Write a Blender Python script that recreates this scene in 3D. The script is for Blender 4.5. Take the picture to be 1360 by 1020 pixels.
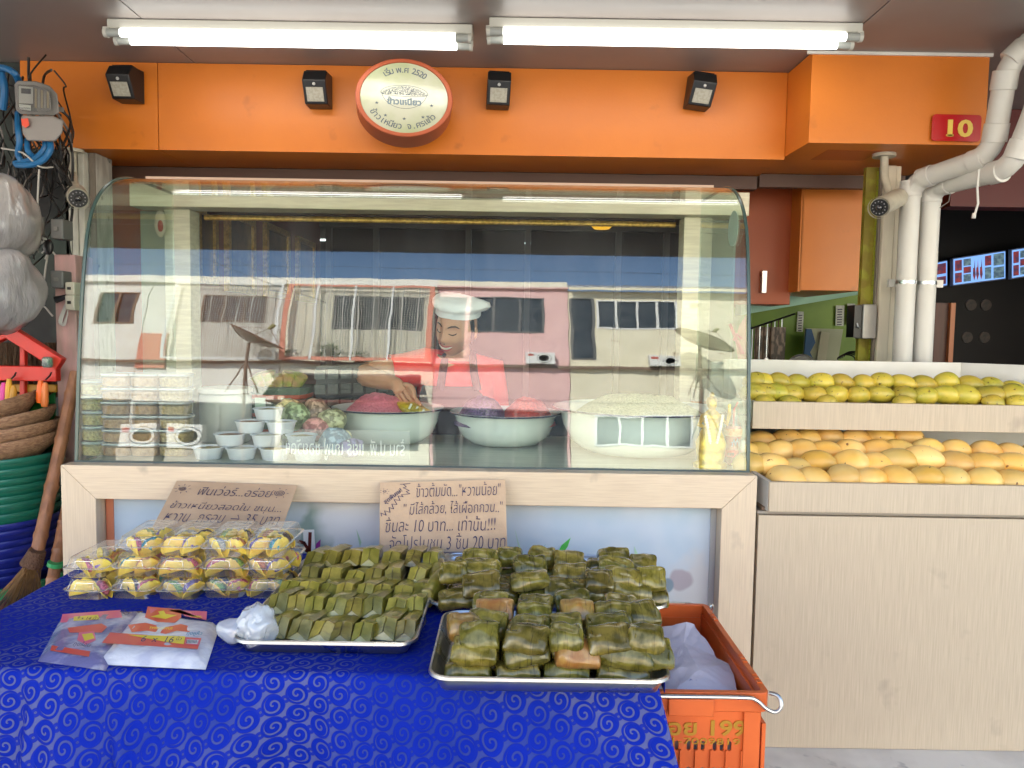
import bpy, bmesh, math, random
from mathutils import Vector, Matrix, noise, Euler
R = math.radians
PI = math.pi
S = bpy.context.scene
for o in list(bpy.data.objects): bpy.data.objects.remove(o)
COL = S.collection
# ------------------------------------------------------------------ camera, world, sun, exposure
CAM_H, PITCH, ROLL, FPX = 1.42, R(4.0), R(0.9), 1020.0
cam = bpy.data.cameras.new('camera'); cam.lens = 36 * FPX / 1360; cam.sensor_width = 36; cam.clip_start = .05; cam.clip_end = 500
co = bpy.data.objects.new('camera', cam); COL.objects.link(co); S.camera = co
co.matrix_world = Matrix.Translation((0, 0, CAM_H)) @ Matrix.Rotation(R(90) - PITCH, 4, 'X') @ Matrix.Rotation(ROLL, 4, 'Z')
SUN_EL, SUN_AZ = R(42), R(-16)
W = bpy.data.worlds.new('World'); S.world = W; W.use_nodes = True
wn = W.node_tree; wn.nodes.clear()
sky = wn.nodes.new('ShaderNodeTexSky'); sky.sky_type = 'NISHITA'; sky.sun_disc = False
sky.sun_elevation = SUN_EL; sky.sun_rotation = SUN_AZ; sky.air_density = 1.0; sky.dust_density = .6; sky.ozone_density = 1.3
bg = wn.nodes.new('ShaderNodeBackground'); bg.inputs[1].default_value = .15
wo = wn.nodes.new('ShaderNodeOutputWorld')
wn.links.new(sky.outputs[0], bg.inputs[0]); wn.links.new(bg.outputs[0], wo.inputs[0])
sl = bpy.data.lights.new('sun', 'SUN'); sl.energy = 5.0; sl.angle = R(.53); sl.color = (1, .95, .86)
so = bpy.data.objects.new('sun', sl); COL.objects.link(so)
sd = Vector((math.sin(SUN_AZ) * math.cos(SUN_EL), math.cos(SUN_AZ) * math.cos(SUN_EL), math.sin(SUN_EL)))
so.rotation_euler = (-sd).to_track_quat('-Z', 'Y').to_euler(); so.location = sd * 30
S.view_settings.view_transform = 'Standard'; S.view_settings.look = 'None'; S.view_settings.gamma = 1
S.view_settings.use_curve_mapping = False
S.view_settings.exposure = 2.22
S.cycles.use_denoising = True
S.cycles.max_bounces = 10; S.cycles.diffuse_bounces = 5; S.cycles.glossy_bounces = 5; S.cycles.transparent_max_bounces = 40
S.cycles.transmission_bounces = 4; S.cycles.sample_clamp_indirect = 8; S.cycles.caustics_reflective = False; S.cycles.caustics_refractive = False

# ------------------------------------------------------------------ measuring helpers (photo pixel -> point at a real distance)
def ray(px, py):
    u = (px - 680) / FPX; v = (510 - py) / FPX
    u, v = u * math.cos(ROLL) - v * math.sin(ROLL), u * math.sin(ROLL) + v * math.cos(ROLL)
    return Vector((u, math.cos(PITCH) + v * math.sin(PITCH), v * math.cos(PITCH) - math.sin(PITCH)))
def at(px, py, Y):
    d = ray(px, py); return Vector((0, 0, CAM_H)) + d * (Y / d.y)
def atz(px, py, z):
    d = ray(px, py); return Vector((0, 0, CAM_H)) + d * ((z - CAM_H) / d.z)

# ------------------------------------------------------------------ materials
MATS = {}
def _new(name):
    m = bpy.data.materials.new(name); m.use_nodes = True; n = m.node_tree; n.nodes.clear()
    out = n.nodes.new('ShaderNodeOutputMaterial'); return m, n, out
def N(n, t, **k):
    x = n.nodes.new(t)
    for a, b in k.items(): setattr(x, a, b)
    return x
def coords(n, stretch=None, rand=0):
    tc = N(n, 'ShaderNodeTexCoord'); src = tc.outputs['Object']
    if rand:
        oi = N(n, 'ShaderNodeObjectInfo'); ml = N(n, 'ShaderNodeMath', operation='MULTIPLY'); ml.inputs[1].default_value = 17.3
        n.links.new(oi.outputs['Random'], ml.inputs[0])
        ad = N(n, 'ShaderNodeVectorMath', operation='ADD'); n.links.new(src, ad.inputs[0]); n.links.new(ml.outputs[0], ad.inputs[1]); src = ad.outputs[0]
    if stretch:
        mp = N(n, 'ShaderNodeMapping'); mp.inputs['Scale'].default_value = stretch; n.links.new(src, mp.inputs[0]); src = mp.outputs[0]
    return src
def c4(c): return (c[0], c[1], c[2], 1)
def M(name, col, rough=.5, metal=0, col2=None, vs=6, stretch=None, lo=.4, hi=.6, bump=0, bs=80, bst=None, spec=.5, rand=0, coat=0,
      emit=0, hue=0, detail=4, col3=None, c3s=30, c3lo=.6, c3hi=.66, rough2=None, trans=0, sss=0):
    if name in MATS: return MATS[name]
    m, n, out = _new(name); b = N(n, 'ShaderNodeBsdfPrincipled'); n.links.new(b.outputs[0], out.inputs[0])
    b.inputs['Base Color'].default_value = c4(col); b.inputs['Roughness'].default_value = rough; b.inputs['Metallic'].default_value = metal
    b.inputs['Specular IOR Level'].default_value = spec; b.inputs['Coat Weight'].default_value = coat; b.inputs['Coat Roughness'].default_value = .15
    if trans: b.inputs['Transmission Weight'].default_value = trans
    if sss: b.inputs['Subsurface Weight'].default_value = sss; b.inputs['Subsurface Scale'].default_value = .01
    last = None
    if col2 is not None:
        src = coords(n, stretch, rand); nz = N(n, 'ShaderNodeTexNoise'); nz.inputs['Scale'].default_value = vs; nz.inputs['Detail'].default_value = detail
        n.links.new(src, nz.inputs['Vector'])
        rp = N(n, 'ShaderNodeMapRange'); rp.inputs[1].default_value = lo; rp.inputs[2].default_value = hi; n.links.new(nz.outputs['Fac'], rp.inputs[0])
        mx = N(n, 'ShaderNodeMix', data_type='RGBA'); mx.inputs[6].default_value = c4(col); mx.inputs[7].default_value = c4(col2)
        n.links.new(rp.outputs[0], mx.inputs[0]); last = mx.outputs[2]
        if rough2 is not None:
            rr = N(n, 'ShaderNodeMapRange'); rr.inputs[3].default_value = rough; rr.inputs[4].default_value = rough2
            n.links.new(rp.outputs[0], rr.inputs[0]); n.links.new(rr.outputs[0], b.inputs['Roughness'])
    if col3 is not None:
        src = coords(n, None, rand); nz = N(n, 'ShaderNodeTexNoise'); nz.inputs['Scale'].default_value = c3s; nz.inputs['Detail'].default_value = 3
        n.links.new(src, nz.inputs['Vector'])
        rp = N(n, 'ShaderNodeMapRange'); rp.inputs[1].default_value = c3lo; rp.inputs[2].default_value = c3hi; n.links.new(nz.outputs['Fac'], rp.inputs[0])
        mx = N(n, 'ShaderNodeMix', data_type='RGBA'); mx.inputs[6].default_value = c4(col); mx.inputs[7].default_value = c4(col3)
        if last: n.links.new(last, mx.inputs[6])
        n.links.new(rp.outputs[0], mx.inputs[0]); last = mx.outputs[2]
    if hue:
        oi = N(n, 'ShaderNodeObjectInfo'); hs = N(n, 'ShaderNodeHueSaturation')
        mr = N(n, 'ShaderNodeMapRange'); mr.inputs[3].default_value = .5 - hue; mr.inputs[4].default_value = .5 + hue; n.links.new(oi.outputs['Random'], mr.inputs[0]); n.links.new(mr.outputs[0], hs.inputs['Hue'])
        mr2 = N(n, 'ShaderNodeMapRange'); mr2.inputs[3].default_value = .78; mr2.inputs[4].default_value = 1.2
        mm = N(n, 'ShaderNodeMath', operation='FRACT'); m5 = N(n, 'ShaderNodeMath', operation='MULTIPLY'); m5.inputs[1].default_value = 7.7
        n.links.new(oi.outputs['Random'], m5.inputs[0]); n.links.new(m5.outputs[0], mm.inputs[0]); n.links.new(mm.outputs[0], mr2.inputs[0]); n.links.new(mr2.outputs[0], hs.inputs['Value'])
        hs.inputs['Color'].default_value = c4(col)
        if last: n.links.new(last, hs.inputs['Color'])
        last = hs.outputs[0]
    if last: n.links.new(last, b.inputs['Base Color'])
    if emit:
        b.inputs['Emission Strength'].default_value = emit; b.inputs['Emission Color'].default_value = c4(col)
        if last: n.links.new(last, b.inputs['Emission Color'])
    if bump:
        src = coords(n, bst or stretch, rand); nz = N(n, 'ShaderNodeTexNoise'); nz.inputs['Scale'].default_value = bs; nz.inputs['Detail'].default_value = 5
        n.links.new(src, nz.inputs['Vector']); bp = N(n, 'ShaderNodeBump'); bp.inputs['Strength'].default_value = bump; bp.inputs['Distance'].default_value = .01
        n.links.new(nz.outputs['Fac'], bp.inputs['Height']); n.links.new(bp.outputs[0], b.inputs['Normal'])
    MATS[name] = m; return m
def Mclear(name, tint, f0=.05, rough=.0, haze=0, hazecol=(.8, .8, .8), bump=0, bs=60, dirt=0):
    """thin glass or clear plastic: see-through with a Schlick reflection"""
    m, n, out = _new(name)
    tr = N(n, 'ShaderNodeBsdfTransparent'); tr.inputs[0].default_value = c4(tint)
    gl = N(n, 'ShaderNodeBsdfGlossy'); gl.inputs['Roughness'].default_value = rough; gl.inputs['Color'].default_value = (1, 1, 1, 1)
    lw = N(n, 'ShaderNodeLayerWeight'); lw.inputs[0].default_value = .5
    pw = N(n, 'ShaderNodeMath', operation='POWER'); pw.inputs[1].default_value = 5; n.links.new(lw.outputs['Facing'], pw.inputs[0])
    mr = N(n, 'ShaderNodeMapRange'); mr.inputs[3].default_value = f0; mr.inputs[4].default_value = 1; n.links.new(pw.outputs[0], mr.inputs[0])
    last = tr.outputs[0]
    if haze:
        df = N(n, 'ShaderNodeBsdfDiffuse'); df.inputs[0].default_value = c4(hazecol); m2 = N(n, 'ShaderNodeMixShader'); m2.inputs[0].default_value = haze
        if dirt:
            d1 = N(n, 'ShaderNodeTexNoise'); d1.inputs['Scale'].default_value = 2.2; d1.inputs['Detail'].default_value = 9; d1.inputs['Roughness'].default_value = .75; n.links.new(coords(n, (3.5, 1, .7)), d1.inputs['Vector'])
            d2 = N(n, 'ShaderNodeMapRange'); d2.inputs[1].default_value = .46; d2.inputs[2].default_value = .74; d2.inputs[3].default_value = haze; d2.inputs[4].default_value = dirt; n.links.new(d1.outputs[0], d2.inputs[0]); n.links.new(d2.outputs[0], m2.inputs[0])
        n.links.new(last, m2.inputs[1]); n.links.new(df.outputs[0], m2.inputs[2]); last = m2.outputs[0]
    mx = N(n, 'ShaderNodeMixShader'); n.links.new(mr.outputs[0], mx.inputs[0]); n.links.new(last, mx.inputs[1]); n.links.new(gl.outputs[0], mx.inputs[2])
    n.links.new(mx.outputs[0], out.inputs[0])
    if bump:
        src = coords(n); nz = N(n, 'ShaderNodeTexNoise'); nz.inputs['Scale'].default_value = bs; nz.inputs['Detail'].default_value = 3
        n.links.new(src, nz.inputs['Vector']); bp = N(n, 'ShaderNodeBump'); bp.inputs['Strength'].default_value = bump; bp.inputs['Distance'].default_value = .01
        n.links.new(nz.outputs['Fac'], bp.inputs['Height']); n.links.new(bp.outputs[0], gl.inputs['Normal'])
    MATS[name] = m; return m

# ------------------------------------------------------------------ mesh builder
class MB:
    def __init__(s): s.v = []; s.f = []; s.m = []; s.mi = 0
    def add(s, vs, fs):
        b = len(s.v); s.v += [Vector(p) for p in vs]
        for f in fs: s.f.append([i + b for i in f]); s.m.append(s.mi)
        return s
    def box(s, x0, x1, y0, y1, z0, z1):
        return s.add([(x0, y0, z0), (x1, y0, z0), (x1, y1, z0), (x0, y1, z0), (x0, y0, z1), (x1, y0, z1), (x1, y1, z1), (x0, y1, z1)],
                     [(0, 3, 2, 1), (4, 5, 6, 7), (0, 1, 5, 4), (1, 2, 6, 5), (2, 3, 7, 6), (3, 0, 4, 7)])
    def obox(s, c, size, rot=(0, 0, 0)):
        m = Euler(rot).to_matrix() if not isinstance(rot, Matrix) else rot; a, b, h = size[0] / 2, size[1] / 2, size[2] / 2; c = Vector(c)
        P = [(-a, -b, -h), (a, -b, -h), (a, b, -h), (-a, b, -h), (-a, -b, h), (a, -b, h), (a, b, h), (-a, b, h)]
        return s.add([c + m @ Vector(p) for p in P], [(0, 3, 2, 1), (4, 5, 6, 7), (0, 1, 5, 4), (1, 2, 6, 5), (2, 3, 7, 6), (3, 0, 4, 7)])
    def loft(s, rings, cap0=True, cap1=True, close=True):
        n = len(rings[0]); vs = [p for r in rings for p in r]; fs = []
        for i in range(len(rings) - 1):
            for j in range(n if close else n - 1):
                k = (j + 1) % n; fs.append((i * n + j, i * n + k, (i + 1) * n + k, (i + 1) * n + j))
        if cap0: fs.append(tuple(range(n))[::-1])
        if cap1: fs.append(tuple(range((len(rings) - 1) * n, len(rings) * n)))
        return s.add(vs, fs)
    def tube(s, pts, r, n=8, caps=True):
        pts = [Vector(p) for p in pts]; rr = r if isinstance(r, (list, tuple)) else [r] * len(pts); rings = []
        up = Vector((0, 0, 1)); d0 = (pts[1] - pts[0]).normalized()
        if abs(d0.z) > .9: up = Vector((1, 0, 0))
        for i, p in enumerate(pts):
            d = (pts[min(i + 1, len(pts) - 1)] - pts[max(i - 1, 0)]).normalized()
            a = d.cross(up)
            if a.length < 1e-4: a = d.orthogonal()
            a.normalize(); b = a.cross(d).normalized(); up = b
            rings.append([p + (a * math.cos(2 * PI * k / n) + b * math.sin(2 * PI * k / n)) * rr[i] for k in range(n)])
        return s.loft(rings, caps, caps)
    def cyl(s, p0, p1, r0, r1=None, n=16): return s.tube([p0, p1], [r0, r0 if r1 is None else r1], n)
    def lathe(s, prof, c=(0, 0, 0), n=24, sq=0, sx=1, sy=1, caps=True):
        c = Vector(c); rings = []
        for r, z in prof:
            ring = []
            for k in range(n):
                a = 2 * PI * k / n; ca, sa = math.cos(a), math.sin(a)
                if sq: q = (abs(ca) ** sq + abs(sa) ** sq) ** (-1 / sq)
                else: q = 1
                ring.append(c + Vector((r * ca * q * sx, r * sa * q * sy, z)))
            rings.append(ring)
        return s.loft(rings, caps, caps)
    def ell(s, c, r, n=16, m=10, rot=None):
        c = Vector(c); rings = []; mt = rot or Matrix.Identity(3)
        for i in range(1, m):
            t = PI * i / m; rings.append([c + mt @ Vector((r[0] * math.sin(t) * math.cos(2 * PI * k / n), r[1] * math.sin(t) * math.sin(2 * PI * k / n), -r[2] * math.cos(t))) for k in range(n)])
        return s.loft(rings)
    def xf(s, mat, start=0):
        for i in range(start, len(s.v)): s.v[i] = mat @ s.v[i]
        return s
    def wob(s, amp, sc, seed=0, start=0):
        for i in range(start, len(s.v)):
            p = s.v[i]; q = noise.noise_vector(p * sc + Vector((seed * 3.1, seed * 1.7, seed))); s.v[i] = p + q * amp
        return s
    def mesh(s, name, mats, off=Vector((0, 0, 0)), smooth=30):
        me = bpy.data.meshes.new(name); me.from_pydata([p - off for p in s.v], [], s.f)
        mats = mats if isinstance(mats, (list, tuple)) else [mats]
        for m in mats: me.materials.append(m)
        if len(mats) > 1: me.polygons.foreach_set('material_index', s.m)
        bm = bmesh.new(); bm.from_mesh(me); bmesh.ops.recalc_face_normals(bm, faces=bm.faces); bm.to_mesh(me); bm.free()
        if smooth:
            me.polygons.foreach_set('use_smooth', [True] * len(me.polygons)); me.set_sharp_from_angle(angle=R(smooth))
        me.update(); return me
    def build(s, name, mats, parent=None, smooth=30, bevel=0, sub=0):
        if parent is not None: off = root_off(parent)
        else:
            xs = [p.x for p in s.v]; ys = [p.y for p in s.v]; zs = [p.z for p in s.v]
            off = Vector(((min(xs) + max(xs)) / 2, (min(ys) + max(ys)) / 2, min(zs)))
        o = bpy.data.objects.new(name, s.mesh(name, mats, off, smooth)); COL.objects.link(o)
        if parent is not None: o.parent = parent; o['_o'] = list(off)
        else: o.location = off; o['_o'] = list(off)
        if bevel:
            b = o.modifiers.new('bevel', 'BEVEL'); b.width = bevel; b.segments = 2; b.limit_method = 'ANGLE'; b.angle_limit = R(40); b.harden_normals = False
        if sub: b = o.modifiers.new('sub', 'SUBSURF'); b.levels = sub; b.render_levels = sub
        return o
def root_off(o): return Vector(o['_o'])
def tag(o, label=None, cat=None, group=None, kind=None):
    if label: o['label'] = label
    if cat: o['category'] = cat
    if group: o['group'] = group
    if kind: o['kind'] = kind
    return o
def thing(name, label, cat, loc, group=None):
    o = bpy.data.objects.new(name, None); COL.objects.link(o); o.location = loc; o['_o'] = list(loc); o.empty_display_size = .05
    return tag(o, label, cat, group)
def struct(mb, name, mat, **k): return tag(mb.build(name, mat, **k), kind='structure')
def put(name, me, parent=None, loc=(0, 0, 0), rot=(0, 0, 0), scale=(1, 1, 1)):
    o = bpy.data.objects.new(name, me); COL.objects.link(o); o.location = loc; o.rotation_euler = rot; o.scale = scale
    if parent is not None: o.parent = parent
    return o
def copytree(o, parent=None):
    c = o.copy(); COL.objects.link(c)
    if parent is not None: c.parent = parent
    for ch in list(o.children): copytree(ch, c)
    return c
ORD = 'first second third fourth fifth sixth seventh eighth ninth tenth eleventh twelfth thirteenth fourteenth fifteenth sixteenth seventeenth eighteenth nineteenth twentieth'.split()

# ------------------------------------------------------------------ text as real flat lettering
COMB = set('\u0e31\u0e34\u0e35\u0e36\u0e37\u0e38\u0e39\u0e3a\u0e47\u0e48\u0e49\u0e4a\u0e4b\u0e4c\u0e4d\u0e4e')
def text_mesh(body, size, offset=0, extrude=0, align='CENTER', shear=0, spacing=1):
    cu = bpy.data.curves.new('lettering', 'FONT'); cu.body = body; cu.size = size; cu.offset = offset; cu.extrude = extrude; cu.align_x = align; cu.shear = shear
    cu.space_character = spacing; cu.resolution_u = 3
    o = bpy.data.objects.new('lettering', cu); COL.objects.link(o); dg = bpy.context.evaluated_depsgraph_get(); dg.update()
    me = bpy.data.meshes.new_from_object(o.evaluated_get(dg)); bpy.data.objects.remove(o); bpy.data.curves.remove(cu); return me
def lettering(body, size, loc, parent, mat, rot=(R(90), 0, 0), offset=0, extrude=0, align='CENTER', jitter=0, spacing=1, width=None, shear=0, mirror=False, name='lettering', seed=0, height=None):
    me = text_mesh(body, size, offset, extrude, align, shear, spacing)
    if len(me.vertices) == 0: return None
    xs = [v.co.x for v in me.vertices]; w = max(xs) - min(xs); k = (width / w) if width else 1
    ys = [v.co.y for v in me.vertices]; kh = (height / (max(ys) - min(ys))) if height else (k if width else 1)
    for v in me.vertices:
        x, y = v.co.x * k, v.co.y * kh
        if jitter:
            q = noise.noise_vector(Vector((x, y, seed)) / (size * .5)); x += q.x * jitter * size; y += q.y * jitter * size
            y += noise.noise(Vector((x / size * .5, seed, 2))) * jitter * size * 1.2
        if mirror: x = -x
        v.co.x, v.co.y = x, y
    me.materials.clear(); me.materials.append(mat)
    m = rot.to_matrix() if isinstance(rot, Euler) else (rot if isinstance(rot, Matrix) else Euler(rot).to_matrix())
    m = m.to_4x4(); off = root_off(parent); me.transform(Matrix.Translation(Vector(loc) - off) @ m)
    o = bpy.data.objects.new(name, me); COL.objects.link(o); o.parent = parent; o['_o'] = list(off); return o
def strokes(lines, w, T, parent, mat, name='drawing', thick=.0006):
    """flat pen strokes: lines of 2D points placed by T(x, y) -> 3D point; parent part"""
    mb = MB()
    for L in lines:
        for (a, b) in zip(L, L[1:]):
            a = Vector(a); b = Vector(b); d = b - a
            if d.length < 1e-6: continue
            d.normalize(); nn = Vector((-d.y, d.x)) * w / 2; a2 = a - d * w * .3; b2 = b + d * w * .3
            q = [a2 + nn, b2 + nn, b2 - nn, a2 - nn]; mb.add([T(p.x, p.y) for p in q], [(0, 1, 2, 3)])
    return mb.build(name, mat, parent, smooth=0)
def circ(cx, cy, r, n=24, a0=0, a1=360, ry=None):
    return [(cx + r * math.cos(R(a0 + (a1 - a0) * i / n)), cy + (ry or r) * math.sin(R(a0 + (a1 - a0) * i / n))) for i in range(n + 1)]
def flatpoly(pts, T, parent, mat, name): return MB().add([T(x, y) for x, y in pts], [tuple(range(len(pts)))]).build(name, mat, parent, smooth=0)

# ------------------------------------------------------------------ palette
wood_h = M('laminate_grain_across', (.68, .56, .41), .42, col2=(.59, .47, .34), vs=9, stretch=(1.2, 9, 30), lo=.38, hi=.68, bump=.05, bs=40, bst=(1, 6, 30), detail=6, col3=(.36, .29, .22), c3s=11, c3lo=.66, c3hi=.82)
wood_v = M('laminate_grain_upright', (.66, .545, .40), .42, col2=(.57, .46, .335), vs=9, stretch=(32, 9, 1.0), lo=.36, hi=.7, bump=.05, bs=40, bst=(30, 6, 1), detail=6, col3=(.38, .31, .24), c3s=9, c3lo=.66, c3hi=.84)
orange = M('orange_paint', (.68, .195, .018), .38, col2=(.62, .17, .015), vs=3, lo=.35, hi=.65, bump=.05, bs=110, col3=(.42, .11, .012), c3s=9, c3lo=.66, c3hi=.85)
orange_dk = M('orange_board', (.50, .10, .012), .4, col2=(.42, .08, .01), vs=3)
ceil_m = M('ceiling_board', (.31, .275, .255), .42, col2=(.25, .22, .205), vs=1.7, lo=.35, hi=.7, bump=.03, bs=25, spec=.35)
cream = M('cream_painted_wood', (.70, .66, .50), .45, col2=(.60, .56, .42), vs=7, stretch=(1, 3, 12), bump=.03, bs=60)
wood_c = M('cabinet_laminate', (.545, .455, .335), .45, col2=(.45, .37, .27), vs=9, stretch=(34, 9, 1.0), lo=.34, hi=.7, bump=.06, bs=40, bst=(32, 6, 1), detail=7, col3=(.34, .275, .21), c3s=9, c3lo=.64, c3hi=.84)
white_p = M('white_board', (.74, .73, .69), .4, col2=(.66, .65, .60), vs=5)
concrete = M('concrete', (.40, .38, .35), .85, col2=(.30, .285, .265), vs=1.3, bump=.15, bs=40, detail=8)
plinth_m = M('painted_step', (.74, .71, .64), .7, col2=(.62, .59, .53), vs=6, bump=.08, bs=70, col3=(.3, .29, .27), c3s=14, c3lo=.62, c3hi=.75)
steel = M('steel', (.56, .57, .58), .26, 1, col2=(.46, .47, .48), vs=6, stretch=(1, 4, 1), rough2=.36)
dark = M('dark_interior', (.012, .012, .013), .6)
black = M('black_plastic', (.012, .012, .013), .35)
greyp = M('grey_plastic', (.22, .21, .20), .45, col2=(.17, .16, .15), vs=14)
pvc = M('white_pvc', (.66, .65, .61), .42, col2=(.56, .55, .50), vs=3.5, lo=.4, hi=.75, col3=(.36, .34, .30), c3s=9, c3lo=.66, c3hi=.78)
red_p = M('red_paint', (.62, .022, .012), .4, col2=(.5, .02, .01), vs=9)
ink = M('marker_ink', (.05, .045, .10), .6)
glass_m = Mclear('case_glass', (.945, .978, .945), f0=.058, haze=.002, dirt=.03, bump=.06, bs=2.6)
glass_s = Mclear('case_side_glass', (.88, .95, .91), f0=.05, haze=.02)
glass_edge = M('glass_edge', (.055, .095, .085), .25)
enamel = M('pale_enamel', (.74, .81, .81), .16, coat=.5)
navy = M('navy_rim', (.012, .014, .05), .25)

# ------------------------------------------------------------------ ground and floor
struct(MB().box(-60, 60, -60, 60, -.3, 0), 'street', M('street_concrete', (.39, .355, .30), .85, col2=(.33, .30, .26), vs=.6, bump=.1, bs=30, detail=8))
fl = MB().box(-4.2, 4.2, 1.98, 9, .001, .235); struct(fl, 'shop_floor', plinth_m, bevel=.006)
# ceiling boards: separate panels with open joints, hung under a slab
cz = 2.41
sl_ = MB().box(-6, 6, .95, 9, cz + .03, cz + .2); ceiling = struct(sl_, 'ceiling', M('slab', (.3, .28, .26), .8))
for x0, x1 in ((-5.9, -3.55), (-3.55, -1.22), (-1.22, 1.10), (1.10, 3.43), (3.43, 5.9)):
    MB().box(x0 + .0025, x1 - .0025, .96, 3.4, cz, cz + .028).build('ceiling_panel', ceil_m, ceiling)
# upper storey wall above the awning, side walls and dark back walls
wmat = M('plaster', (.55, .52, .46), .8, col2=(.48, .45, .40), vs=2)
w = thing('upper_wall', 'plain plaster wall of the shophouse above the orange fascia', 'wall', (0, 3.3, cz + .2))
MB().box(-6, 6, 3.4, 3.6, cz + .2, 4.6).build('wall', wmat, w); MB().box(-6, 6, 3.6, 9, 4.5, 4.62).build('roof', wmat, w)
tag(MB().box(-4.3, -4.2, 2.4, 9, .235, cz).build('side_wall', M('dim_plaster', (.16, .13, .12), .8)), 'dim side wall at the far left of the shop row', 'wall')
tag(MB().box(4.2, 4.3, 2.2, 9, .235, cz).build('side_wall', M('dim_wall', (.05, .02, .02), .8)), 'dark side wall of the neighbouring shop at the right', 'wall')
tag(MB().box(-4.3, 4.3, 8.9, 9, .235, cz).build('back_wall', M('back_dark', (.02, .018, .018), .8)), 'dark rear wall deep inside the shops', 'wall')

# ------------------------------------------------------------------ orange fascia with soffit
fz0 = 2.085
fa = thing('fascia', 'long orange painted fascia band hanging below the ceiling above the display case', 'fascia', (-.4, 2.98, fz0))
fa_mats = orange
MB().box(-1.88, -1.361, 2.98, 3.29, fz0, cz - .002).build('panel', orange, fa)
MB().box(-1.358, 1.024, 2.98, 3.29, fz0, cz - .002).build('panel', orange, fa)
MB().box(-1.86, 1.02, 3.29, 3.34, fz0 - .055, fz0 - .002).build('soffit_rail', M('brown_rail', (.10, .05, .035), .5), fa)  # plain dark brown rail at the back of the soffit
fb = thing('fascia_block', 'orange box section of the fascia standing forward at the right, carrying the red number plate', 'fascia', (1.34, 2.76, 2.1))
m_ = MB(); m_.loft([[(1.026, 3.29, z), (1.026, 2.985, z), (1.032, 2.76, z), (1.652, 2.76, z), (1.652, 3.29, z)] for z in (2.096, cz - .004)]); m_.build('panel', orange, fb)
MB().box(1.012, 1.66, 2.752, 2.759, cz - .012, cz - .001).build('joint_strip', white_p, fb)
MB().box(1.030, 1.644, 3.29, 3.33, 2.04, 2.094).build('soffit_rail', M('brown_rail', (.1, .05, .035)), fb)
k = MB().box(1.14, 1.34, 2.86, 3.02, 2.0945, 2.0955); k.build('hatch_line', M('orange_board', (.5, .1, .012)), fb)

# ------------------------------------------------------------------ cream shop-front frame behind the display case
fr = thing('shopfront_frame', 'cream painted timber shop-front frame with a wide header behind the glass case', 'frame', (-.3, 3.2, .235))
MB().box(-1.545, .94, 3.12, 3.24, 1.893, 1.985).build('header', cream, fr, bevel=.003)
MB().box(-1.43, -1.325, 3.17, 3.27, .235, 1.892).build('post', cream, fr, bevel=.003)
MB().box(.692, .808, 3.17, 3.27, .235, 1.892).build('post', cream, fr, bevel=.003)
pn = M('pale_green_grey_panel', (.34, .36, .28), .5)
MB().box(-1.56, -1.432, 3.24, 3.29, .235, 1.892).build('side_panel', pn, fr)
MB().box(.81, .925, 3.24, 3.29, .235, 1.892).build('side_panel', pn, fr)
gold = M('gold', (.95, .62, .14), .35, .7, col2=(.65, .38, .07), vs=60, bump=.2, bs=120)
tag(MB().tube([(-1.31, 3.29, 1.876), (.68, 3.29, 1.876)], .012, 10).build('curtain_rail', gold), 'gold curtain rail under the cream header', 'curtain rail')
MB().box(-1.31, .68, 3.31, 3.34, 1.895, 2.02).build('upper_board', M('dark_brown_board', (.04, .02, .012), .5), fr)
tag(MB().box(-2.1, -1.565, 3.34, 3.4, .235, fz0 - .06).build('partition_wall', M('orange_board', (.5, .1, .012))), 'orange brown partition left of the cream frame seen through the case', 'wall')

# room behind: side wall with gilt pictures, dark window wall with mullions, yellow lamp
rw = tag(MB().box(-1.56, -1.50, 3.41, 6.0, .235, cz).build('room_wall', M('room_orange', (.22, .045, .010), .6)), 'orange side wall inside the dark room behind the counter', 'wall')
for i, (y0, y1, z0, z1) in enumerate(((3.62, 3.86, 1.62, 1.98), (4.0, 4.42, 1.60, 2.02), (4.62, 5.1, 1.6, 2.04), (5.3, 5.75, 1.6, 2.04))):
    p = thing('picture_frame', 'gilt framed dark picture, %s from the left on the orange room wall' % ORD[i], 'picture', (-1.49, (y0 + y1) / 2, z0), 'gilt pictures on the room wall')
    m_ = MB(); x0, x1 = -1.498, -1.47
    m_.box(x0, x1, y0, y1, z0, z0 + .035).box(x0, x1, y0, y1, z1 - .035, z1).box(x0, x1, y0, y0 + .035, z0 + .036, z1 - .036).box(x0, x1, y1 - .035, y1, z0 + .036, z1 - .036); m_.build('frame', gold, p)
    MB().box(-1.498, -1.485, y0 + .036, y1 - .036, z0 + .036, z1 - .036).build('picture', M('dark_picture', (.05, .03, .03), .3, col2=(.12, .08, .05), vs=14), p)
ww = thing('window_wall', 'dark glazed partition with grey mullions at the back of the room', 'window', (-.2, 6.0, .235))
mull = M('grey_aluminium', (.12, .12, .12), .5)
Yw = 6.0
def wx(px): return (px - 680) / FPX * Yw
for px in (437, 499, 620, 698, 817, 880):
    MB().box(wx(px) - .022, wx(px) + .022, Yw - .03, Yw + .03, .235, 2.19).build('mullion', mull, ww)
MB().box(-1.5, 2.0, Yw - .03, Yw + .03, 2.19, 2.24).build('top_rail', mull, ww)
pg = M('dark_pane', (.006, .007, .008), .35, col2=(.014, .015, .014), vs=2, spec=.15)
for a, b in ((437, 499), (499, 620), (620, 698), (698, 817), (817, 880), (880, 1015)):
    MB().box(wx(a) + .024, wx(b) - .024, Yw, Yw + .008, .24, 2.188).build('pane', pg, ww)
lp = thing('pendant_lamp', 'yellow bowl lamp hanging in the dark room behind the header', 'lamp', tuple(at(799, 306, 4.6)))
c = at(799, 305, 4.6)
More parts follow.
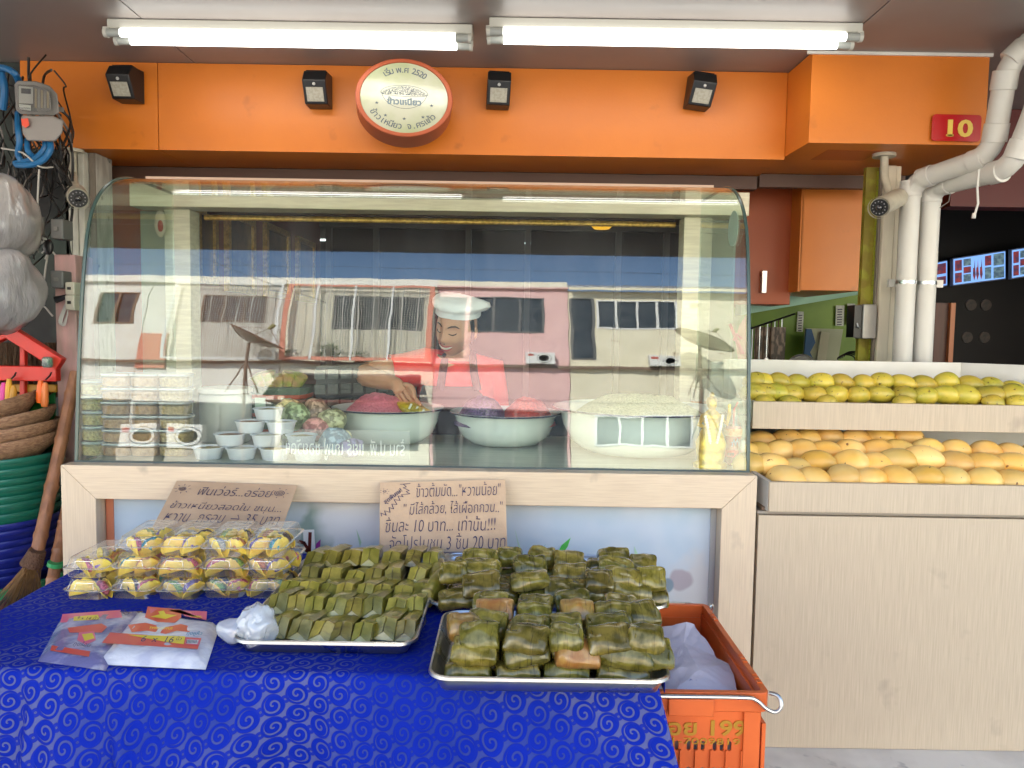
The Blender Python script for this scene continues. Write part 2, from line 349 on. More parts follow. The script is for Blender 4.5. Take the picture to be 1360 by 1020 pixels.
MB().lathe([(.012, 0), (.045, .004), (.062, .02), (.064, .055), (.05, .062)], c, 24).build('lamp_shade', M('lit_yellow_shade', (.95, .48, .03), .3, emit=.25), lp)
MB().cyl((c.x, c.y, c.z + .06), (c.x, c.y, cz), .004, n=6).build('cord', black, lp)

# right of the case: orange cupboards, mint shelf edge, green kitchen wall
p0 = at(990, 390, 3.62); p1 = at(1056, 230, 3.62)
cb = thing('wall_cupboard', 'dark orange wall cupboard right of the glass case, shaded side towards the case', 'cupboard', ((p0.x + p1.x) / 2, 3.62, 1.6))
MB().box(p0.x - .06, p1.x, 3.62, 4.2, at(1000, 404, 3.62).z, 2.35).build('carcass', M('shaded_brown_orange', (.36, .065, .010), .4), cb, bevel=.002)  # carcass is the door orange darkened, its shade put into the colour
MB().box(p1.x + .001, at(1063, 300, 3.5).x, 3.5, 4.2, at(1063, 387, 3.5).z, 2.35).build('door_edge', orange, cb)
MB().box(at(1012, 360, 3.6).x, at(1018, 360, 3.6).x, 3.59, 3.618, at(1015, 389, 3.6).z, at(1015, 360, 3.6).z).build('handle', steel, cb)
cb2 = thing('wall_cupboard', 'bright orange wall cupboard door between the dark cupboard and the olive post', 'cupboard', (1.36, 3.5, 1.6))
MB().box(at(1064.5, 300, 3.5).x, at(1145, 300, 3.5).x, 3.5, 4.2, at(1100, 386, 3.5).z, 2.35).build('door', orange, cb2, bevel=.002)
mint = M('mint_edge', (.38, .62, .50), .4)
a = at(985, 403, 3.7); b = at(1140, 387, 4.6)
m_ = MB(); m_.loft([[(a.x, a.y, a.z - .055), (a.x, a.y, a.z), (a.x, a.y + .1, a.z), (a.x, a.y + .1, a.z - .055)], [(b.x, b.y, b.z - .02), (b.x, b.y, b.z + .035), (b.x, b.y + .1, b.z + .035), (b.x, b.y + .1, b.z - .02)]])
tag(m_.build('shelf_edge', mint), 'mint green shelf edge under the orange cupboards', 'shelf')
gw = tag(MB().box(1.36, 2.3, 4.9, 5.0, .235, cz).build('kitchen_wall', M('green_paint', (.20, .34, .04), .5, col2=(.15, .27, .03), vs=3)), 'bright green kitchen wall under the orange cupboards', 'wall')
paper = M('paper', (.68, .70, .66), .7, col2=(.5, .55, .5), vs=60, stretch=(1, 1, 3))
Yk = 4.88
for i, (x0, y0, x1, y1) in enumerate(((1059, 414, 1066, 441), (1110, 406, 1120, 433), (1125, 403, 1134, 431))):
    a = at(x0, y0, Yk); b = at(x1, y1, Yk)
    t = thing('note', ('narrow', 'first wide', 'second wide')[i] + ' paper note pinned to the green kitchen wall, left to right', 'note', (a.x, Yk, b.z), 'notes on the green wall')
    MB().box(a.x, b.x, Yk - .003, Yk, b.z, a.z).wob(.004, 9, i).build('sheet', paper, t)
    strokes([[(.2, j / 8 + .06), (.75, j / 8 + .07)] for j in range(7)], .05, lambda x, y: Vector((a.x + (b.x - a.x) * x, Yk - .0045, b.z + (a.z - b.z) * y)), t, ink, 'handwriting')
bd = thing('painted_board', 'leaning blue and cream printed board in front of the green wall', 'board', tuple(at(1090, 480, 4.7)))
def bq(pts, m, n, Y=4.7): MB().loft([[tuple(at(x, y, Y)) for x, y in pts], [tuple(at(x, y, Y) + Vector((0, .015, 0))) for x, y in pts]]).build(n, m, bd)
bq([(1066, 485), (1070, 436), (1120, 437), (1112, 485)], M('cream_print', (.42, .45, .30), .5), 'panel')
bq([(1067, 485), (1071, 437), (1078, 437), (1083, 455), (1076, 468), (1084, 485)], M('blue_print', (.02, .10, .25), .5), 'blue_print', 4.685)
bq([(1084, 485), (1091, 440), (1102, 442), (1096, 485)], M('note_cream', (.5, .5, .36), .6), 'pinned_note', 4.675)
# hanging utensils and pans
hk = thing('utensil_rail', 'rail of hanging spoons and scoops against the green wall beside the case', 'utensil rail', tuple(at(1020, 425, 4.4)))
a = at(998, 436, 4.4); b = at(1055, 417, 4.6); MB().tube([a, b], .006, 6).build('rail', black, hk)
rnd = random.Random(5)
for i in range(9):
    p = a.lerp(b, .03 + i * .085); L = rnd.uniform(.14, .22)
    m_ = MB().tube([p, p + Vector((0, 0, -L))], .004, 6); m_.ell(p + Vector((0, 0, -L - .03)), (.022, .008, .035), 10, 6)
    m_.build('utensil', [steel, M('worn_wood', (.12, .07, .04), .6)][i % 2], hk)
a = at(1003, 434, 4.5); b = at(1042, 481, 4.5)
t = thing('photo_print', 'faded food photograph hanging under the utensil rail', 'photograph', (a.x, 4.5, b.z))
MB().box(a.x, b.x, 4.5, 4.51, b.z - .05, a.z).build('print', M('food_print', (.10, .08, .07), .5, col2=(.30, .22, .18), vs=22, stretch=(2, 1, .7), lo=.45, hi=.55), t)
c = at(1064, 492, 4.2); t = thing('pan', 'round steel pan rim behind the upper mango bin', 'pan', tuple(c))
ring = [c + Vector((.085 * math.cos(2 * PI * k / 32), 0, .085 * math.sin(2 * PI * k / 32))) for k in range(33)]
MB().tube(ring, .006, 8).build('rim', steel, t); MB().lathe([(.08, -.004), (.08, .004)], (0, 0, 0), 32).xf(Matrix.Translation(c) @ Matrix.Rotation(R(90), 4, 'X')).build('bowl', M('dark_steel', (.08, .08, .08), .4, 1), t)
c = at(1124, 478, 4.3); m_ = MB()
for q in range(4): m_.tube([c + Vector((.05 * math.cos(R(x)) + q * .012, 0, .03 * math.sin(R(x)) + q * .006)) for x in range(0, 181, 20)], .004, 6)
tag(m_.build('wire_basket', black), 'small black wire coil beside the printed board', 'basket')

# olive post, channel, steel box
op0 = at(1139, 480, 3.08).x; op1 = at(1164.5, 480, 3.08).x
op = thing('post', 'olive green tiled post right of the orange cupboards', 'post', ((op0 + op1) / 2, 3.2, .235))
MB().box(op0, op1, 3.08, 3.105, .235, fz0 - .002).build('shaft', M('olive', (.25, .20, .022), .5, col2=(.33, .31, .03), vs=16, stretch=(1, 1, 1), lo=.5, hi=.6, bump=.2, bs=90), op)
for k in range(60):
    z = .9 + k * .0195; MB().box(at(1154, 480, 3.07).x, at(1162, 480, 3.07).x, 3.072, 3.0785, z, z + .017).build('tile', M('yellow_green_tile', (.36, .38, .03), .35), op)
cx0 = at(1165, 480, 3.02).x; cx1 = at(1187, 480, 3.02).x
ch = thing('cable_channel', 'cream plastic cable channel on the post beside the white drain pipes', 'cable channel', ((cx0 + cx1) / 2, 3.05, .235))
MB().box(cx0, cx0 + .046, 3.03, 3.06, .235, fz0 - .004).build('cover', M('old_cream_plastic', (.70, .63, .49), .5, col2=(.62, .55, .43), vs=4, stretch=(8, 8, 1)), ch, bevel=.004)
MB().box(cx0 + .047, cx1 + .004, 3.04, 3.065, .235, fz0 - .004).build('cover', M('old_cream_plastic', (.6, .54, .43)), ch, bevel=.004)
MB().box(cx0 - .010, cx0 - .001, 3.045, 3.06, .235, fz0 - .004).build('side_strip', M('grey_brown', (.2, .17, .14)), ch)
a = at(1134, 404, 3.02); b = at(1160, 450, 3.02)
sb = thing('switch_box', 'small steel box with open dark side mounted on the olive post', 'box', ((a.x + b.x) / 2, 3.1, b.z))
MB().box(a.x + .03, b.x, 3.0, 3.078, b.z, a.z).build('box', M('brushed_steel', (.36, .35, .33), .4, .6), sb, bevel=.003)
MB().box(a.x, a.x + .028, 3.01, 3.078, b.z + .004, a.z - .004).build('dark_side', black, sb)
MB().tube([(a.x + .01, 3.005, b.z + .06), (a.x + .012, 3.0, b.z + .045), (a.x + .024, 3.0, b.z + .04)], .003, 6).build('latch', steel, sb)

# drain pipes
def pipe(label, xs, Yv, pts, r, ringat):
    t = thing('drain_pipe', label, 'pipe', (xs, Yv, .235), 'white drain pipes at the right')
    MB().tube(pts, r, 20).build('tube', pvc, t)
    for (p, d, rr, ln) in ringat:
        p = Vector(p); d = Vector(d).normalized()
        MB().cyl(p - d * ln, p + d * ln, rr, n=20).build('collar', pvc, t, bevel=.002)
Yp = 2.88
pa0 = at(1197, 480, Yp); pa1 = at(1210, 262, Yp)
xA = at(1204, 360, Yp).x; xB = at(1231, 360, Yp + .02).x; rp_ = .0345
def bend(pts, k=5):
    """round the corners of a polyline"""
    pts = [Vector(p) for p in pts]; out = [pts[0]]
    for i in range(1, len(pts) - 1):
        a, b, c = pts[i - 1], pts[i], pts[i + 1]; ra = min(.07, (a - b).length * .45, (c - b).length * .45)
        s0 = b + (a - b).normalized() * ra; s1 = b + (c - b).normalized() * ra
        for j in range(k + 1):
            t = j / k; out.append(s0 * (1 - t) ** 2 + b * 2 * t * (1 - t) + s1 * t * t)
    return out + [pts[-1]]
A = [(xA, Yp, .235), (xA, Yp, at(1210, 242, Yp).z), tuple(at(1317, 206, 2.62)), tuple(at(1338, 84, 2.55)), tuple(at(1405, 20, 2.5))]
B = [(xB, Yp + .02, .235), (xB, Yp + .02, at(1238, 248, Yp).z), tuple(at(1343, 224, 2.55)), tuple(at(1378, 140, 2.5)), tuple(at(1410, 0, 2.46))]
def rings(P, vs):
    out = []
    for i, t, rr, ln in vs:
        a = Vector(P[i]); b = Vector(P[i + 1]); out.append((a.lerp(b, t), b - a, rr, ln))
    return out
pipe('left one of the two white drain pipes, bending up in front of the orange block', xA, Yp, bend(A), rp_,
     rings(A, [(0, .985, .0385, .03), (1, .2, .038, .025), (1, .84, .038, .025), (2, .25, .038, .03), (2, .82, .039, .03), (3, .2, .038, .03)]))
pipe('right one of the two white drain pipes, leaving the picture at the upper right', xB, Yp, bend(B), rp_,
     rings(B, [(0, .985, .0385, .03), (1, .2, .038, .025), (1, .84, .038, .025), (2, .3, .038, .03)]))
c = at(1185, 374, Yp - .03); m_ = thing('pipe_clamp', 'thin metal strap holding both drain pipes to a white rail', 'clamp', tuple(c))
for xx, yy in ((xA, Yp), (xB, Yp + .02)): MB().lathe([(.0365, 0), (.0365, .012)], (xx, yy, c.z - .006), 24).build('strap', steel, m_)
MB().box(at(1180, 374, 2.93).x, at(1252, 374, 2.93).x, 2.925, 2.94, c.z - .014, c.z + .014).build('rail', pvc, m_)
tag(MB().box(xA + .036, xB - .036, 2.93, 2.96, .235, 2.0).build('grey_strip', M('rough_grey', (.17, .15, .13), .8, col2=(.1, .09, .08), vs=60)), 'rough grey strip between the two drain pipes', 'strip')
c = at(1300, 225, 2.5); tag(MB().tube([c, at(1298, 250, 2.5), at(1299, 270, 2.5), at(1294, 287, 2.5)], .0035, 6).tube([at(1294, 283, 2.5), at(1293, 290, 2.5)], .006, 6).build('pull_cord', pvc), 'white cord dangling below the drain pipes', 'cord')
tag(MB().tube([at(1258, 245, 2.8), at(1262, 258, 2.8), at(1260, 268, 2.8), at(1248, 276, 2.8)], .0015, 5).build('thin_wire', greyp), 'thin wire loop beside the right drain pipe', 'wire')

# CCTV cameras
def bullet(label, tip, back, r, mount):
    t = thing('security_camera', label, 'security camera', tuple(tip)); tip = Vector(tip); back = Vector(back); d = (back - tip).normalized()
    body = M('camera_shell', (.52, .48, .38), .4, col2=(.42, .38, .3), vs=20)
    MB().tube([tip + d * .012, tip + d * .02, back - d * .01, back], [r * .98, r, r, r * .8], 20).build('housing', body, t)
    MB().tube([tip, tip + d * .014], [r * 1.12, r * 1.12], 20, caps=False).build('hood', body, t)
    MB().tube([tip + d * .004, tip + d * .013], [r * .86, r * .86], 20).build('lens_plate', black, t)
    MB().ell(tip + d * .004, (r * .36, r * .36, r * .36), 14, 8).build('lens', M('lens_glass', (.02, .02, .025), .05, coat=1), t)
    for q in range(12):
        a = d.orthogonal().normalized(); b = d.cross(a); p = tip + d * .003 + (a * math.cos(q * PI / 6) + b * math.sin(q * PI / 6)) * r * .62
        MB().ell(p, (.0025, .0025, .0025), 6, 4).build('infrared_led', M('led_dull', (.3, .28, .3), .3), t)
    MB().tube(mount, r * .42, 12).build('bracket', body, t)
    m = Vector(mount[-1]); MB().cyl(m - Vector((0, 0, .012)), m, r * 1.2, n=20).build('mount_plate', body, t)
bullet('beige bullet camera with dark lens mounted beside the olive post', at(1167, 276, 2.72), at(1194, 262, 2.88), .034, [at(1186, 268, 2.82), at(1181, 258, 2.86), at(1175, 236, 2.9), (at(1173, 232, 2.9).x, 2.9, 2.094)])
bullet('cream round-nosed camera hanging under the fascia above the left pillar', at(104, 264, 2.62), at(101, 256, 2.78), .034, [at(101, 256, 2.72), at(99, 245, 2.76), at(97, 232, 2.99), (at(97, 232, 2.99).x, 2.99, 2.083)])

# dark neighbouring shop on the right with picture menus
tag(MB().box(1.9, 4.18, 3.4, 3.5, 1.99, cz - .003).build('lintel', M('dark_red_beam', (.10, .006, .006), .5)), 'dark red beam across the neighbouring shop front', 'beam')
a = at(1237, 402, 3.9); b = at(1256, 480, 3.9); dr = thing('door', 'brown timber door edge at the side of the dark neighbouring shop', 'door', (a.x, 3.9, .235))
MB().box(a.x - .25, b.x, 3.9, 3.95, .236, a.z).build('leaf', M('brown_door', (.09, .025, .012), .5, col2=(.06, .018, .01), vs=3, stretch=(6, 6, 1)), dr)
MB().box(b.x + .001, b.x + .024, 3.88, 3.95, .236, a.z).build('stile', M('orange_brown_wood', (.42, .14, .05), .45), dr)
scr = M('menu_screen', (.10, .20, .42), .35, emit=.55)
food = [M('menu_food_red', (.20, .03, .03), .4, emit=.25, col2=(.06, .03, .06), vs=40), M('menu_food_grey', (.10, .16, .18), .4, emit=.3, col2=(.04, .07, .1), vs=40)]
frm = M('menu_frame', (.16, .17, .24), .4)
for i, (q, Y) in enumerate(((((1238, 349), (1258, 345), (1258, 380), (1238, 383)), 5.4), (((1265, 343), (1336, 332), (1336, 371), (1265, 380)), 5.3), (((1343, 331), (1400, 322), (1400, 362), (1343, 371)), 5.2))):
    P = [at(x, y, Y) for x, y in q]; lab = ('narrow lit picture menu half hidden behind the drain pipe', 'wide lit picture menu with five groups of food photos in the dark shop', 'lit picture menu cut off at the picture edge in the dark shop')[i]
    t = thing('menu_board', lab, 'menu board', tuple(P[3]), 'lit picture menus'); cc = sum(P, Vector()) / 4
    def rel(u, v, dy=0): return P[3].lerp(P[2], u).lerp(P[0].lerp(P[1], u), v) + Vector((0, dy, 0))
    m_ = MB().loft([[rel(*c_, 0) for c_ in ((0, 0), (1, 0), (1, 1), (0, 1))], [rel(*c_, .03) for c_ in ((0, 0), (1, 0), (1, 1), (0, 1))]]); m_.build('frame', frm, t)
    MB().add([rel(u, v, -.002) for u, v in ((.015, .04), (.985, .04), (.985, .96), (.015, .96))], [(0, 1, 2, 3)]).build('screen', scr, t)
    cells = [(.04, .10, .17, .45, 0), (.04, .52, .17, .9, 0), (.2, .1, .34, .36, 1), (.2, .4, .34, .62, 0), (.2, .66, .34, .9, 1), (.6, .1, .72, .5, 1), (.6, .56, .72, .9, 0), (.76, .08, .96, .46, 1), (.76, .52, .96, .92, 1)]
    if i == 0: cells = [(.3, .1, .9, .4, 0), (.3, .5, .9, .9, 0)]
    for (u0, v0, u1, v1, f) in cells:
        MB().add([rel(u, v, -.004) for u, v in ((u0, v0), (u1, v0), (u1, v1), (u0, v1))], [(0, 1, 2, 3)]).build('food_photo', food[f], t)
    if i == 1:
        for u in (.4, .46, .53):
            MB().add([rel(*p_, -.004) for p_ in ((u - .025, .3), (u, .1), (u + .03, .28), (u + .02, .5), (u + .01, .85), (u, .55), (u - .02, .55))], [tuple(range(7))]).build('dish_picture', food[0], t)
for i, (x, y) in enumerate(((1290, 405), (1310, 405), (1285, 448), (1308, 448))):
    c = at(x, y, 5.1); t = tag(MB().tube([c + Vector((0, 0, 0)), c + Vector((0, .01, 0))], .036, n=18).build('round_sticker', M('dim_sticker', (.035, .032, .03), .5, col2=(.07, .05, .04), vs=30)), 'dim round food picture, %s in the dark shop under the menus' % ('upper left', 'upper right', 'lower left', 'lower right')[i], 'picture')
tag(MB().box(1.75, 4.1, 5.5, 5.56, .236, cz - .003).build('inner_wall', M('black_wall', (.008, .007, .008), .5)), 'black wall behind the lit menus of the neighbouring shop', 'wall')

# ------------------------------------------------------------------ fluorescent fittings
tube_m = M('lit_tube', (1.0, .98, .92), .3, emit=1.8)
endcap = M('tube_end', (.38, .40, .38), .4)
fit_m = M('fitting_white', (.55, .55, .50), .45)
for i, (x0, x1, Y, lab) in enumerate(((145, 628, 2.60, 'lit twin-tube fluorescent fitting on the ceiling above the round sign and the left spotlights'), (646, 1140, 2.54, 'lit twin-tube fluorescent fitting on the ceiling nearer the orange box section'))):
    a = at(x0, 40, Y).x; b = at(x1, 40, Y).x; t = thing('fluorescent_lamp', lab, 'lamp', ((a + b) / 2, Y, cz), 'fluorescent ceiling lamps')
    MB().box(a + .01, b, Y - .035, Y + .035, cz - .032, cz - .0015).build('housing', fit_m, t, bevel=.003)
    for j, (dy, dz) in enumerate(((-.034, -.0465), (.034, -.0475))):
        MB().tube([(a + .055, Y + dy, cz + dz), (b - .055, Y + dy, cz + dz)], .0125, 14).build('tube', tube_m, t)
        for s, xx in ((1, a), (-1, b)):
            MB().tube([(xx + s * .012, Y + dy, cz + dz), (xx + s * .054, Y + dy, cz + dz)], .0135, 14).build('end_cap', endcap, t)
            MB().tube([(xx + s * .002, Y + dy, cz + dz), (xx + s * .013, Y + dy, cz + dz)], .0155, 14).box(min(xx, xx + s * .02), max(xx, xx + s * .02), Y + dy - .008, Y + dy + .008, cz + dz, cz - .03).build('holder', fit_m, t)

# ------------------------------------------------------------------ solar spotlights
led_m = M('lamp_diffuser', (.42, .40, .33), .4, col2=(.34, .32, .26), vs=120)
for i, (x, y, tilt_, yaw, lab) in enumerate(((166, 110, 0, 14, 'black solar spotlight at the far left of the orange fascia, turned towards the left'), (421, 117, 0, 5, 'black solar spotlight just left of the round sign'), (661, 118, 2, -6, 'black solar spotlight just right of the round sign'), (930, 119, 7, -10, 'black solar spotlight on the fascia hanging crooked, next to the box section'))):
    c = at(x, y, 2.91); t = thing('solar_spotlight', lab, 'spotlight', tuple(c), 'black solar spotlights on the fascia')
    w2, h2 = .043, .060; st = Matrix.Translation(c) @ Matrix.Rotation(R(tilt_), 4, 'Y')
    sk = math.tan(R(yaw * .6)) * .09
    m_ = MB().loft([[(-w2, .062, -h2 - .002), (w2, .062, -h2 - .002), (w2, .062, h2), (-w2, .062, h2)],
                    [(-w2 - sk * 0, .05, -h2 - .002), (w2, .05, -h2 - .002), (w2, .05, h2), (-w2, .05, h2)],
                    [(-w2 - sk, 0, h2 * -.85), (w2 - sk * .4, 0, h2 * -.85), (w2 - sk * .4, -.035, h2 * .30), (-w2 - sk, -.035, h2 * .30)]])
    # casing: sloped solar top, angled face
    m_ = MB(); pr = [(.062, -h2), (.004, -h2 * .95), (-.03, h2 * .22), (-.033, h2 * .34), (-.010, h2 * .98), (.062, h2 * 1.02)]
    m_.loft([[(xx - sk * ((.062 - y_) / .09), y_, z_) for y_, z_ in pr] for xx in (-w2, w2)]); m_.xf(st); m_.build('casing', black, t, bevel=.003)
    fy = lambda z: .004 + (z + h2 * .95) / (h2 * 1.17) * -.034 - .0012
    def F(x_, z_, o=0): return st @ Vector((x_ - sk * ((.062 - fy(z_)) / .09), fy(z_) - o, z_))
    MB().loft([[F(x_, z_, 0) for x_, z_ in ((-.031, -.049), (.031, -.049), (.031, -.004), (-.031, -.004))], [F(x_, z_, .002) for x_, z_ in ((-.031, -.049), (.031, -.049), (.031, -.004), (-.031, -.004))]]).build('diffuser', led_m, t)
    m_ = MB().ell(F(0, .007, 0), (.006, .005, .006), 10, 6); m_.build('sensor', M('sensor_white', (.5, .5, .48), .3), t)
    MB().loft([[st @ Vector((x_ - sk * .6, y_, z_ + .0012 + e)) for x_, y_, z_ in ((-w2 + .006, -.006, h2 * 1.0), (w2 - .006, -.006, h2 * 1.0), (w2 - .006, .055, h2 * 1.03), (-w2 + .006, .055, h2 * 1.03))] for e in (0, .0015)]).build('solar_panel', M('solar_cell', (.02, .02, .03), .15), t)

# ------------------------------------------------------------------ round light-box sign
c = at(537, 140, 2.84); rs = thing('round_sign', 'round light-box sign with orange rim and grey sticky-rice bowl drawing on the fascia', 'sign', tuple(c))
# the drum is fixed a little askew: it faces slightly up-left
ax = (Matrix.Rotation(R(8), 3, 'Z') @ Matrix.Rotation(R(-8), 3, 'X')) @ Vector((0, -1, 0)); ax.normalize()
ux = Vector((0, 0, 1)).cross(ax).normalized() * -1; ux = -ux if ux.x < 0 else ux; uz = ax.cross(ux).normalized(); uz = -uz if uz.z < 0 else uz
rad, sy_ = .168, .83
def sT(x, y, o=.0): return c + ux * x + uz * (y * sy_) + ax * (.062 + o)
def ringp(r, o): return [sT(r * math.cos(2 * PI * k / 64), r * math.sin(2 * PI * k / 64), o) for k in range(64)]
rim_m = M('terracotta_rim', (.40, .085, .030), .5)
MB().loft([ringp(rad + .003, -.10), ringp(rad + .003, .003), ringp(rad, .005), ringp(rad - .013, .005), ringp(rad - .014, 0)], True, False).build('rim', rim_m, rs)
face_m = M('sign_face', (.34, .37, .22), .2, emit=.04, col2=(.44, .44, .34), vs=5, coat=.6)
MB().loft([ringp(rad - .0145, -.02), ringp(rad - .0145, .001)]).build('face', face_m, rs)
sgrey = M('sign_print', (.07, .09, .12), .5)
def clusters(s):
    out = []
    for ch_ in s:
        if ch_ in COMB and out: out[-1] += ch_
        else: out.append(ch_)
    return out
def arc_text(s, size, r, a_mid, span, inward):
    cl = clusters(s); n = len(cl)
    for i, g in enumerate(cl):
        if g == ' ': continue
        a = a_mid + (1 if inward else -1) * (i - (n - 1) / 2) * span / n
        x, y = r * math.cos(R(a)), r * math.sin(R(a)); rot = R(a - 90) if not inward else R(a + 90)
        bas = Matrix((ux, uz, ax)).transposed() @ Matrix.Rotation(rot, 3, 'Z')
        lettering(g, size, sT(x, y, .0018), rs, sgrey, rot=bas, name='lettering', offset=.0003)
arc_text('เริ่ม พ.ศ 2520', .031, .110, 90, 78, False)
arc_text('ข้าวเหนียว จ.ศรแก้ว', .031, .137, -93, 118, True)
strokes([circ(0, .028, .08, 30, 185, 355, .075), circ(0, .018, .083, 30, 0, 180, .036), circ(0, .018, .083, 30, 180, 360, .012)], .0016, lambda x, y: sT(x, y, .0015), rs, sgrey, 'bowl_outline')
m_ = MB(); rnd = random.Random(3)
for q in range(620):
    a = rnd.uniform(0, PI); rr = math.sqrt(rnd.random()); x = .08 * rr * math.cos(a); y = .012 + .040 * rr * math.sin(a) * (1 - .25 * abs(math.cos(a))); s_ = .0010
    m_.add([sT(x + dx * s_, y + dy * s_, .0016) for dx, dy in ((-1, -1), (1, -1), (1, 1), (-1, 1))], [(0, 1, 2, 3)])
m_.build('rice_dots', sgrey, rs, smooth=0)['kind'] = 'stuff'
lettering('ข้าวเหนียว', .036, sT(0, -.030, .0017), rs, M('sign_bluegrey', (.13, .18, .21), .5), rot=Matrix((ux, uz, ax)).transposed(), width=.120, offset=.0016)
for a, r_ in ((192, .098), (228, .098), (270, .084), (312, .098), (348, .098)):
    x0, y0 = r_ * math.cos(R(a)), r_ * math.sin(R(a)) - .008
    P = [sT(x0 + (.0075 if k % 2 == 0 else .003) * math.sin(k * PI / 5), y0 + (.0075 if k % 2 == 0 else .003) * math.cos(k * PI / 5), .0018) for k in range(10)]
    MB().add([sT(x0, y0, .0018)] + P, [(0, k + 1, (k + 1) % 10 + 1) for k in range(10)]).build('star', sgrey, rs, smooth=0)

# ------------------------------------------------------------------ number plate 10
a = at(1237.5, 187, 2.745); b = at(1304, 152.5, 2.745); cc = (a + b) / 2
np_ = thing('number_plate', 'red house number plate with yellow number 10 on the orange box section', 'number plate', (cc.x, 2.75, cc.z))
hw, hh = (b.x - a.x) / 2, (b.z - a.z) / 2
def rr2(hw, hh, r, n=6):
    return [(sx * (hw - r) + r * math.cos(R(a0 + 90 * k / n)), sz * (hh - r) + r * math.sin(R(a0 + 90 * k / n))) for (sx, sz, a0) in ((1, 1, 0), (-1, 1, 90), (-1, -1, 180), (1, -1, 270)) for k in range(n + 1)]
rt = Matrix.Rotation(R(.5), 3, 'Y')
MB().loft([[cc + rt @ Vector((x, 0, z)) for x, z in rr2(hw, hh, .012)], [cc + rt @ Vector((x, .008, z)) for x, z in rr2(hw, hh, .012)]]).build('plate', M('red_enamel', (.50, .008, .014), .25, coat=.6), np_, bevel=.001)
lettering('10', .085, (cc.x + .002, cc.y - .0025, cc.z - .029), np_, M('yellow_figures', (.85, .62, .12), .4), offset=.0025, extrude=.0015, width=.088, height=.06)
MB().box(cc.x - .037, cc.x - .012, cc.y - .004, cc.y - .0008, cc.z - .0295, cc.z - .0235).build('serif', M('yellow_figures', (.85, .62, .12)), np_)

# ------------------------------------------------------------------ left pillar, meter, cables
px0, px1 = at(86, 400, 2.7).x, at(122, 400, 2.7).x
pk = M('worn_pink_paint', (.50, .29, .28), .6, col2=(.36, .24, .22), vs=6, stretch=(4, 4, 1), bump=.1, bs=60, col3=(.16, .12, .11), c3s=12, c3lo=.66, c3hi=.75)
tag(MB().box(at(73, 400, 2.55).x, at(101, 400, 2.55).x, 2.55, 2.66, .236, at(85, 338, 2.55).z).build('pink_post', pk, bevel=.004), 'worn pink painted post standing between the basket stack and the counter', 'post')
wp = M('worn_white_paint', (.55, .53, .49), .6, col2=(.40, .38, .35), vs=7, stretch=(5, 5, 1), bump=.1, bs=50, col3=(.05, .055, .05), c3s=16, c3lo=.62, c3hi=.70)
pl_ = thing('pillar', 'worn white pillar with cable trunking left of the glass case', 'pillar', (at(105, 400, 3.0).x, 3.05, .236))
MB().box(at(84, 400, 3.0).x, at(124, 400, 3.0).x, 3.04, 3.16, .236, fz0 - .003).build('shaft', wp, pl_)
for k in range(3): MB().box(at(89 + k * 9, 400, 3.0).x, at(97 + k * 9, 400, 3.0).x, 3.0, 3.038, at(100, 420, 3.0).z, fz0 - .004).build('trunking', M('old_white_trunking', (.58, .56, .5), .5, col2=(.45, .43, .38), vs=8, stretch=(5, 5, 1)), pl_, bevel=.003)
MB().box(at(117, 400, 3.0).x, at(124, 400, 3.0).x, 3.03, 3.038, .9, fz0 - .004).build('edge_strip', M('brown_grey_strip', (.22, .18, .15), .6), pl_)
for k, (x0, x1, y0, y1, m) in enumerate(((91, 103, 375, 392, 'a'), (91, 103, 392, 412, 'a'), (72, 88, 360, 383, 'b'), (24, 50, 286, 312, 'b'), (72, 88, 292, 318, 'b'))):
    a = at(x0, y1, 2.52); b = at(x1, y0, 2.52)
    t = thing('junction_box', ('upper cream switch beside the left pillar', 'lower cream switch beside the left pillar', 'grey box on the pink post below the cables', 'dark grey box hanging among the cables over the foam bags', 'grey box among the cables beside the left pillar')[k], 'junction box', tuple(a), 'small electrical boxes on the left')
    MB().box(a.x, b.x, 2.5, 2.56, a.z, b.z).build('box', M('switch_cream', (.5, .47, .38), .4) if m == 'a' else M('box_grey', (.13, .13, .125), .5), t, bevel=.004)
    MB().box(a.x + (b.x - a.x) * .35, a.x + (b.x - a.x) * .65, 2.494, 2.4995, a.z + (b.z - a.z) * .4, a.z + (b.z - a.z) * .6).build('button', black if m == 'a' else greyp, t)

# electricity meter
Ym = 2.62
def mx(x, y, dy=0): return at(x, y, Ym + dy)
me_ = thing('electricity_meter', 'grey electricity meter with clear window and drooping blue cables at the top left', 'meter', tuple(mx(50, 190)))
P = [(19, 112), (24, 107), (48, 108), (66, 114), (76, 125), (79, 150), (70, 154), (28, 152), (21, 146)]
MB().loft([[mx(x, y, .0) for x, y in P], [mx(x, y, .10) for x, y in P]]).build('case', greyp, me_, bevel=.004)
P = [(23, 112), (45, 113), (66, 120), (68, 146), (62, 149), (30, 148), (24, 142)]
MB().loft([[mx(x, y, -.035) for x, y in P], [mx(x, y, -.001) for x, y in P]]).build('window', Mclear('meter_window', (.8, .8, .78), .09, .02, haze=.06), me_, bevel=.003)
MB().loft([[mx(x, y, -.012) for x, y in ((25, 114), (44, 116), (44, 138), (25, 137))], [mx(x, y, -.002) for x, y in ((25, 114), (44, 116), (44, 138), (25, 137))]]).build('register_plate', M('plate_light', (.45, .45, .42), .5), me_)
MB().loft([[mx(x, y, -.015) for x, y in ((28, 117), (41, 118), (41, 125), (28, 124))], [mx(x, y, -.0125) for x, y in ((28, 117), (41, 118), (41, 125), (28, 124))]]).build('counter', black, me_)
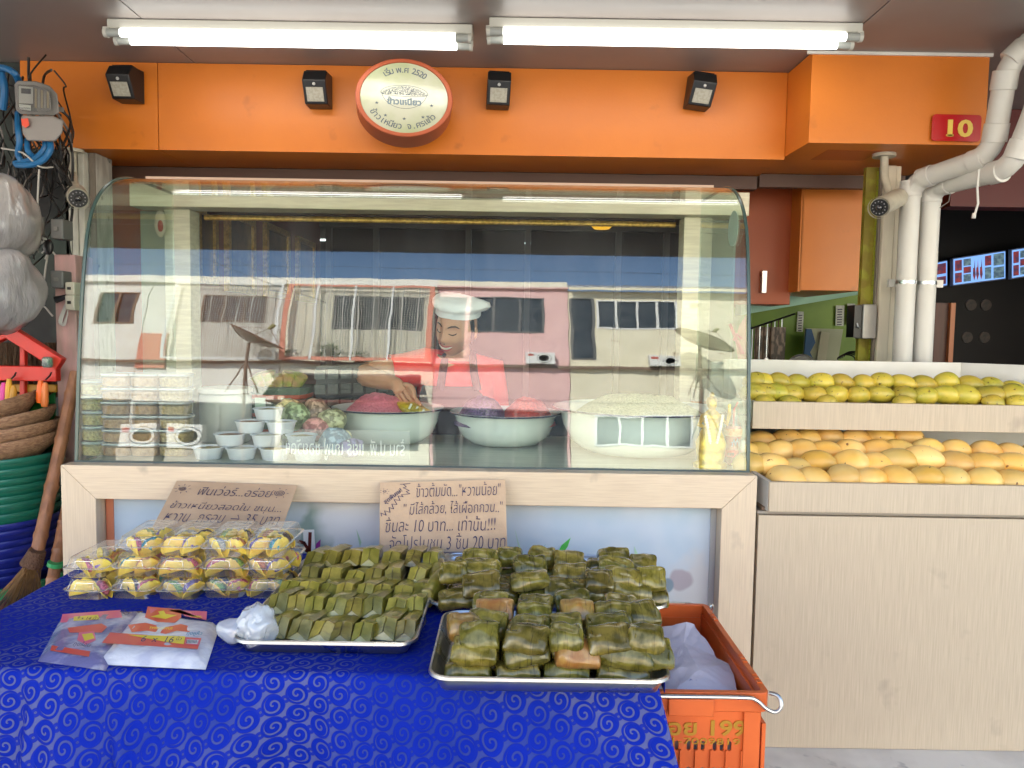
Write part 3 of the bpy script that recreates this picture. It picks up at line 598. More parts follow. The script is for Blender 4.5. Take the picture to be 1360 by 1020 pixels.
for k in range(5): MB().loft([[mx(46 + 4 * k, 117 + k, -.012), mx(49 + 4 * k, 118 + k, -.012), mx(49 + 4 * k, 144, -.012), mx(46 + 4 * k, 143, -.012)], [mx(46 + 4 * k, 117 + k, -.002), mx(49 + 4 * k, 118 + k, -.002), mx(49 + 4 * k, 144, -.002), mx(46 + 4 * k, 143, -.002)]]).build('coil', [M('brass_dull', (.3, .24, .14), .4, .7), greyp][k % 2], me_)
MB().loft([[mx(x, y, -.02) for x, y in ((25, 138), (41, 140), (41, 147), (26, 145))], [mx(x, y, -.0165) for x, y in ((25, 138), (41, 140), (41, 147), (26, 145))]]).build('label', paper, me_)
lettering('09073261', .016, mx(33, 145.2, -.0215), me_, ink, width=.034)
P = [(28, 153), (70, 154), (84, 160), (83, 176), (74, 188), (36, 187), (30, 176)]
MB().loft([[mx(x, y, -.02) for x, y in P], [mx(x, y, .09) for x, y in P]]).build('terminal_cover', M('warm_grey_plastic', (.25, .23, .215), .45), me_, bevel=.006)
MB().loft([[mx(x, y, .03) for x, y in ((76, 141), (85, 143), (85, 149), (76, 148))], [mx(x, y, .05) for x, y in ((76, 141), (85, 143), (85, 149), (76, 148))]]).build('lug', greyp, me_)
MB().loft([[mx(x, y, -.03) for x, y in ((28, 158), (37, 157), (39, 166), (34, 170), (29, 166))], [mx(x, y, -.021) for x, y in ((28, 158), (37, 157), (39, 166), (34, 170), (29, 166))]]).build('red_tag', M('orange_red_tag', (.75, .07, .03), .4), me_)
blue_c = M('blue_cable', (.015, .13, .32), .4); blk_c = M('black_cable', (.014, .013, .013), .5); gry_c = M('grey_cable', (.22, .20, .19), .5)
def smooth_path(pts, n=5):
    P = [Vector(p) for p in pts]; P = [P[0]] + P + [P[-1]]; out = []
    for i in range(1, len(P) - 2):
        for j in range(n):
            t = j / n; a, b, c, d = P[i - 1], P[i], P[i + 1], P[i + 2]
            out.append(.5 * ((2 * b) + (c - a) * t + (2 * a - 5 * b + 4 * c - d) * t * t + (3 * b - a - 3 * c + d) * t ** 3))
    return out + [P[-2]]
cab = [([(-10, 92, .05), (4, 90, .03), (20, 98, .02), (27, 115, .1)], .011, blue_c, 'thick blue cable arching over the top of the electricity meter'),
       ([(2, 96, .06), (6, 120, .06), (4, 145, .08)], .012, blue_c, 'straight thick blue cable at the picture edge left of the meter'),
       ([(24, 150, .05), (24, 170, .0), (26, 190, .0), (24, 205, .02), (30, 216, .03)], .010, blue_c, 'thick blue cable with a white clip running down beside the meter cover'),
       ([(66, 186, .02), (67, 198, .0), (58, 212, .0), (40, 219, .0), (22, 219, .02)], .010, blue_c, 'upper thick blue cable looping out from under the meter'),
       ([(60, 186, .03), (60, 196, .02), (50, 208, .02), (36, 214, .02), (20, 217, .04)], .010, blue_c, 'inner thick blue cable looping out from under the meter'),
       ([(36, 186, .02), (37, 200, .0), (44, 208, .02)], .009, blue_c, 'short blue cable stub under the left of the meter cover')]
for P, r_, m, lab in cab:
    tag(MB().tube(smooth_path([mx(*p) for p in P]), r_, 10).build('cable', m), lab, 'cable', 'thick blue cables at the meter')
rnd = random.Random(11)
for k in range(58):
    x = rnd.uniform(-8, 78); y = rnd.uniform(70, 240); pts = [mx(x, y, rnd.uniform(.08, .3))]
    L = rnd.randint(3, 6)
    for j in range(L):
        x += rnd.uniform(-22, 24); y += rnd.uniform(6, 42); x = min(x, 96); pts.append(mx(x, y, rnd.uniform(.05, .32)))
    m = blk_c if rnd.random() < .78 else gry_c
    nm = 'black' if m is blk_c else 'grey'
    tag(MB().tube(smooth_path(pts, 4), rnd.choice([.002, .003, .0045]), 6).build('cable', m), nm + ' cable in the dense tangle beside and below the electricity meter', 'cable', nm + ' cables in the tangle at the left')
for P, r_, lab in (([(52, 225, .0), (50, 270, .0), (52, 305, -.02), (63, 330, -.03), (60, 360, -.03), (56, 400, -.03), (62, 410, -.03), (70, 420, -.03)], .003, 'long white cable hanging past the foam bags down to the pink post'), ([(45, 312, -.02), (60, 325, -.04), (78, 345, -.04), (88, 372, -.04), (87, 400, -.04)], .003, 'white cable curving from the junction over the pink post'),
                   ([(2, 197, .05), (30, 203, .0), (52, 221, .0), (70, 222, .05)], .003, 'thin pale cable crossing under the meter')):
    tag(MB().tube(smooth_path([mx(*p) for p in P]), r_, 7).build('cable', M('white_cable', (.45, .43, .4), .5)), lab, 'cable')
t = thing('cable_joint', 'untidy joint of white wires taped together over the foam bags', 'cable joint', tuple(mx(60, 332, -.03)))
for a, b in (((52, 315), (66, 326)), ((56, 336), (66, 326)), ((66, 326), (60, 344)), ((50, 326), (64, 322))): MB().tube(smooth_path([mx(*a, -.04), mx((a[0] + b[0]) / 2 + 2, (a[1] + b[1]) / 2 - 3, -.05), mx(*b, -.04)]), .003, 6).build('wire', M('white_cable', (.45, .43, .4)), t)
MB().ell(mx(64, 328, -.045), (.018, .012, .028), 10, 8).build('tape', black, t)
for P, lab in (([(92, 392, -.1), (82, 396, -.1), (74, 398, -.1)], 'black plug on the switch cable'),):
    tag(MB().tube([mx(*p) for p in P], [.006, .009, .012], 8).build('plug', black), lab, 'plug')
m_ = MB()
for k in range(7): m_.tube(smooth_path([mx(92 - k * .6, 400, -.1), mx(84 - k, 420 + k, -.1), mx(82 + k * .7, 432, -.1), mx(90, 418 - k, -.1)]), .0018, 5)
tag(m_.build('cord_loop', M('white_cable', (.45, .43, .4))), 'small bundle of tied pale cord below the cream switches', 'cord')
# dark net backdrop behind tangle
tag(MB().box(-4.19, -1.72, 3.0, 3.05, .236, cz - .003).build('partition', M('green_black_sheet', (.035, .05, .042), .7, col2=(.012, .012, .012), vs=5, bump=.3, bs=18)), 'dark green sheet wall behind the tangle of cables and bags', 'wall')

# foam-filled white bags
bagm = M('milky_plastic_bag', (.58, .55, .54), .28, col2=(.36, .34, .34), vs=6, lo=.40, hi=.62, bump=.9, bs=34, bst=(1, 1, .3), coat=.9, trans=.35)
for i, (x, y, rx, rz, Y, lab) in enumerate(((7, 290, 34, 58, 2.42, 'upper milky plastic bag of foam boxes hanging below the meter'), (5, 388, 42, 57, 2.36, 'lower bulging milky plastic bag with red tape marks above the red rack'))):
    c = at(x, y, Y); k = Y / FPX; m_ = MB().ell((0, 0, 0), (rx * k, .13, rz * k), 40, 26); 
    for j, p in enumerate(m_.v):
        q = noise.noise(p * 9 + Vector((i * 5, 0, 0))) * .020 - abs(noise.noise(Vector((p.x * 26, p.y * 26, p.z * 9)))) * .016; n_ = p.normalized(); m_.v[j] = p + n_ * q + c
    t = thing('plastic_bag', lab, 'bag', tuple(c - Vector((0, 0, rz * k))), 'milky bags on the left'); m_.build('bag', bagm, t, smooth=80)
    for (dx, dy) in (((18, -6), (14, 56)) if i == 0 else ((17, 32), (16, -48))):
        p = c + Vector((dx * k, -.132, -dy * k * .9)); MB().obox(p, (.022, .005, .015), (.1, .2, .15 + dx * .01)).build('red_tape', red_p, t)
    for (dx, dy) in ((-14, 6), (-9, 44)): MB().obox(c + Vector((dx * k, -.134, -dy * k * .9)), (.012, .006, .022), (.1, 0, .5)).build('dark_label', black, t)

# red rack with hanging tools
rk = thing('red_rack', 'red painted steel rack with diagonal brace and crossbar at the left edge', 'rack', tuple(at(30, 640, 2.5)))
def bar(p, q, w, d=.03, m=red_p, name='bar', par=None, Y=2.5):
    p = at(*p, Y); q = at(*q, Y); dr = (q - p).normalized(); n_ = Vector((-dr.z, 0, dr.x)) * w / 2
    ob = MB().loft([[p + n_, p - n_, p - n_ + Vector((0, d, 0)), p + n_ + Vector((0, d, 0))], [q + n_, q - n_, q - n_ + Vector((0, d, 0)), q + n_ + Vector((0, d, 0))]]).build(name, m, par, bevel=.003); return ob
bar((4, 437), (78, 484), .042, .03, red_p, 'brace', rk, 2.46); bar((12, 437), (-40, 462), .042, .03, red_p, 'brace', rk, 2.461)
bar((-30, 495), (74, 497), .048, .03, red_p, 'crossbar', rk, 2.47); bar((29, 450), (29, 640), .017, .02, red_p, 'post', rk, 2.53)
bar((-30, 515), (74, 516), .026, .02, M('ochre_strip', (.42, .22, .02), .5), 'ochre_strip', rk, 2.545)
for k, x in enumerate((20, 67)): MB().tube([at(x - 6, 504, 2.46), at(x, 498, 2.44), at(x + 1, 495, 2.45)], .003, 6).build('hook', black, rk)
cols = (('pink', (.65, .05, .30), 5, 545, 508), ('yellow', (.62, .32, .02), 12, 545, 503), ('ochre', (.50, .24, .02), 18, 545, 512), ('orange', (.80, .13, .01), 54, 535, 505), ('light orange', (.7, .2, .05), 60, 540, 508))
for nm, c_, x, y1, y0 in cols:
    a = at(x, y0, 2.44); b = at(x - 1, y1, 2.44)
    tag(MB().tube([a, a.lerp(b, .2), a.lerp(b, .8), b], [.006, .010, .012, .009], 10).build('tool_handle', M(nm.replace(' ', '_') + '_handle', c_, .35)), '%s plastic handle hanging from the red rack crossbar' % nm, 'tool handle', 'coloured handles on the red rack')
# straw brooms behind rack, green and blue folded things, dark bag
straw = M('straw', (.16, .09, .05), .8, col2=(.07, .04, .02), vs=20, stretch=(14, 14, 1), bump=.6, bs=60, bst=(10, 10, 1))
for k in range(5):
    x = -6 + k * 18; a = at(x, 455, 2.66); b = at(x, 515, 2.66); m_ = MB()
    rnd = random.Random(k)
    for q in range(46): dx = rnd.gauss(0, .022); m_.tube([a + Vector((dx * .5, rnd.uniform(-.02, .02), 0)), b + Vector((dx * 1.3, rnd.uniform(-.03, .03), -.03))], .0022, 4)
    tag(m_.build('straw_broom', straw), 'brown straw broom head hanging behind the red rack, %s from the pink post' % ORD[4 - k], 'broom', 'straw brooms behind the rack')
for k, (pts, c_, lab) in enumerate((([(40, 520), (58, 540), (50, 575), (36, 560)], (.02, .18, .03), 'small green leaf-shaped bag behind the rack bars'), ([(60, 528), (74, 520), (76, 640), (60, 620)], (.01, .15, .03), 'tall green plastic sheet beside the pink post'), ([(30, 520), (48, 518), (44, 548), (30, 550)], (.01, .03, .2), 'small dark blue bag behind the rack bars'), ([(-10, 520), (6, 520), (6, 560), (-10, 560)], (.01, .03, .25), 'dark blue bag at the picture edge behind the rack bars'))):
    m_ = MB().loft([[at(x, y, 2.58) for x, y in pts], [at(x, y, 2.61) for x, y in pts]]); tag(m_.build('folded_bag', M('folded_bag_colour_%s' % 'abcd'[k], c_, .4), bevel=.004), lab, 'bag')
g_ = at(63, 488, 2.44); tag(MB().lathe([(.013, 0), (.016, .006), (.016, .028), (.010, .034)], g_, 14).build('jar', Mclear('green_jar', (.3, .6, .4), .1, .05, haze=.15)), 'tiny green glass jar standing on the red crossbar', 'jar')

# stack of winnowing baskets and plastic baskets
wic = M('woven_bamboo', (.40, .23, .13), .7, col2=(.26, .14, .08), vs=60, stretch=(1, 1, 3), bump=.5, bs=90)
bc = at(-14, 590, 2.42)
def ringlathe(prof, c, tiltx=0, tilty=0, n=48):
    m_ = MB().lathe(prof, (0, 0, 0), n, caps=False); m_.xf(Matrix.Translation(c) @ Euler((tiltx, tilty, 0)).to_matrix().to_4x4()); return m_
prof = [(.02, .0), (.13, .01), (.19, .055), (.205, .085), (.212, .085), (.212, .075), (.195, .05), (.13, 0)]
for k, (y, s_, tx, ty, xo) in enumerate(((598, 1.0, .05, -.10, 0), (585, 1.0, .03, -.14, .004), (573, .99, .06, -.20, -.006), (556, .88, .10, -.26, -.03))):
    c = at(-14, y, 2.42); c.z -= .045; c.x += xo
    o = ringlathe([(r * s_, z) for r, z in prof], c, tx, ty).build('bamboo_basket', wic, smooth=60); tag(o, 'round woven bamboo basket, %s from the top of the pile on the plastic baskets' % ORD[3 - k], 'basket', 'bamboo baskets on the stack')
cols_b = [((.010, .13, .085), 'green')] * 7 + [((.012, .02, .20), 'blue')] * 7
y0 = 604
pb = []
for k, (c_, nm) in enumerate(cols_b):
    y = 604 + k * 11.2; c = at(-14, y, 2.42); m = M(nm + '_basket_plastic', c_, .28)
    m_ = ringlathe([(.115, -.13), (.19, -.002), (.207, .006), (.21, .0), (.206, -.010), (.198, -.011), (.198, -.02), (.11, -.132)], c, .0, R(-2 + (k * 37 % 5) * .6)); 
    o = m_.build('plastic_basket', m, smooth=50); tag(o, '%s nested plastic basket, %s of its colour from the top of the stack' % (nm, ORD[k % 7]), 'basket', nm + ' nested plastic baskets')
    if k in (2, 4, 6, 10, 13):
        p = c + Vector((.07, -.198, -.006)); MB().obox(p, (.03, .003, .006), (0, 0, .2)).build('sticker', paper, o)
c = at(-14, 757, 2.42); t = thing('tub', 'magenta plastic tub with green rim at the bottom of the basket stack', 'tub', (c.x, c.y, .236))
ringlathe([(.17, .236 - c.z), (.24, -.03), (.235, -.03)], c).build('tub', M('magenta_plastic', (.30, .012, .09), .35), t); ringlathe([(.235, -.03), (.25, -.03), (.25, 0), (.235, 0)], c).build('rim', M('bright_green_rim', (.03, .30, .12), .35), t)

# brooms leaning by the post
bam = M('bamboo_pole', (.34, .155, .075), .45, col2=(.22, .10, .05), vs=5, stretch=(6, 6, 2), bump=.1, bs=60)
def broom(p0, p1, r, label, brush, Y0, Y1, nodes=4):
    a = at(*p0, Y0); b = at(*p1, Y1); t = thing('broom', label, 'broom', tuple(b)); P = []; rr = []
    for k in range(41): f = k / 40; P.append(a.lerp(b, f)); rr.append(r * (1 + .16 * max(0, 1 - abs(((f * nodes) % 1) - .5) * 22)))
    MB().tube(P, rr, 12).build('handle', bam, t)
    if brush:
        c0 = at(*brush[0], Y1); c1 = at(*brush[1], Y1); rnd = random.Random(7)
        MB().tube([c0, c0.lerp(c1, .25)], [r * 1.25, r * 1.7], 14).wob(.004, 60).build('binding', M('brown_twine', (.11, .055, .03), .8, bump=.6, bs=150), t)
        m_ = MB()
        for q in range(260):
            e = Vector((rnd.gauss(0, .038), rnd.gauss(0, .03), rnd.uniform(-.03, .02))); s_ = c0.lerp(c1, .2) + Vector((rnd.gauss(0, .010), rnd.gauss(0, .01), 0)); m_.tube([s_, c1 + e], .0014, 3, caps=False)
        m_.build('bristles', M('dark_bristle', (.03, .022, .02), .6, col2=(.22, .12, .04), vs=9), t)['kind'] = 'stuff'
broom((101, 495), (47, 745), .0185, 'bamboo-handled broom with dark bristles leaning against the pink post', ((50, 730), (18, 810)), 2.5, 2.25)
broom((96, 640), (66, 790), .017, 'second bamboo pole with a green tie leaning behind the counter corner', None, 2.4, 2.2)
c = at(73, 752, 2.24); tag(MB().tube([c, c + Vector((.003, 0, .012))], .022, 12).build('green_tie', M('green_tie', (.03, .3, .1), .5)), 'green string tie around the second bamboo pole', 'tie')

# ------------------------------------------------------------------ display counter
CX0, CX1, CY, CZ = -1.262, .692, 2.13, 1.024
ct = thing('display_counter', 'counter framed in pale laminate with a printed misty panel, carrying the glass case', 'counter', (-.28, CY, .236))
def mit(pts, y0, y1, mat, name):
    MB().loft([[(x, y0, z) for x, z in pts], [(x, y1, z) for x, z in pts]]).build(name, mat, ct, bevel=.0015)
iw, it = .097, CZ - .095
e = .0008
mit([(CX0, CZ), (CX1, CZ), (CX1 - iw, it), (CX0 + iw, it)], CY, CY + .05, wood_h, 'top_rail')
mit([(CX0, CZ - e), (CX0 + iw, it - e), (CX0 + iw, .236), (CX0, .236)], CY, CY + .05, wood_v, 'stile')
mit([(CX1, CZ - e), (CX1, .236), (CX1 - iw, .236), (CX1 - iw, it - e)], CY, CY + .05, wood_v, 'stile')
MB().box(CX0 + iw, CX1 - iw, CY + .002, CY + .05, .236, .30).build('bottom_rail', wood_h, ct)
MB().box(CX0 + iw, CX0 + iw + .022, CY + .052, CY + .06, .3, it).build('edge_strip', M('salmon_edge', (.50, .17, .09), .45), ct)
MB().box(CX0 + iw + .022, CX1 - iw, CY + .0521, CY + .06, it - .012, it).build('edge_strip', M('salmon_edge', (.5, .17, .09)), ct)
MB().box(CX1 - iw - .016, CX1 - iw, CY + .05, CY + .062, .3, it - .013).build('glass_strip', M('grey_strip', (.35, .37, .38), .3), ct)
# printed panel
pm, pn_, po = _new('misty_print'); b_ = N(pn_, 'ShaderNodeBsdfPrincipled'); pn_.links.new(b_.outputs[0], po.inputs[0]); b_.inputs['Roughness'].default_value = .28
tc = N(pn_, 'ShaderNodeTexCoord'); sp = N(pn_, 'ShaderNodeSeparateXYZ'); pn_.links.new(tc.outputs['Object'], sp.inputs[0])
nz = N(pn_, 'ShaderNodeTexNoise'); nz.inputs['Scale'].default_value = 3.2; nz.inputs['Detail'].default_value = 3; pn_.links.new(tc.outputs['Object'], nz.inputs['Vector'])
mr = N(pn_, 'ShaderNodeMapRange'); mr.inputs[1].default_value = .3; mr.inputs[2].default_value = .7; pn_.links.new(nz.outputs[0], mr.inputs[0])
mx_ = N(pn_, 'ShaderNodeMix', data_type='RGBA'); mx_.inputs[6].default_value = (.34, .47, .60, 1); mx_.inputs[7].default_value = (.62, .64, .70, 1); pn_.links.new(mr.outputs[0], mx_.inputs[0])
# greyish cloudy heap at the far right, warm blush left of centre (print)
def blob(last, cx, cz, rx, rz, col, soft=.6):
    vm = N(pn_, 'ShaderNodeVectorMath', operation='SUBTRACT'); vm.inputs[1].default_value = (cx, 0, cz); pn_.links.new(tc.outputs['Object'], vm.inputs[0])
    mp = N(pn_, 'ShaderNodeMapping'); mp.inputs['Scale'].default_value = (1 / rx, 0, 1 / rz); pn_.links.new(vm.outputs[0], mp.inputs[0])
    n2 = N(pn_, 'ShaderNodeTexNoise'); n2.inputs['Scale'].default_value = 14; pn_.links.new(tc.outputs['Object'], n2.inputs['Vector'])
    ln = N(pn_, 'ShaderNodeVectorMath', operation='LENGTH'); pn_.links.new(mp.outputs[0], ln.inputs[0])
    ad = N(pn_, 'ShaderNodeMath', operation='ADD'); pn_.links.new(ln.outputs['Value'], ad.inputs[0]); pn_.links.new(n2.outputs[0], ad.inputs[1])
    m2 = N(pn_, 'ShaderNodeMapRange'); m2.inputs[1].default_value = 1.5 - soft / 2; m2.inputs[2].default_value = 1.5 + soft / 2; m2.inputs[3].default_value = 1; m2.inputs[4].default_value = 0; pn_.links.new(ad.outputs[0], m2.inputs[0])
    x = N(pn_, 'ShaderNodeMix', data_type='RGBA'); x.inputs[7].default_value = c4(col); pn_.links.new(m2.outputs[0], x.inputs[0]); pn_.links.new(last, x.inputs[6]); return x.outputs[2]
Lp = mx_.outputs[2]
pz = .30
def bx_(px, py): p = at(px, py, CY + .054); return (p.x - (-.28), p.z - .236)
for (px, py, rx, rz, col, sf) in ((417, 712, .055, .085, (.24, .33, .32), .25), (470, 690, .10, .08, (.62, .66, .72), .6), (930, 800, .09, .13, (.50, .52, .56), .5), (905, 770, .03, .03, (.36, .33, .38), .3), (885, 778, .018, .02, (.18, .25, .32), .3)):
    x_, z_ = bx_(px, py); Lp = blob(Lp, x_, z_, rx, rz, col, sf)
pn_.links.new(Lp, b_.inputs['Base Color'])
MB().box(CX0 + iw + .022, CX1 - iw - .016, CY + .055, CY + .062, .3, it - .012).build('printed_panel', pm, ct)
Tp = lambda x, y: Vector((at(x, y, CY + .054).x, CY + .0542, at(x, y, CY + .054).z))
Tq = lambda x, y: Tp(x, y) + Vector((0, -.0006, 0)); Tr = lambda x, y: Tp(x, y) + Vector((0, -.0012, 0))
leafg = M('printed_green', (.07, .42, .07), .35); leafb = M('printed_teal', (.10, .38, .40), .35)
for P, m in (([(739, 737), (746, 724), (758, 714), (754, 726), (746, 737)], leafg), ([(714, 737), (725, 722), (718, 737)], leafb), ([(683, 700), (689, 722), (697, 737), (691, 737)], M('printed_pale_green', (.35, .55, .40), .35)), ([(473, 702), (480, 720), (478, 727)], M('printed_pale_green', (.35, .55, .4))), ([(842, 725), (848, 737), (843, 737)], M('printed_pale_green', (.35, .55, .4)))):
    flatpoly(P, Tp, ct, m, 'printed_leaf')
wht = M('print_white', (.72, .74, .78), .35); brn = M('print_maroon', (.11, .015, .012), .35); prp = M('print_purple', (.25, .03, .25), .35)
# the fragment of the big printed word that shows between the boxes and the tray
strokes([circ(402, 742, 24, 14, 5, 175, 20), [(378, 740), (380, 760), (388, 770)], [(410, 708), (412, 748)], circ(384, 748, 10, 12, 0, 360)], 15, Tp, ct, wht, 'letter_outline')
strokes([[(373, 745), (376, 724), (390, 717), (404, 721), (411, 733), (411, 751)], [(412, 708), (411, 733)], circ(382, 750, 9, 12, 0, 300)], 4.4, Tr, ct, brn, 'letter')
strokes([[(380, 728), (396, 726), (410, 733)]], 3.6, Tr, ct, brn, 'letter'); flatpoly([(417, 748), (420, 722), (426, 716), (425, 732), (421, 748)], Tr, ct, prp, 'printed_petal'); flatpoly([(392, 748), (394, 736), (399, 741), (397, 752)], Tr, ct, prp, 'printed_petal')
strokes([circ(455, 726, 3, 10)], 2.2, Tr, ct, brn, 'letter')
# top, back and inner floor of the counter
MB().box(CX0, CX1, CY + .051, 2.17, CZ - .03, CZ - .004).build('ledge', wood_h, ct)
top_m = M('steel_top', (.47, .50, .44), .32, .15, col2=(.38, .41, .36), vs=5, stretch=(1, 9, 1), bump=.03, bs=70, bst=(1, 9, 1))
MB().box(CX0 + .01, CX1 - .01, 2.171, 2.93, CZ - .03, CZ - .008).build('worktop', top_m, ct)
MB().box(CX0, CX0 + .02, CY + .051, 2.93, .236, CZ - .031).build('side', wood_v, ct); MB().box(CX1 - .02, CX1, CY + .051, 2.93, .236, CZ - .031).build('side', wood_v, ct)

# ------------------------------------------------------------------ curved glass case
TL = [(1.02, 4.5), (1.3, 6), (1.5, 8), (1.62, 11), (1.67, 15), (1.72, 23), (1.77, 35), (1.82, 50), (1.86, 65), (1.885, 76), (1.90, 88)]
def tilt(z):
    for (a, b), (c, d) in zip(TL, TL[1:]):
        if z <= c: return b + (d - b) * (z - a) / (c - a)
    return 88
gp = []; y, z = 2.20, CZ - .006
k = 0
while tilt(z) < 86 and y < 2.8:
    gp.append((y, z)); t_ = R(tilt(z)); y += math.sin(t_) * .012; z += math.cos(t_) * .012
gp += [(y + .02, z), (2.7, z + .002), (2.86, z + .003)]
GX0, GX1 = -1.252, .682
gc = thing('glass_case', 'large curved glass display case on the counter, reflecting the sunny street', 'display case', (-.285, 2.2, CZ))
def gl_sheet(x0, x1, gp):
    rings = []
    for i, (y, z) in enumerate(gp):
        a = Vector(gp[max(i - 1, 0)]); b = Vector(gp[min(i + 1, len(gp) - 1)]); d = (b - a).normalized(); n_ = Vector((d.y, -d.x)) * .006
        rings.append([(x0, y, z), (x1, y, z), (x1, y + n_.x, z + n_.y), (x0, y + n_.x, z + n_.y)])
    return MB().loft(rings)
nx = 1
g_ = gl_sheet(GX0, GX1, gp); g_.build('front_glass', glass_m, gc, smooth=40)
for xs in ((GX0 - .0075, GX0 - .0015), (GX1 + .0015, GX1 + .0075)):
    pts = [(y, z) for y, z in gp] + [(2.86, CZ - .006)]
    MB().loft([[(xs[0], y, z) for y, z in pts], [(xs[1], y, z) for y, z in pts]]).build('side_glass', glass_s, gc, smooth=0)
    MB().tube([((xs[0] + xs[1]) / 2, y - .001, z + .0005) for y, z in gp], .0052, 6).build('edge_seal', glass_edge, gc)
MB().tube([(GX0 - .007, 2.196, CZ - .002), (GX1 + .007, 2.196, CZ - .002)], .0045, 6).build('bottom_seal', M('dark_silicone', (.10, .13, .12), .4), gc)
MB().box(GX0 + .02, GX1 - .02, 2.60, 2.612, gp[-1][1] + .0005, gp[-1][1] + .012).build('top_trim', M('pinkish_cream_bar', (.60, .40, .30), .4), gc)
MB().box(GX0, GX1, 2.838, 2.862, gp[-1][1] + .0005, gp[-1][1] + .014).build('rear_top_bar', M('pinkish_cream_bar', (.60, .40, .30), .4), gc)
# oval pale sticker near the upper right corner
c = at(969, 300, 2.36); m_ = MB(); st_ = []
tag(MB().lathe([(.032, 0), (.032, .0012)], (0, 0, 0), 30, sy=1).xf(Matrix.Translation((GX1 - .0005, 2.42, c.z + .0)) @ Matrix.Rotation(R(-90), 4, 'Y') @ Matrix.Diagonal((1.7, 1.7, 1, 1))).build('sticker', M('mint_sticker', (.42, .56, .48), .5)), 'pale green oval sticker on the upper right side pane of the glass case', 'sticker')
# reflected lettering drawn as mirrored letters on an added clear strip
tx0 = at(372, 590, 2.25); tx1 = at(543, 595, 2.25); ts = thing('drawn_reflection', 'reflection drawn as mirrored white lettering low in front of the left enamel bowl', 'sign', tuple(tx0))
MB().box(tx0.x, tx1.x, 2.268, 2.27, CZ, CZ + .092).build('reflection_strip', Mclear('reflection_strip', (.95, .96, .98), .04, .1, haze=.08), ts)
lettering('ร้าน ป.พี. แยร์ เฌฟู่ ซอยวัดฯ', .05, ((tx0.x + tx1.x) / 2 - .002, 2.2665, CZ + .018), ts, M('reflected_letters', (.80, .82, .84), .5), width=(tx1.x - tx0.x) * .93, height=.066, mirror=True)

# ------------------------------------------------------------------ contents of the case
WT = CZ - .008
def bowl(px, pyrim, pxw, Y, label, name='enamel_bowl', H=.115):
    c = at(px, pyrim, Y); r = pxw / 2 * Y / FPX; zb = WT; h = c.z - zb
    t = thing(name, label, 'bowl', (c.x, Y, zb), 'white enamel bowls in the case')
    p = [(r * .45, 0), (r * .62, h * .06), (r * .78, h * .28), (r * .87, h * .62), (r * .90, h * .88), (r * .985, h * .985), (r, h * .995), (r * .985, h * 1.0 + .003), (r * .88, h * .9), (r * .84, h * .6), (r * .74, h * .3), (r * .5, h * .10)]
    MB().lathe(p, (c.x, Y, zb), 56).build('bowl', enamel, t, smooth=50)
    MB().tube([(c.x + r * math.cos(a * PI / 28), Y + r * math.sin(a * PI / 28), zb + h) for a in range(57)], .003, 6, caps=False).build('rim', navy, t)
    return t, Vector((c.x, Y, zb)), r, h
def heap(c, rx, ry, h, seed, amp=.012, sc=22, base=0):
    m_ = MB(); rings = []; n, m = 64, 22
    for i in range(m + 1):
        f = i / m; rr = 1 - f; zz = h * (1 - rr ** 2.2); ring = []
        for k in range(n):
            a = 2 * PI * k / n; w = 1 + .08 * noise.noise(Vector((math.cos(a) * 1.3, math.sin(a) * 1.3, seed))); p = Vector((rx * max(rr, .004) * w * math.cos(a), ry * max(rr, .004) * w * math.sin(a), zz))
            q = noise.noise(p * sc + Vector((seed * 7, 0, 0))) * amp * min(1, f * 6) + noise.noise(p * sc * 4 + Vector((seed * 7, 0, 0))) * amp * .4; p.z += q + base; ring.append(Vector(c) + p)
        rings.append(ring)
    return m_.loft(rings, True, True)
def rice(name, a, b): return M(name, a, .4, col2=b, vs=140, lo=.42, hi=.6, detail=2, bump=.9, bs=230, coat=.2)
t1, c1, r1, h1 = bowl(516, 541, 151, 2.72, 'left enamel bowl holding pink sticky rice and a yellow packet')
t2, c2, r2, h2 = bowl(671, 547, 149, 2.72, 'middle enamel bowl holding purple and red sticky rice')
t3, c3, r3, h3 = bowl(847, 541, 228, 2.58, 'large right enamel bowl heaped with pale green sticky rice')
tag(heap(c1 + Vector((-.035, 0, h1 * .62)), .135, .135, .098, 1).build('sticky_rice', rice('pink_rice', (.82, .24, .32), (.68, .16, .24)), smooth=60), 'heap of pink sticky rice in the left enamel bowl', 'sticky rice')
tag(heap(c2 + Vector((-.082, -.01, h2 * .62)), .100, .125, .100, 2, .007).build('sticky_rice', rice('purple_rice', (.17, .09, .27), (.07, .04, .12)), smooth=60), 'heap of dark purple sticky rice in the middle enamel bowl', 'sticky rice')
tag(heap(c2 + Vector((.078, .01, h2 * .62)), .106, .13, .096, 3, .008).build('sticky_rice', rice('red_rice', (.75, .07, .05), (.52, .04, .03)), smooth=60), 'heap of red sticky rice in the middle enamel bowl', 'sticky rice')
tag(heap(c3 + Vector((0, 0, h3 * .78)), r3 * .80, r3 * .85, .078, 4, .012, 14).build('sticky_rice', rice('pale_green_rice', (.50, .53, .36), (.34, .38, .24)), smooth=60), 'broad heap of pale green sticky rice in the large enamel bowl', 'sticky rice')
yb = M('yellow_packet', (.55, .42, .02), .3, col2=(.38, .30, .02), vs=30, lo=.45, hi=.55, bump=.6, bs=40, coat=.5)
m_ = MB().ell((0, 0, 0), (.075, .07, .03), 24, 14).wob(.012, 22, 5).xf(Matrix.Translation(c1 + Vector((.095, -.005, h1 * .90))) @ Euler((0, .35, 0)).to_matrix().to_4x4()); t = tag(m_.build('food_packet', yb, smooth=60), 'yellow plastic packet with white print lying in the left bowl under the hand', 'packet')
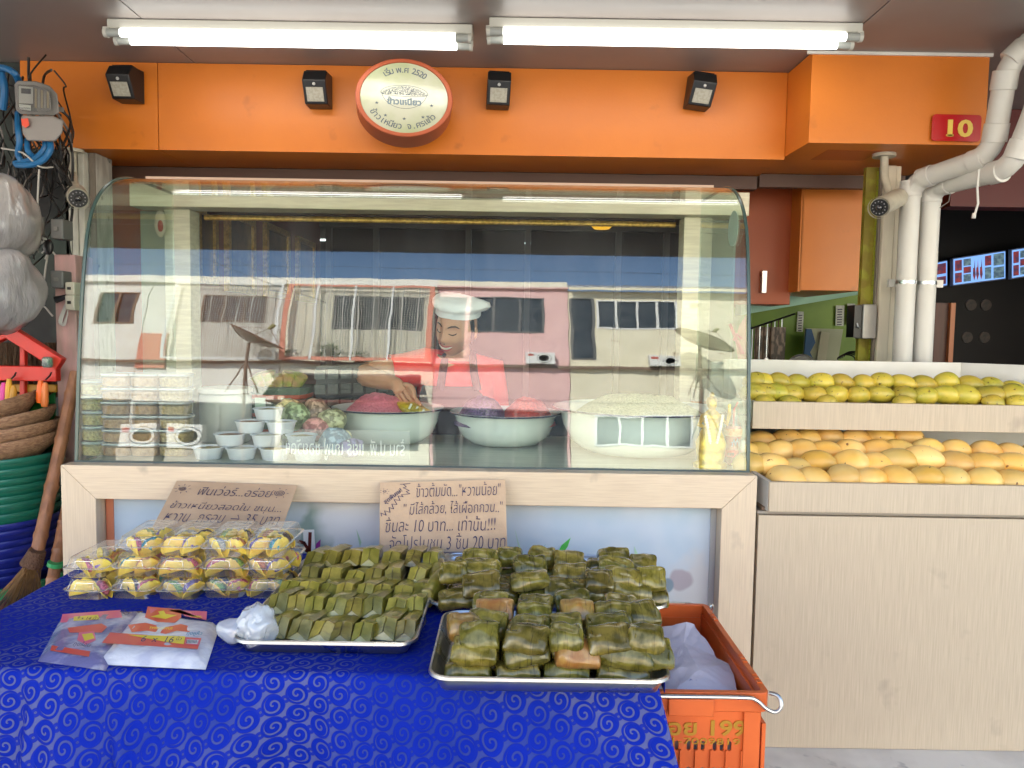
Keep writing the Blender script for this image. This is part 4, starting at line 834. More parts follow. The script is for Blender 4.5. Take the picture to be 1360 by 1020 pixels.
for k in range(3): MB().obox(c1 + Vector((.085 + .022 * k, -.06, h1 * .90 + .022 - .009 * k)), (.007, .006, .022), (-.5, .4, 0)).build('white_print', paper, t)

# round and square clear tubs at the left
tub_cl = Mclear('clear_tub', (.90, .90, .88), .07, .05, haze=.10)
lid_cl = Mclear('clear_lid', (.80, .82, .84), .10, .08, haze=.35, hazecol=(.75, .78, .82))
corn = M('yellow_grains', (.85, .62, .16), .5, col2=(.62, .40, .08), vs=130, lo=.42, hi=.58, bump=1, bs=160)
floss = M('brown_floss', (.60, .34, .15), .7, col2=(.42, .21, .08), vs=45, bump=1, bs=100)
floss2 = M('tan_grains', (.66, .48, .20), .7, col2=(.45, .31, .12), vs=120, bump=1, bs=140)
def tubmesh(r, h, sq, fm):
    m1 = MB().lathe([(r * .9, 0), (r * .95, .002), (r, h * .80), (r * 1.02, h * .82)], n=36, sq=sq, caps=False).mesh('tub', tub_cl, smooth=50)
    m2 = MB().lathe([(r * .88, .002), (r * .94, h * .2), (r * .97, h * .66), (r * .7, h * .70), (r * .2, h * .74)], n=36, sq=sq).wob(.0015, 60).mesh('filling', fm, smooth=50)
    m3 = MB().lathe([(r * 1.05, h * .80), (r * 1.07, h * .84), (r * 1.05, h * .95), (r * .95, h * .97), (r * .93, h * .93)], n=36, sq=sq).mesh('lid', lid_cl, smooth=50)
    return m1, m2, m3
cols_t = [(127, 15.5, 20.3, 0, corn, 5, 2.35, 'round tub of yellow grains'), (160, 18.5, 18.4, 4, floss, 6, 2.36, 'tub of brown floss beside the yellow grains'), (197.5, 18.5, 18.4, 4, floss, 6, 2.365, 'tub of brown floss in the third column'), (235.5, 19, 18.4, 4, floss2, 6, 2.37, 'tub of tan grains beside the white cups')]
for (px, rp, hp, sq, fm, n, Y, lab) in cols_t:
    r = rp * Y / FPX; h = hp * Y / FPX; ms = tubmesh(r, h, sq or 0, fm); x = at(px, 600, Y).x
    for k in range(n):
        t = thing('food_tub', 'clear %s, %s from the bottom of its stack' % (lab, ORD[k]), 'tub', (x + ((k * 7) % 3 - 1) * .0012, Y, WT + k * h), 'stacked food tubs in the case')
        for nm, me in zip(('tub', 'filling', 'lid'), ms): put(nm, me, t, rot=(0, 0, 0))
# big lidded drum behind the tubs and one red-lidded one
for (px, Y, r, h, m, lab) in ((170, 2.62, .09, .20, tub_cl, 'tall clear drum behind the stacked tubs'), (300, 2.66, .085, .17, M('white_tub', (.66, .67, .64), .4), 'tall white food drum behind the cups')):
    t = thing('food_drum', lab, 'drum', (at(px, 560, Y).x, Y, WT)); c = Vector(t.location)
    MB().lathe([(r * .9, 0), (r, .01), (r * 1.02, h), (r * .9, h + .004)], c, 32).build('drum', m, t); MB().lathe([(r * 1.05, h + .005), (r * 1.05, h + .018), (r * .9, h + .022)], c, 32).build('lid', M('drum_lid', (.60, .25, .14), .4) if px == 170 else white_p, t)

# pyramid of white cups
cupm = M('white_foil_cup', (.70, .72, .80), .35, bump=.05, bs=50)
fills = [M('coconut_custard', (.42, .28, .06), .4, col2=(.20, .13, .03), vs=60, bump=.6, bs=90), M('white_topping', (.68, .66, .60), .5, col2=(.5, .45, .35), vs=50, bump=.4, bs=60), M('brown_topping', (.22, .09, .05), .5, col2=(.4, .22, .12), vs=50, bump=.5, bs=80)]
def cup(r=.046, h=.036):
    pr = [(r * .72, 0), (r * .78, .001)]; m_ = MB(); rings = []
    for (rr, z) in ((r * .76, 0), (r * .80, .003), (r * .97, h * .9), (r * 1.06, h * .93), (r * 1.06, h), (r * .93, h * .97), (r * .90, h * .8)):
        rings.append([(rr * (1 + (.012 if k % 2 else -.012) * (z < h * .9)) * math.cos(2 * PI * k / 56), rr * (1 + (.012 if k % 2 else -.012) * (z < h * .9)) * math.sin(2 * PI * k / 56), z) for k in range(56)])
    return m_.loft(rings).mesh('cup', cupm, smooth=40)
cupme = cup(); fm = [MB().lathe([(.041, .027), (.038, .031), (.02, .0335), (.004, .035)], n=24).wob(.002, 80, i).mesh('filling', f, smooth=60) for i, f in enumerate(fills)]
kx = 2.34 / FPX
layers = [(2.34, [(278, 604, 0), (322, 606, 1), (366, 606, 0), (410, 607, 2)]), (2.40, [(301, 587, 2), (350, 588, 1), (397, 590, 0)]), (2.46, [(323, 570, 2), (365, 573, 1)]), (2.5, [(343, 555, 0)])]
li = 0
for L, (Y, cs) in enumerate(layers):
    for j, (px, py, f) in enumerate(cs):
        x = at(px, py, 2.33).x; Yy = 2.325 + L * .035; t = thing('custard_cup', 'white pleated dessert cup, %s from the left in the %s row of the cup pyramid' % (ORD[j], ('bottom', 'second', 'third', 'top')[L]), 'cup', (x, Yy, WT + L * .0365), 'white dessert cups in the pyramid')
        put('cup', cupme, t, rot=(0, 0, j)); put('filling', fm[f], t, rot=(0, 0, j * 2))
# colourful dessert bags behind the drawn reflection
rnd = random.Random(9)
bagc = [('purple', (.16, .12, .28)), ('pink', (.45, .16, .15)), ('green', (.20, .26, .12)), ('brown', (.25, .16, .11)), ('blue', (.22, .32, .42)), ('yellow', (.42, .36, .14)), ('olive', (.22, .22, .11))]
for k, (px, py, nm, Y, s_) in enumerate(((400, 592, 'purple', 2.40, .9), (418, 570, 'pink', 2.48, .9), (445, 580, 'blue', 2.42, 1), (393, 552, 'green', 2.56, 1), (440, 560, 'olive', 2.52, 1), (465, 590, 'purple', 2.36, .8), (382, 545, 'yellow', 2.62, .9), (420, 548, 'brown', 2.6, 1), (455, 565, 'yellow', 2.46, .7), (372, 585, 'green', 2.44, .7))):
    c = at(px, py, Y); m = M(nm + '_sweets', dict(bagc)[nm], .35, col2=tuple(min(1, v * 2.2 + .12) for v in dict(bagc)[nm]), vs=48, lo=.45, hi=.53, bump=.9, bs=70, coat=.8)
    hz_ = max(.02, min(.045, (c.z - WT) * .9)); c.z = WT + hz_ * .9 if k not in (1, 3, 4, 6, 7) else c.z
    tag(MB().ell(c, (.05 * s_, .045 * s_, hz_ * s_), 20, 12).wob(.012, 28, k).build('sweet_bag', m, smooth=60), 'lumpy bag of %s sweets %s in the glass case' % (nm, ('behind the middle of the cups', 'above the others', 'behind the mirrored lettering', 'far behind the cups', 'touching the left bowl', 'low beside the left bowl', 'rearmost by the striped basket', 'at the rear middle', 'small beside the left bowl', 'small beside the cups')[k]), 'sweets', 'bags of sweets in the case')

# striped basket with green sheets, dark slats standing in for a reflected tiled roof
c = at(375, 556, 2.78); c.z = WT
bk = thing('striped_basket', 'dark basket with green and red bands holding bottles, behind the cups', 'basket', tuple(c))
hB = .215
bands = [(0, .03, (.04, .09, .05)), (.03, .042, (.45, .07, .02)), (.042, .085, (.03, .07, .045)), (.085, .098, (.45, .07, .02)), (.098, .15, (.03, .09, .04)), (.15, .165, (.50, .09, .02)), (.165, .19, (.03, .03, .03))]
for i, (z0, z1, cl) in enumerate(bands): MB().lathe([(.082 + z0 * .12, z0), (.082 + z1 * .12, z1 - .0005)], c, 24, sq=5).build('band', M('band_%s' % ('dark_green', 'red')[cl[0] > .2], cl, .4), bk)
for k in range(5): MB().tube([c + Vector((-.06 + k * .03, -.03, .19)), c + Vector((-.06 + k * .03 + .01 * (k - 2), -.04, .232 + .01 * (k % 2)))], [.018, .026], 10).wob(.004, 40, k).build('leaf_bundle', M('yellow_green_sheet', (.30, .32, .03), .4, col2=(.5, .3, .12), vs=30), bk)
for k in (-1, 1): MB().box(c.x + k * .045 - .018, c.x + k * .045 + .018, c.y - .108, c.y - .104, c.z + .12, c.z + .155).build('paper_tag', M('pale_green_tag', (.4, .55, .45), .5), bk)
a = at(415, 560, 2.75); b = at(548, 520, 3.0)
dc = thing('reflected_slats', 'black slats imitating a reflected roof, slanting back behind the left bowl', 'crate', ((a.x + b.x) / 2, 2.9, WT))
for j in range(4):
    for i in range(8):
        f0 = i / 8; f1 = (i + .78) / 8; p = Vector((a.x, 2.78, 0)).lerp(Vector((b.x, 3.02, 0)), f0); q = Vector((a.x, 2.78, 0)).lerp(Vector((b.x, 3.02, 0)), f1); z0 = WT + .05 + .055 * j - .0 * i
        MB().loft([[(p.x, p.y, z0), (q.x, q.y, z0), (q.x, q.y, z0 + .036), (p.x, p.y, z0 + .036)], [(p.x, p.y + .012, z0), (q.x, q.y + .012, z0), (q.x, q.y + .012, z0 + .036), (p.x, p.y + .012, z0 + .036)]]).build('slat', M('reflected_dark_grey', (.07, .08, .075), .4), dc)
MB().loft([[(a.x, 2.80, WT), (b.x, 3.04, WT), (b.x, 3.04, WT + .28), (a.x, 2.80, WT + .26)], [(a.x, 2.9, WT), (b.x, 3.14, WT), (b.x, 3.14, WT + .28), (a.x, 2.9, WT + .26)]]).build('body', black, dc)

# gilt figurine with garland, red drink bottle with straw, teal bag, glasses of orange drink
c = at(943, 618, 2.30); c.z = WT; gm = M('gold_paint', (.72, .50, .05), .35, .6, col2=(.5, .32, .03), vs=40)
fg = thing('golden_figurine', 'small golden woman figurine with raised hand and white garland, right corner of the case', 'figurine', tuple(c))
m_ = MB().lathe([(.050, 0), (.052, .012), (.040, .02), (.044, .05), (.046, .075), (.036, .10), (.028, .118), (.022, .13), (.03, .15), (.031, .16), (.014, .172), (.010, .178)], c, 24, sy=.75)
m_.build('body', gm, fg, smooth=60)
MB().ell(c + Vector((0, 0, .192)), (.015, .016, .019), 16, 12).build('head', gm, fg, smooth=60); MB().ell(c + Vector((0, .006, .20)), (.017, .016, .016), 14, 10).ell(c + Vector((0, .004, .219)), (.008, .008, .009), 10, 8).build('hair_bun', M('dull_gold', (.40, .25, .03), .4, .5), fg, smooth=60)
MB().tube([c + Vector((.026, 0, .155)), c + Vector((.044, -.01, .135)), c + Vector((.047, -.02, .165)), c + Vector((.046, -.022, .182))], [.008, .007, .006, .005], 10).ell(c + Vector((.046, -.022, .188)), (.005, .003, .009), 8, 6).build('raised_arm', gm, fg, smooth=60)
MB().tube([c + Vector((-.026, 0, .155)), c + Vector((-.04, -.012, .13)), c + Vector((-.012, -.034, .12))], [.008, .007, .005], 10).build('folded_arm', gm, fg, smooth=60)
for k in range(26):
    f = k / 25; sx = -1 if k % 2 else 1; p = c + Vector((sx * (.020 * (1 - f) + .006), -.026 - .008 * math.sin(f * PI), .160 - .10 * f)); MB().ell(p, (.005, .004, .005), 7, 5).build('garland_flower', M('jasmine_white', (.75, .73, .62), .5), fg)
c = at(972, 622, 2.345); c.z = WT; bt = thing('drink_bottle', 'open plastic bottle of red drink with a red straw beside the golden figurine', 'bottle', tuple(c))
pr = [(.020, 0), (.025, .004), (.0255, .03), (.0245, .05), (.0225, .062), (.0245, .08), (.0265, .10), (.024, .122), (.016, .142), (.0105, .158), (.0105, .17)]
MB().lathe(pr, c, 24).build('bottle_wall', Mclear('bottle_clear', (.9, .86, .87), .07, .03, haze=.05), bt, smooth=50)
MB().lathe([(max(r - .0012, .005), z + .001) for r, z in pr if z < .128], c, 24).build('drink', M('red_drink', (.42, .012, .03), .2, coat=.5), bt, smooth=50)
MB().lathe([(.0262, .028), (.0262, .05)], c, 24, caps=False).build('lower_label', M('bottle_label_red', (.62, .03, .06), .4), bt); MB().lathe([(.0252, .092), (.0274, .1), (.0262, .115)], c, 24, caps=False).build('upper_label', M('bottle_label_orange', (.62, .20, .08), .4, col2=(.7, .5, .3), vs=60), bt)
lettering('cm', .016, (c.x - .012, c.y - .0272, c.z + .035), bt, ink, offset=.0006); strokes([[(-.01, .062), (-.004, .084), (.0, .066), (.006, .086), (.012, .066)], [(-.012, .074), (.012, .078)]], .003, lambda x, y: c + Vector((x, -.0262, y)), bt, M('label_lilac', (.45, .45, .7), .4), 'label_mark')
MB().tube([c + Vector((0, 0, .10)), c + Vector((0, 0, .172)), c + Vector((.012, 0, .196))], .0032, 8).build('straw', M('red_straw', (.62, .03, .05), .35), bt)
c = at(985, 575, 2.5); tag(MB().ell((c.x - .015, 2.5, WT + .095), (.035, .06, .10), 22, 14).wob(.014, 20, 3).build('teal_bag', M('teal_plastic', (.16, .36, .34), .3, col2=(.3, .5, .48), vs=12, bump=.5, bs=30, coat=.5), smooth=60), 'crumpled teal plastic bag in the right end of the case', 'bag')
c = at(986, 605, 2.36); tag(MB().ell((c.x, 2.36, WT + .035), (.024, .05, .038), 18, 12).wob(.012, 30, 8).build('tissue_bag', M('pink_tissue', (.50, .38, .30), .5, col2=(.62, .62, .5), vs=20), smooth=40), 'crumpled pinkish bag in the front right corner of the case', 'bag')
for k, (px, py) in enumerate(((926, 528), (943, 530))):
    c = at(px, py, 2.86); c.z = WT; t = thing('drink_glass', 'glass of orange drink with white top, %s of the pair behind the large bowl' % ('left', 'right')[k], 'glass', tuple(c), 'orange drinks behind the large bowl')
    MB().lathe([(.022, 0), (.026, .18), (.027, .20)], c, 16, caps=False).build('glass', Mclear('drink_glass_clear', (.9, .9, .9), .08, .02), t); MB().lathe([(.021, .002), (.024, .15), (.01, .152)], c, 16).build('drink', M('orange_drink', (.62, .20, .08), .3), t); MB().lathe([(.024, .153), (.026, .198), (.01, .2)], c, 16).build('cap', white_p, t)
# pink scissors-like tongs and pinkish tool at the right end behind the glass
c0 = at(969, 430, 2.98); c1 = at(986, 470, 2.98); t = thing('pink_tongs', 'pink plastic tongs hanging behind the right end of the case', 'tongs', tuple(c1))
MB().tube([c0, c1], [.006, .009], 8).build('arm', M('pink_plastic', (.65, .04, .12), .4), t); MB().tube([at(974, 452, 2.97), at(978, 444, 2.97), at(985, 450, 2.97)], .006, 8).build('grip', M('pink_plastic', (.65, .04, .12)), t)
a = at(985, 440, 3.02); tag(MB().loft([[at(x, y, 3.04 + d) for x, y in ((991, 418), (982, 432), (976, 452), (980, 475), (983, 485), (988, 478), (991, 484))] for d in (0, .02)]).build('salmon_cloth', M('salmon_cloth', (.52, .20, .13), .6)), 'salmon coloured cloth hanging behind the right end of the case', 'cloth')
c = at(213, 297, 3.15); t = thing('wall_ornament', 'small oval ornament hanging on the pale panel left of the cream post', 'ornament', tuple(c))
MB().ell(c, (.024, .012, .055), 18, 12).build('plate', M('ornament_cream', (.55, .48, .38), .4), t, smooth=60); MB().ell(c + Vector((.004, -.008, -.01)), (.012, .008, .025), 12, 8).build('red_motif', M('ornament_red', (.4, .05, .03), .4), t, smooth=60)

# ------------------------------------------------------------------ right cabinet and mango bins
RX0, RX1 = .700, 2.7
cab_ = thing('fruit_cabinet', 'tall pale laminate cabinet with two open mango bins right of the counter', 'cabinet', (1.7, CY, .236))
MB().box(RX0, RX1, CY, CY + .03, .236, .912).build('front_panel', wood_c, cab_, bevel=.001)
MB().box(RX0 + .001, RX0 + .02, CY + .031, 2.8, .236, .9).build('side', wood_c, cab_)
MB().box(RX0, RX1, CY + .012, 2.75, .914, .922).build('bottom_board', M('grey_edge', (.30, .27, .24), .5), cab_)
lx0 = at(1022, 650, CY - .012).x; lz1 = at(1200, 642, CY).z; lz0 = at(1200, 681, CY).z
MB().box(lx0, RX1, CY - .012, CY + .006, lz0, lz1).build('lower_front_board', wood_c, cab_, bevel=.001)
m_ = MB().loft([[(lx0 - .002, CY - .004, lz0), (lx0 - .002, CY - .004, lz1), (RX0 - .012, 2.30, lz1 + .02), (RX0 - .012, 2.30, lz0 + .03)], [(lx0 + .010, CY - .004, lz0), (lx0 + .010, CY - .004, lz1), (RX0 + .004, 2.30, lz1 + .02), (RX0 + .004, 2.30, lz0 + .03)]]); m_.build('slanted_side', M('grey_white_side', (.42, .42, .40), .4), cab_)
MB().box(RX0 + .004, RX1, 2.72, 2.74, .93, 1.32).build('back_panel', white_p, cab_)
MB().box(RX0 - .006, RX0 + .006, 2.301, 2.72, .93, 1.10).build('side_panel', white_p, cab_)
# display board sloping up to the back under the lower mangoes, coloured dark for shade between the fruit
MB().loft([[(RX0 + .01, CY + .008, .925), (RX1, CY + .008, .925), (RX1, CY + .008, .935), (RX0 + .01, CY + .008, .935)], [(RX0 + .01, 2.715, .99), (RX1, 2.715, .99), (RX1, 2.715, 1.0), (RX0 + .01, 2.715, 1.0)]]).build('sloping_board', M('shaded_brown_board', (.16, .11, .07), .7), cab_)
UY = 2.36; uz1 = at(1180, 536, UY).z; uz0 = at(1180, 572, UY).z; ux0 = at(1000, 550, UY).x
MB().box(ux0, RX1, UY, UY + .018, uz0, uz1).build('upper_front_board', wood_c, cab_, bevel=.001)
MB().box(ux0 + .002, RX1, UY + .019, 2.718, uz0 + .001, uz0 + .016).build('upper_floor', M('shaded_brown_board', (.16, .11, .07), .7), cab_)  # floor colour darkened to give the shade between the upper mangoes
MB().box(ux0 + .002, ux0 + .014, UY + .019, 2.70, uz0 + .017, uz1).build('upper_side', white_p, cab_)
bx = at(1277, 480, 2.70); bzt = at(1100, 479, 2.70).z
MB().box(ux0, bx.x, 2.70, 2.715, uz0 + .017, bzt).build('upper_back', white_p, cab_, bevel=.001)
e_ = at(1420, 492, 2.46)
MB().loft([[(bx.x + .001, 2.70, uz0 + .017), (bx.x + .001, 2.70, bzt), (e_.x, 2.46, bzt), (e_.x, 2.46, uz0 + .017)], [(bx.x + .001, 2.715, uz0 + .017), (bx.x + .001, 2.715, bzt), (e_.x, 2.475, bzt), (e_.x, 2.475, uz0 + .017)]]).build('upper_wing', white_p, cab_)
# mangoes
mg_g = M('yellow_green_mango', (.64, .48, .06), .40, col2=(.42, .38, .04), vs=14, lo=.40, hi=.62, rand=1, hue=.010, col3=(.14, .09, .02), c3s=80, c3lo=.64, c3hi=.70, bump=.03, bs=60, coat=.15)
mg_o = M('ripe_orange_mango', (.84, .47, .085), .42, col2=(.84, .58, .20), vs=8, lo=.35, hi=.65, rand=1, hue=.006, col3=(.20, .08, .02), c3s=55, c3lo=.70, c3hi=.73, bump=.02, bs=60, coat=.1)
def mango_mesh(seed, mat, a, b, cc):
    m_ = MB().ell((0, 0, 0), (a, b, cc), 28, 18); rnd = random.Random(seed); bend_ = rnd.uniform(.08, .16)
    for i, p in enumerate(m_.v):
        f = p.x / a; p = Vector((p.x, p.y * (1 - .13 * f), p.z * (1 - .10 * f) + bend_ * a * (f * f) * -.5)); p += noise.noise_vector(p * 22 + Vector((seed, 0, 0))) * a * .03
        m_.v[i] = p
    p = Vector((-a * 1.0, 0, -bend_ * a * .45)); m_.tube([p + Vector((.004, 0, 0)), p - Vector((.003, 0, 0))], [a * .07, a * .045], 8)
    return m_.mesh('mango', mat, smooth=60)
MU = [mango_mesh(i, mg_g, .043, .035, .030) for i in range(3)]; ML = [mango_mesh(10 + i, mg_o, .053, .043, .037) for i in range(4)]
rnd = random.Random(21); cnt = {}
def mango(px, py, Y, kind, row, s=1.0, yaw=None, label=None):
    c = at(px, py, Y); ms = MU if kind == 'u' else ML; yaw = rnd.uniform(-.7, .5) if yaw is None else yaw
    o = put('mango', rnd.choice(ms), None, c, (rnd.uniform(-.4, .4), rnd.uniform(-.12, .22), yaw + (PI if rnd.random() < .35 else 0)), (s * rnd.uniform(.95, 1.06), s * rnd.uniform(.95, 1.05), s * rnd.uniform(.95, 1.05)))
    cnt[row] = cnt.get(row, 0) + 1
    n = ORD[cnt[row] - 1]
    tag(o, label or '%s mango, %s from the left in the %s' % ('yellow-green' if kind == 'u' else 'ripe orange', n, row), 'mango', ('speckled mangoes in the upper bin' if kind == 'u' else 'ripe mangoes in the lower bin'))
def zc(x, y): return 1020 + x / 4, 450 + y / 4
for x, y in [(-75, 285), (-15, 285), (45, 285), (130, 292), (240, 297), (362, 297), (480, 300), (598, 295), (718, 300), (828, 305), (935, 297), (1047, 300), (1175, 300), (1290, 292), (1400, 305)]: mango(*zc(x, y), 2.45, 'u', 'front row of the upper mango bin', s=1 if x < 1000 else 1.12)
for x, y in [(-70, 225), (-20, 230), (60, 228), (160, 234), (278, 228), (393, 232), (510, 237), (607, 225), (715, 237), (825, 242), (945, 225), (1075, 245), (1185, 248), (1300, 270), (1400, 275)]: mango(*zc(x, y), 2.52, 'u', 'raised row of the upper mango bin')
for x in (-30, 100, 290, 700, 1175, 1300): mango(*zc(x + 20, 338), 2.405, 'u', 'lowest row behind the upper board', s=.8)
for x in range(-60, 1380, 125): mango(*zc(x, 262), 2.62, 'u', 'hindmost row of the upper mango bin')
def zd(x, y): return 1000 + x / 3.778, 560 + y / 3.778
for x, y in [(165, 285), (305, 292), (450, 283), (590, 292), (725, 290), (862, 285), (1000, 288), (1150, 295), (1290, 305), (1420, 305)]: mango(*zd(x, y), 2.185, 'o', 'front row of the lower mango bin', s=1.02)
for x, y in [(-10, 215), (88, 215), (210, 238), (325, 205), (485, 208), (625, 222), (720, 197), (850, 185), (1008, 210), (1152, 218), (1300, 215), (1430, 235)]: mango(*zd(x, y), 2.265, 'o', 'second row of the lower mango bin', s=1.08 if x > 380 else 1, yaw=rnd.uniform(-.6, -.1))
for x, y in [(-25, 160), (45, 160), (125, 152), (240, 148), (365, 155), (490, 146), (610, 145), (740, 150), (880, 140), (1018, 145), (1165, 152), (1300, 165), (1430, 170)]: mango(*zd(x, y), 2.36, 'o', 'third row of the lower mango bin')
for x, y in [(30, 100), (165, 92), (285, 92), (385, 78), (510, 95), (630, 78), (765, 82)]: mango(*zd(x, y), 2.45, 'o', 'rear row of the lower mango bin')
for x, y in [(560, 205), (1160, 208)]: mango(*zd(x, y), 2.40, 'o', 'buried layer of the lower bin', s=.95)

# ------------------------------------------------------------------ folding table and lace cloth
TZ = .800
tb = thing('folding_table', 'folding table hidden under the blue lace cloth', 'table', (-.41, 1.7, 0))
MB().box(-1.075, .262, 1.339, 2.062, TZ - .028, TZ - .002).build('tabletop', white_p, tb, bevel=.004)
for x in (-1.02, .06):
    for y in (1.42, 2.0): MB().tube([(x, y, 0), (x, y, TZ - .03)], .012, 8).build('leg', greyp, tb)
lm, ln, lo_ = _new('blue_lace'); lb = N(ln, 'ShaderNodeBsdfPrincipled'); ln.links.new(lb.outputs[0], lo_.inputs[0]); lb.inputs['Roughness'].default_value = .75; lb.inputs['Specular IOR Level'].default_value = .12
def mth(op, a, b=None, c=None):
    x = N(ln, 'ShaderNodeMath', operation=op)
    for i, v in enumerate((a, b, c)):
        if v is None: continue
        if isinstance(v, (int, float)): x.inputs[i].default_value = v
        else: ln.links.new(v, x.inputs[i])
    return x.outputs[0]
uv = N(ln, 'ShaderNodeUVMap'); uv.uv_map = 'UVMap'; sx_ = N(ln, 'ShaderNodeSeparateXYZ')
nzv = N(ln, 'ShaderNodeTexNoise'); nzv.inputs['Scale'].default_value = 9; ln.links.new(uv.outputs[0], nzv.inputs['Vector'])
vmm = N(ln, 'ShaderNodeVectorMath', operation='SCALE'); vmm.inputs['Scale'].default_value = .012; ln.links.new(nzv.outputs['Color'], vmm.inputs[0])
vma = N(ln, 'ShaderNodeVectorMath', operation='ADD'); ln.links.new(uv.outputs[0], vma.inputs[0]); ln.links.new(vmm.outputs[0], vma.inputs[1]); ln.links.new(vma.outputs[0], sx_.inputs[0])
def lattice(cw, chh, ox, oy):
    u = mth('ADD', mth('DIVIDE', sx_.outputs[0], cw), ox); v = mth('DIVIDE', sx_.outputs[1], chh)
    cu_ = mth('FLOOR', u); v2 = mth('ADD', mth('ADD', v, mth('MULTIPLY', mth('MODULO', cu_, 2.0), .5)), oy); cv = mth('FLOOR', v2)
    fx = mth('SUBTRACT', mth('FRACT', u), .5); fy = mth('SUBTRACT', mth('FRACT', v2), .5)
    r = mth('SQRT', mth('ADD', mth('MULTIPLY', fx, fx), mth('MULTIPLY', fy, fy)))
    ph = mth('FRACT', mth('MULTIPLY', mth('ADD', mth('MULTIPLY', cu_, 12.9898), mth('MULTIPLY', cv, 78.233)), .371))
    an = mth('ADD', mth('DIVIDE', mth('ARCTAN2', fy, fx), 2 * PI), mth('MULTIPLY', ph, 1.0))
    return r, an
def sstep(x, a, b):
    m = N(ln, 'ShaderNodeMapRange'); m.interpolation_type = 'SMOOTHSTEP'; m.inputs[1].default_value = a; m.inputs[2].default_value = b; ln.links.new(x, m.inputs[0]); return m.outputs[0]
r1_, a1_ = lattice(.039, .039, 300.0, 200.0)
spv = mth('ABSOLUTE', mth('SUBTRACT', mth('FRACT', mth('ADD', mth('DIVIDE', r1_, .29), mth('MULTIPLY', a1_, 1.0))), .5))
cord1 = mth('MULTIPLY', sstep(mth('SUBTRACT', .5, spv), .12, .18), sstep(mth('SUBTRACT', .49, r1_), 0, .03))
r2_, a2_ = lattice(.039, .039, 300.5, 200.25)
cord2 = mth('MULTIPLY', sstep(mth('SUBTRACT', .20, mth('ABSOLUTE', mth('SUBTRACT', r2_, .0))), 0, .02), sstep(mth('ABSOLUTE', mth('SUBTRACT', r2_, .03)), .01, .03))
ring_ = sstep(mth('SUBTRACT', .065, mth('ABSOLUTE', mth('SUBTRACT', r1_, .44))), 0, .02)
cord = mth('MAXIMUM', mth('MAXIMUM', cord1, mth('MULTIPLY', cord2, .9)), mth('MULTIPLY', ring_, .95))
cmx = N(ln, 'ShaderNodeMix', data_type='RGBA'); cmx.inputs[6].default_value = (.085, .11, .30, 1); cmx.inputs[7].default_value = (.0015, .016, .30, 1)
nn2 = N(ln, 'ShaderNodeTexNoise'); nn2.inputs['Scale'].default_value = 3; ln.links.new(uv.outputs[0], nn2.inputs['Vector'])
netc = N(ln, 'ShaderNodeMix', data_type='RGBA'); netc.inputs[6].default_value = (.015, .035, .24, 1); netc.inputs[7].default_value = (.085, .10, .27, 1); ln.links.new(sstep(nn2.outputs[0], .35, .6), netc.inputs[0]); ln.links.new(netc.outputs[2], cmx.inputs[6])
ln.links.new(cord, cmx.inputs[0]); ln.links.new(cmx.outputs[2], lb.inputs['Base Color'])
lbp = N(ln, 'ShaderNodeBump'); lbp.inputs['Strength'].default_value = .8; lbp.inputs['Distance'].default_value = .0015; ln.links.new(cord, lbp.inputs['Height']); ln.links.new(lbp.outputs[0], lb.inputs['Normal'])
X0, X1 = -1.092, .270
def sheet(nu, nv, fn):
    vs = []; uvs = []; fs = []
    for j in range(nv + 1):
        for i in range(nu + 1):
            p, q = fn(i / nu, j / nv); vs.append(p); uvs.append(q)
    for j in range(nv):
        for i in range(nu): a = j * (nu + 1) + i; fs.append((a, a + 1, a + nu + 2, a + nu + 1))
    return vs, uvs, fs
def front(i, j):
    L1 = .735; L2 = .74; s = j * (L1 + L2); x = X0 + (X1 - X0) * i
    if s < L1 - .01: y = 2.062 - s; z = TZ + .0015 + .0012 * noise.noise(Vector((x * 7, y * 7, 0))) + .0009 * abs(noise.noise(Vector((x * 16 + y * 9, y * 16, 2))))
    else:
        d = s - L1 + .01; t = min(d / .02, 1) * PI / 2; rr = .0127
        y = 1.3397 - rr * math.sin(t); z = TZ + .0015 - rr * (1 - math.cos(t)); dd = max(0, d - .02); z -= dd
        A = min(1, dd / .16)
        f = .036 * math.sin(x * 9.0 + 1.2) + .017 * math.sin(x * 23 + .6 + dd * 1.5) + .012 * math.sin(x * 41 + 2)
        y -= A * (.045 + f) ; x += A * (.012 * math.sin(x * 15)) + A * .05 * max(0, (x - .1) / .17)
        y -= .022 * math.exp(-((x + .835) / .016) ** 2) * min(1, dd * 14) + .024 * math.exp(-((x + .70 - dd * .35) / .018) ** 2) * min(1, dd * 9) + .012 * math.exp(-((x + .56 + dd * .5) / .03) ** 2) * min(1, dd * 8)
        y += (.009 * noise.noise(Vector((x * 9, dd * 8, 3))) + .004 * noise.noise(Vector((x * 25, dd * 22, 7)))) * min(1, dd * 20)
    return (x, y, z), (x if s < L1 else X0 + (X1 - X0) * i, -s)
def left(i, j):
    y = 1.340 + .722 * i; d = j * .7; t = min(d / .02, 1) * PI / 2; x = X0 - .0127 * math.sin(t); z = TZ + .0015 - .0127 * (1 - math.cos(t)) - max(0, d - .02); A = min(1, d / .5)
    x -= A * (.02 + .02 * math.sin(y * 22)); return (x, y, z), (X0 - d, -(2.075 - y))
def right(i, j):
    y = 1.340 + .722 * i; d = j * .035; t = min(d / .02, 1) * PI / 2; return (X1 + .0127 * math.sin(t), y, TZ + .0015 - .0127 * (1 - math.cos(t)) - max(0, d - .02)), (X1 + d, -(2.075 - y))
V, U, Fc = [], [], []
for fn, nu, nv in ((front, 260, 200), (left, 60, 50), (right, 60, 6)):
    a, b, c = sheet(nu, nv, fn); o = len(V); V += a; U += b; Fc += [tuple(k + o for k in f) for f in c]
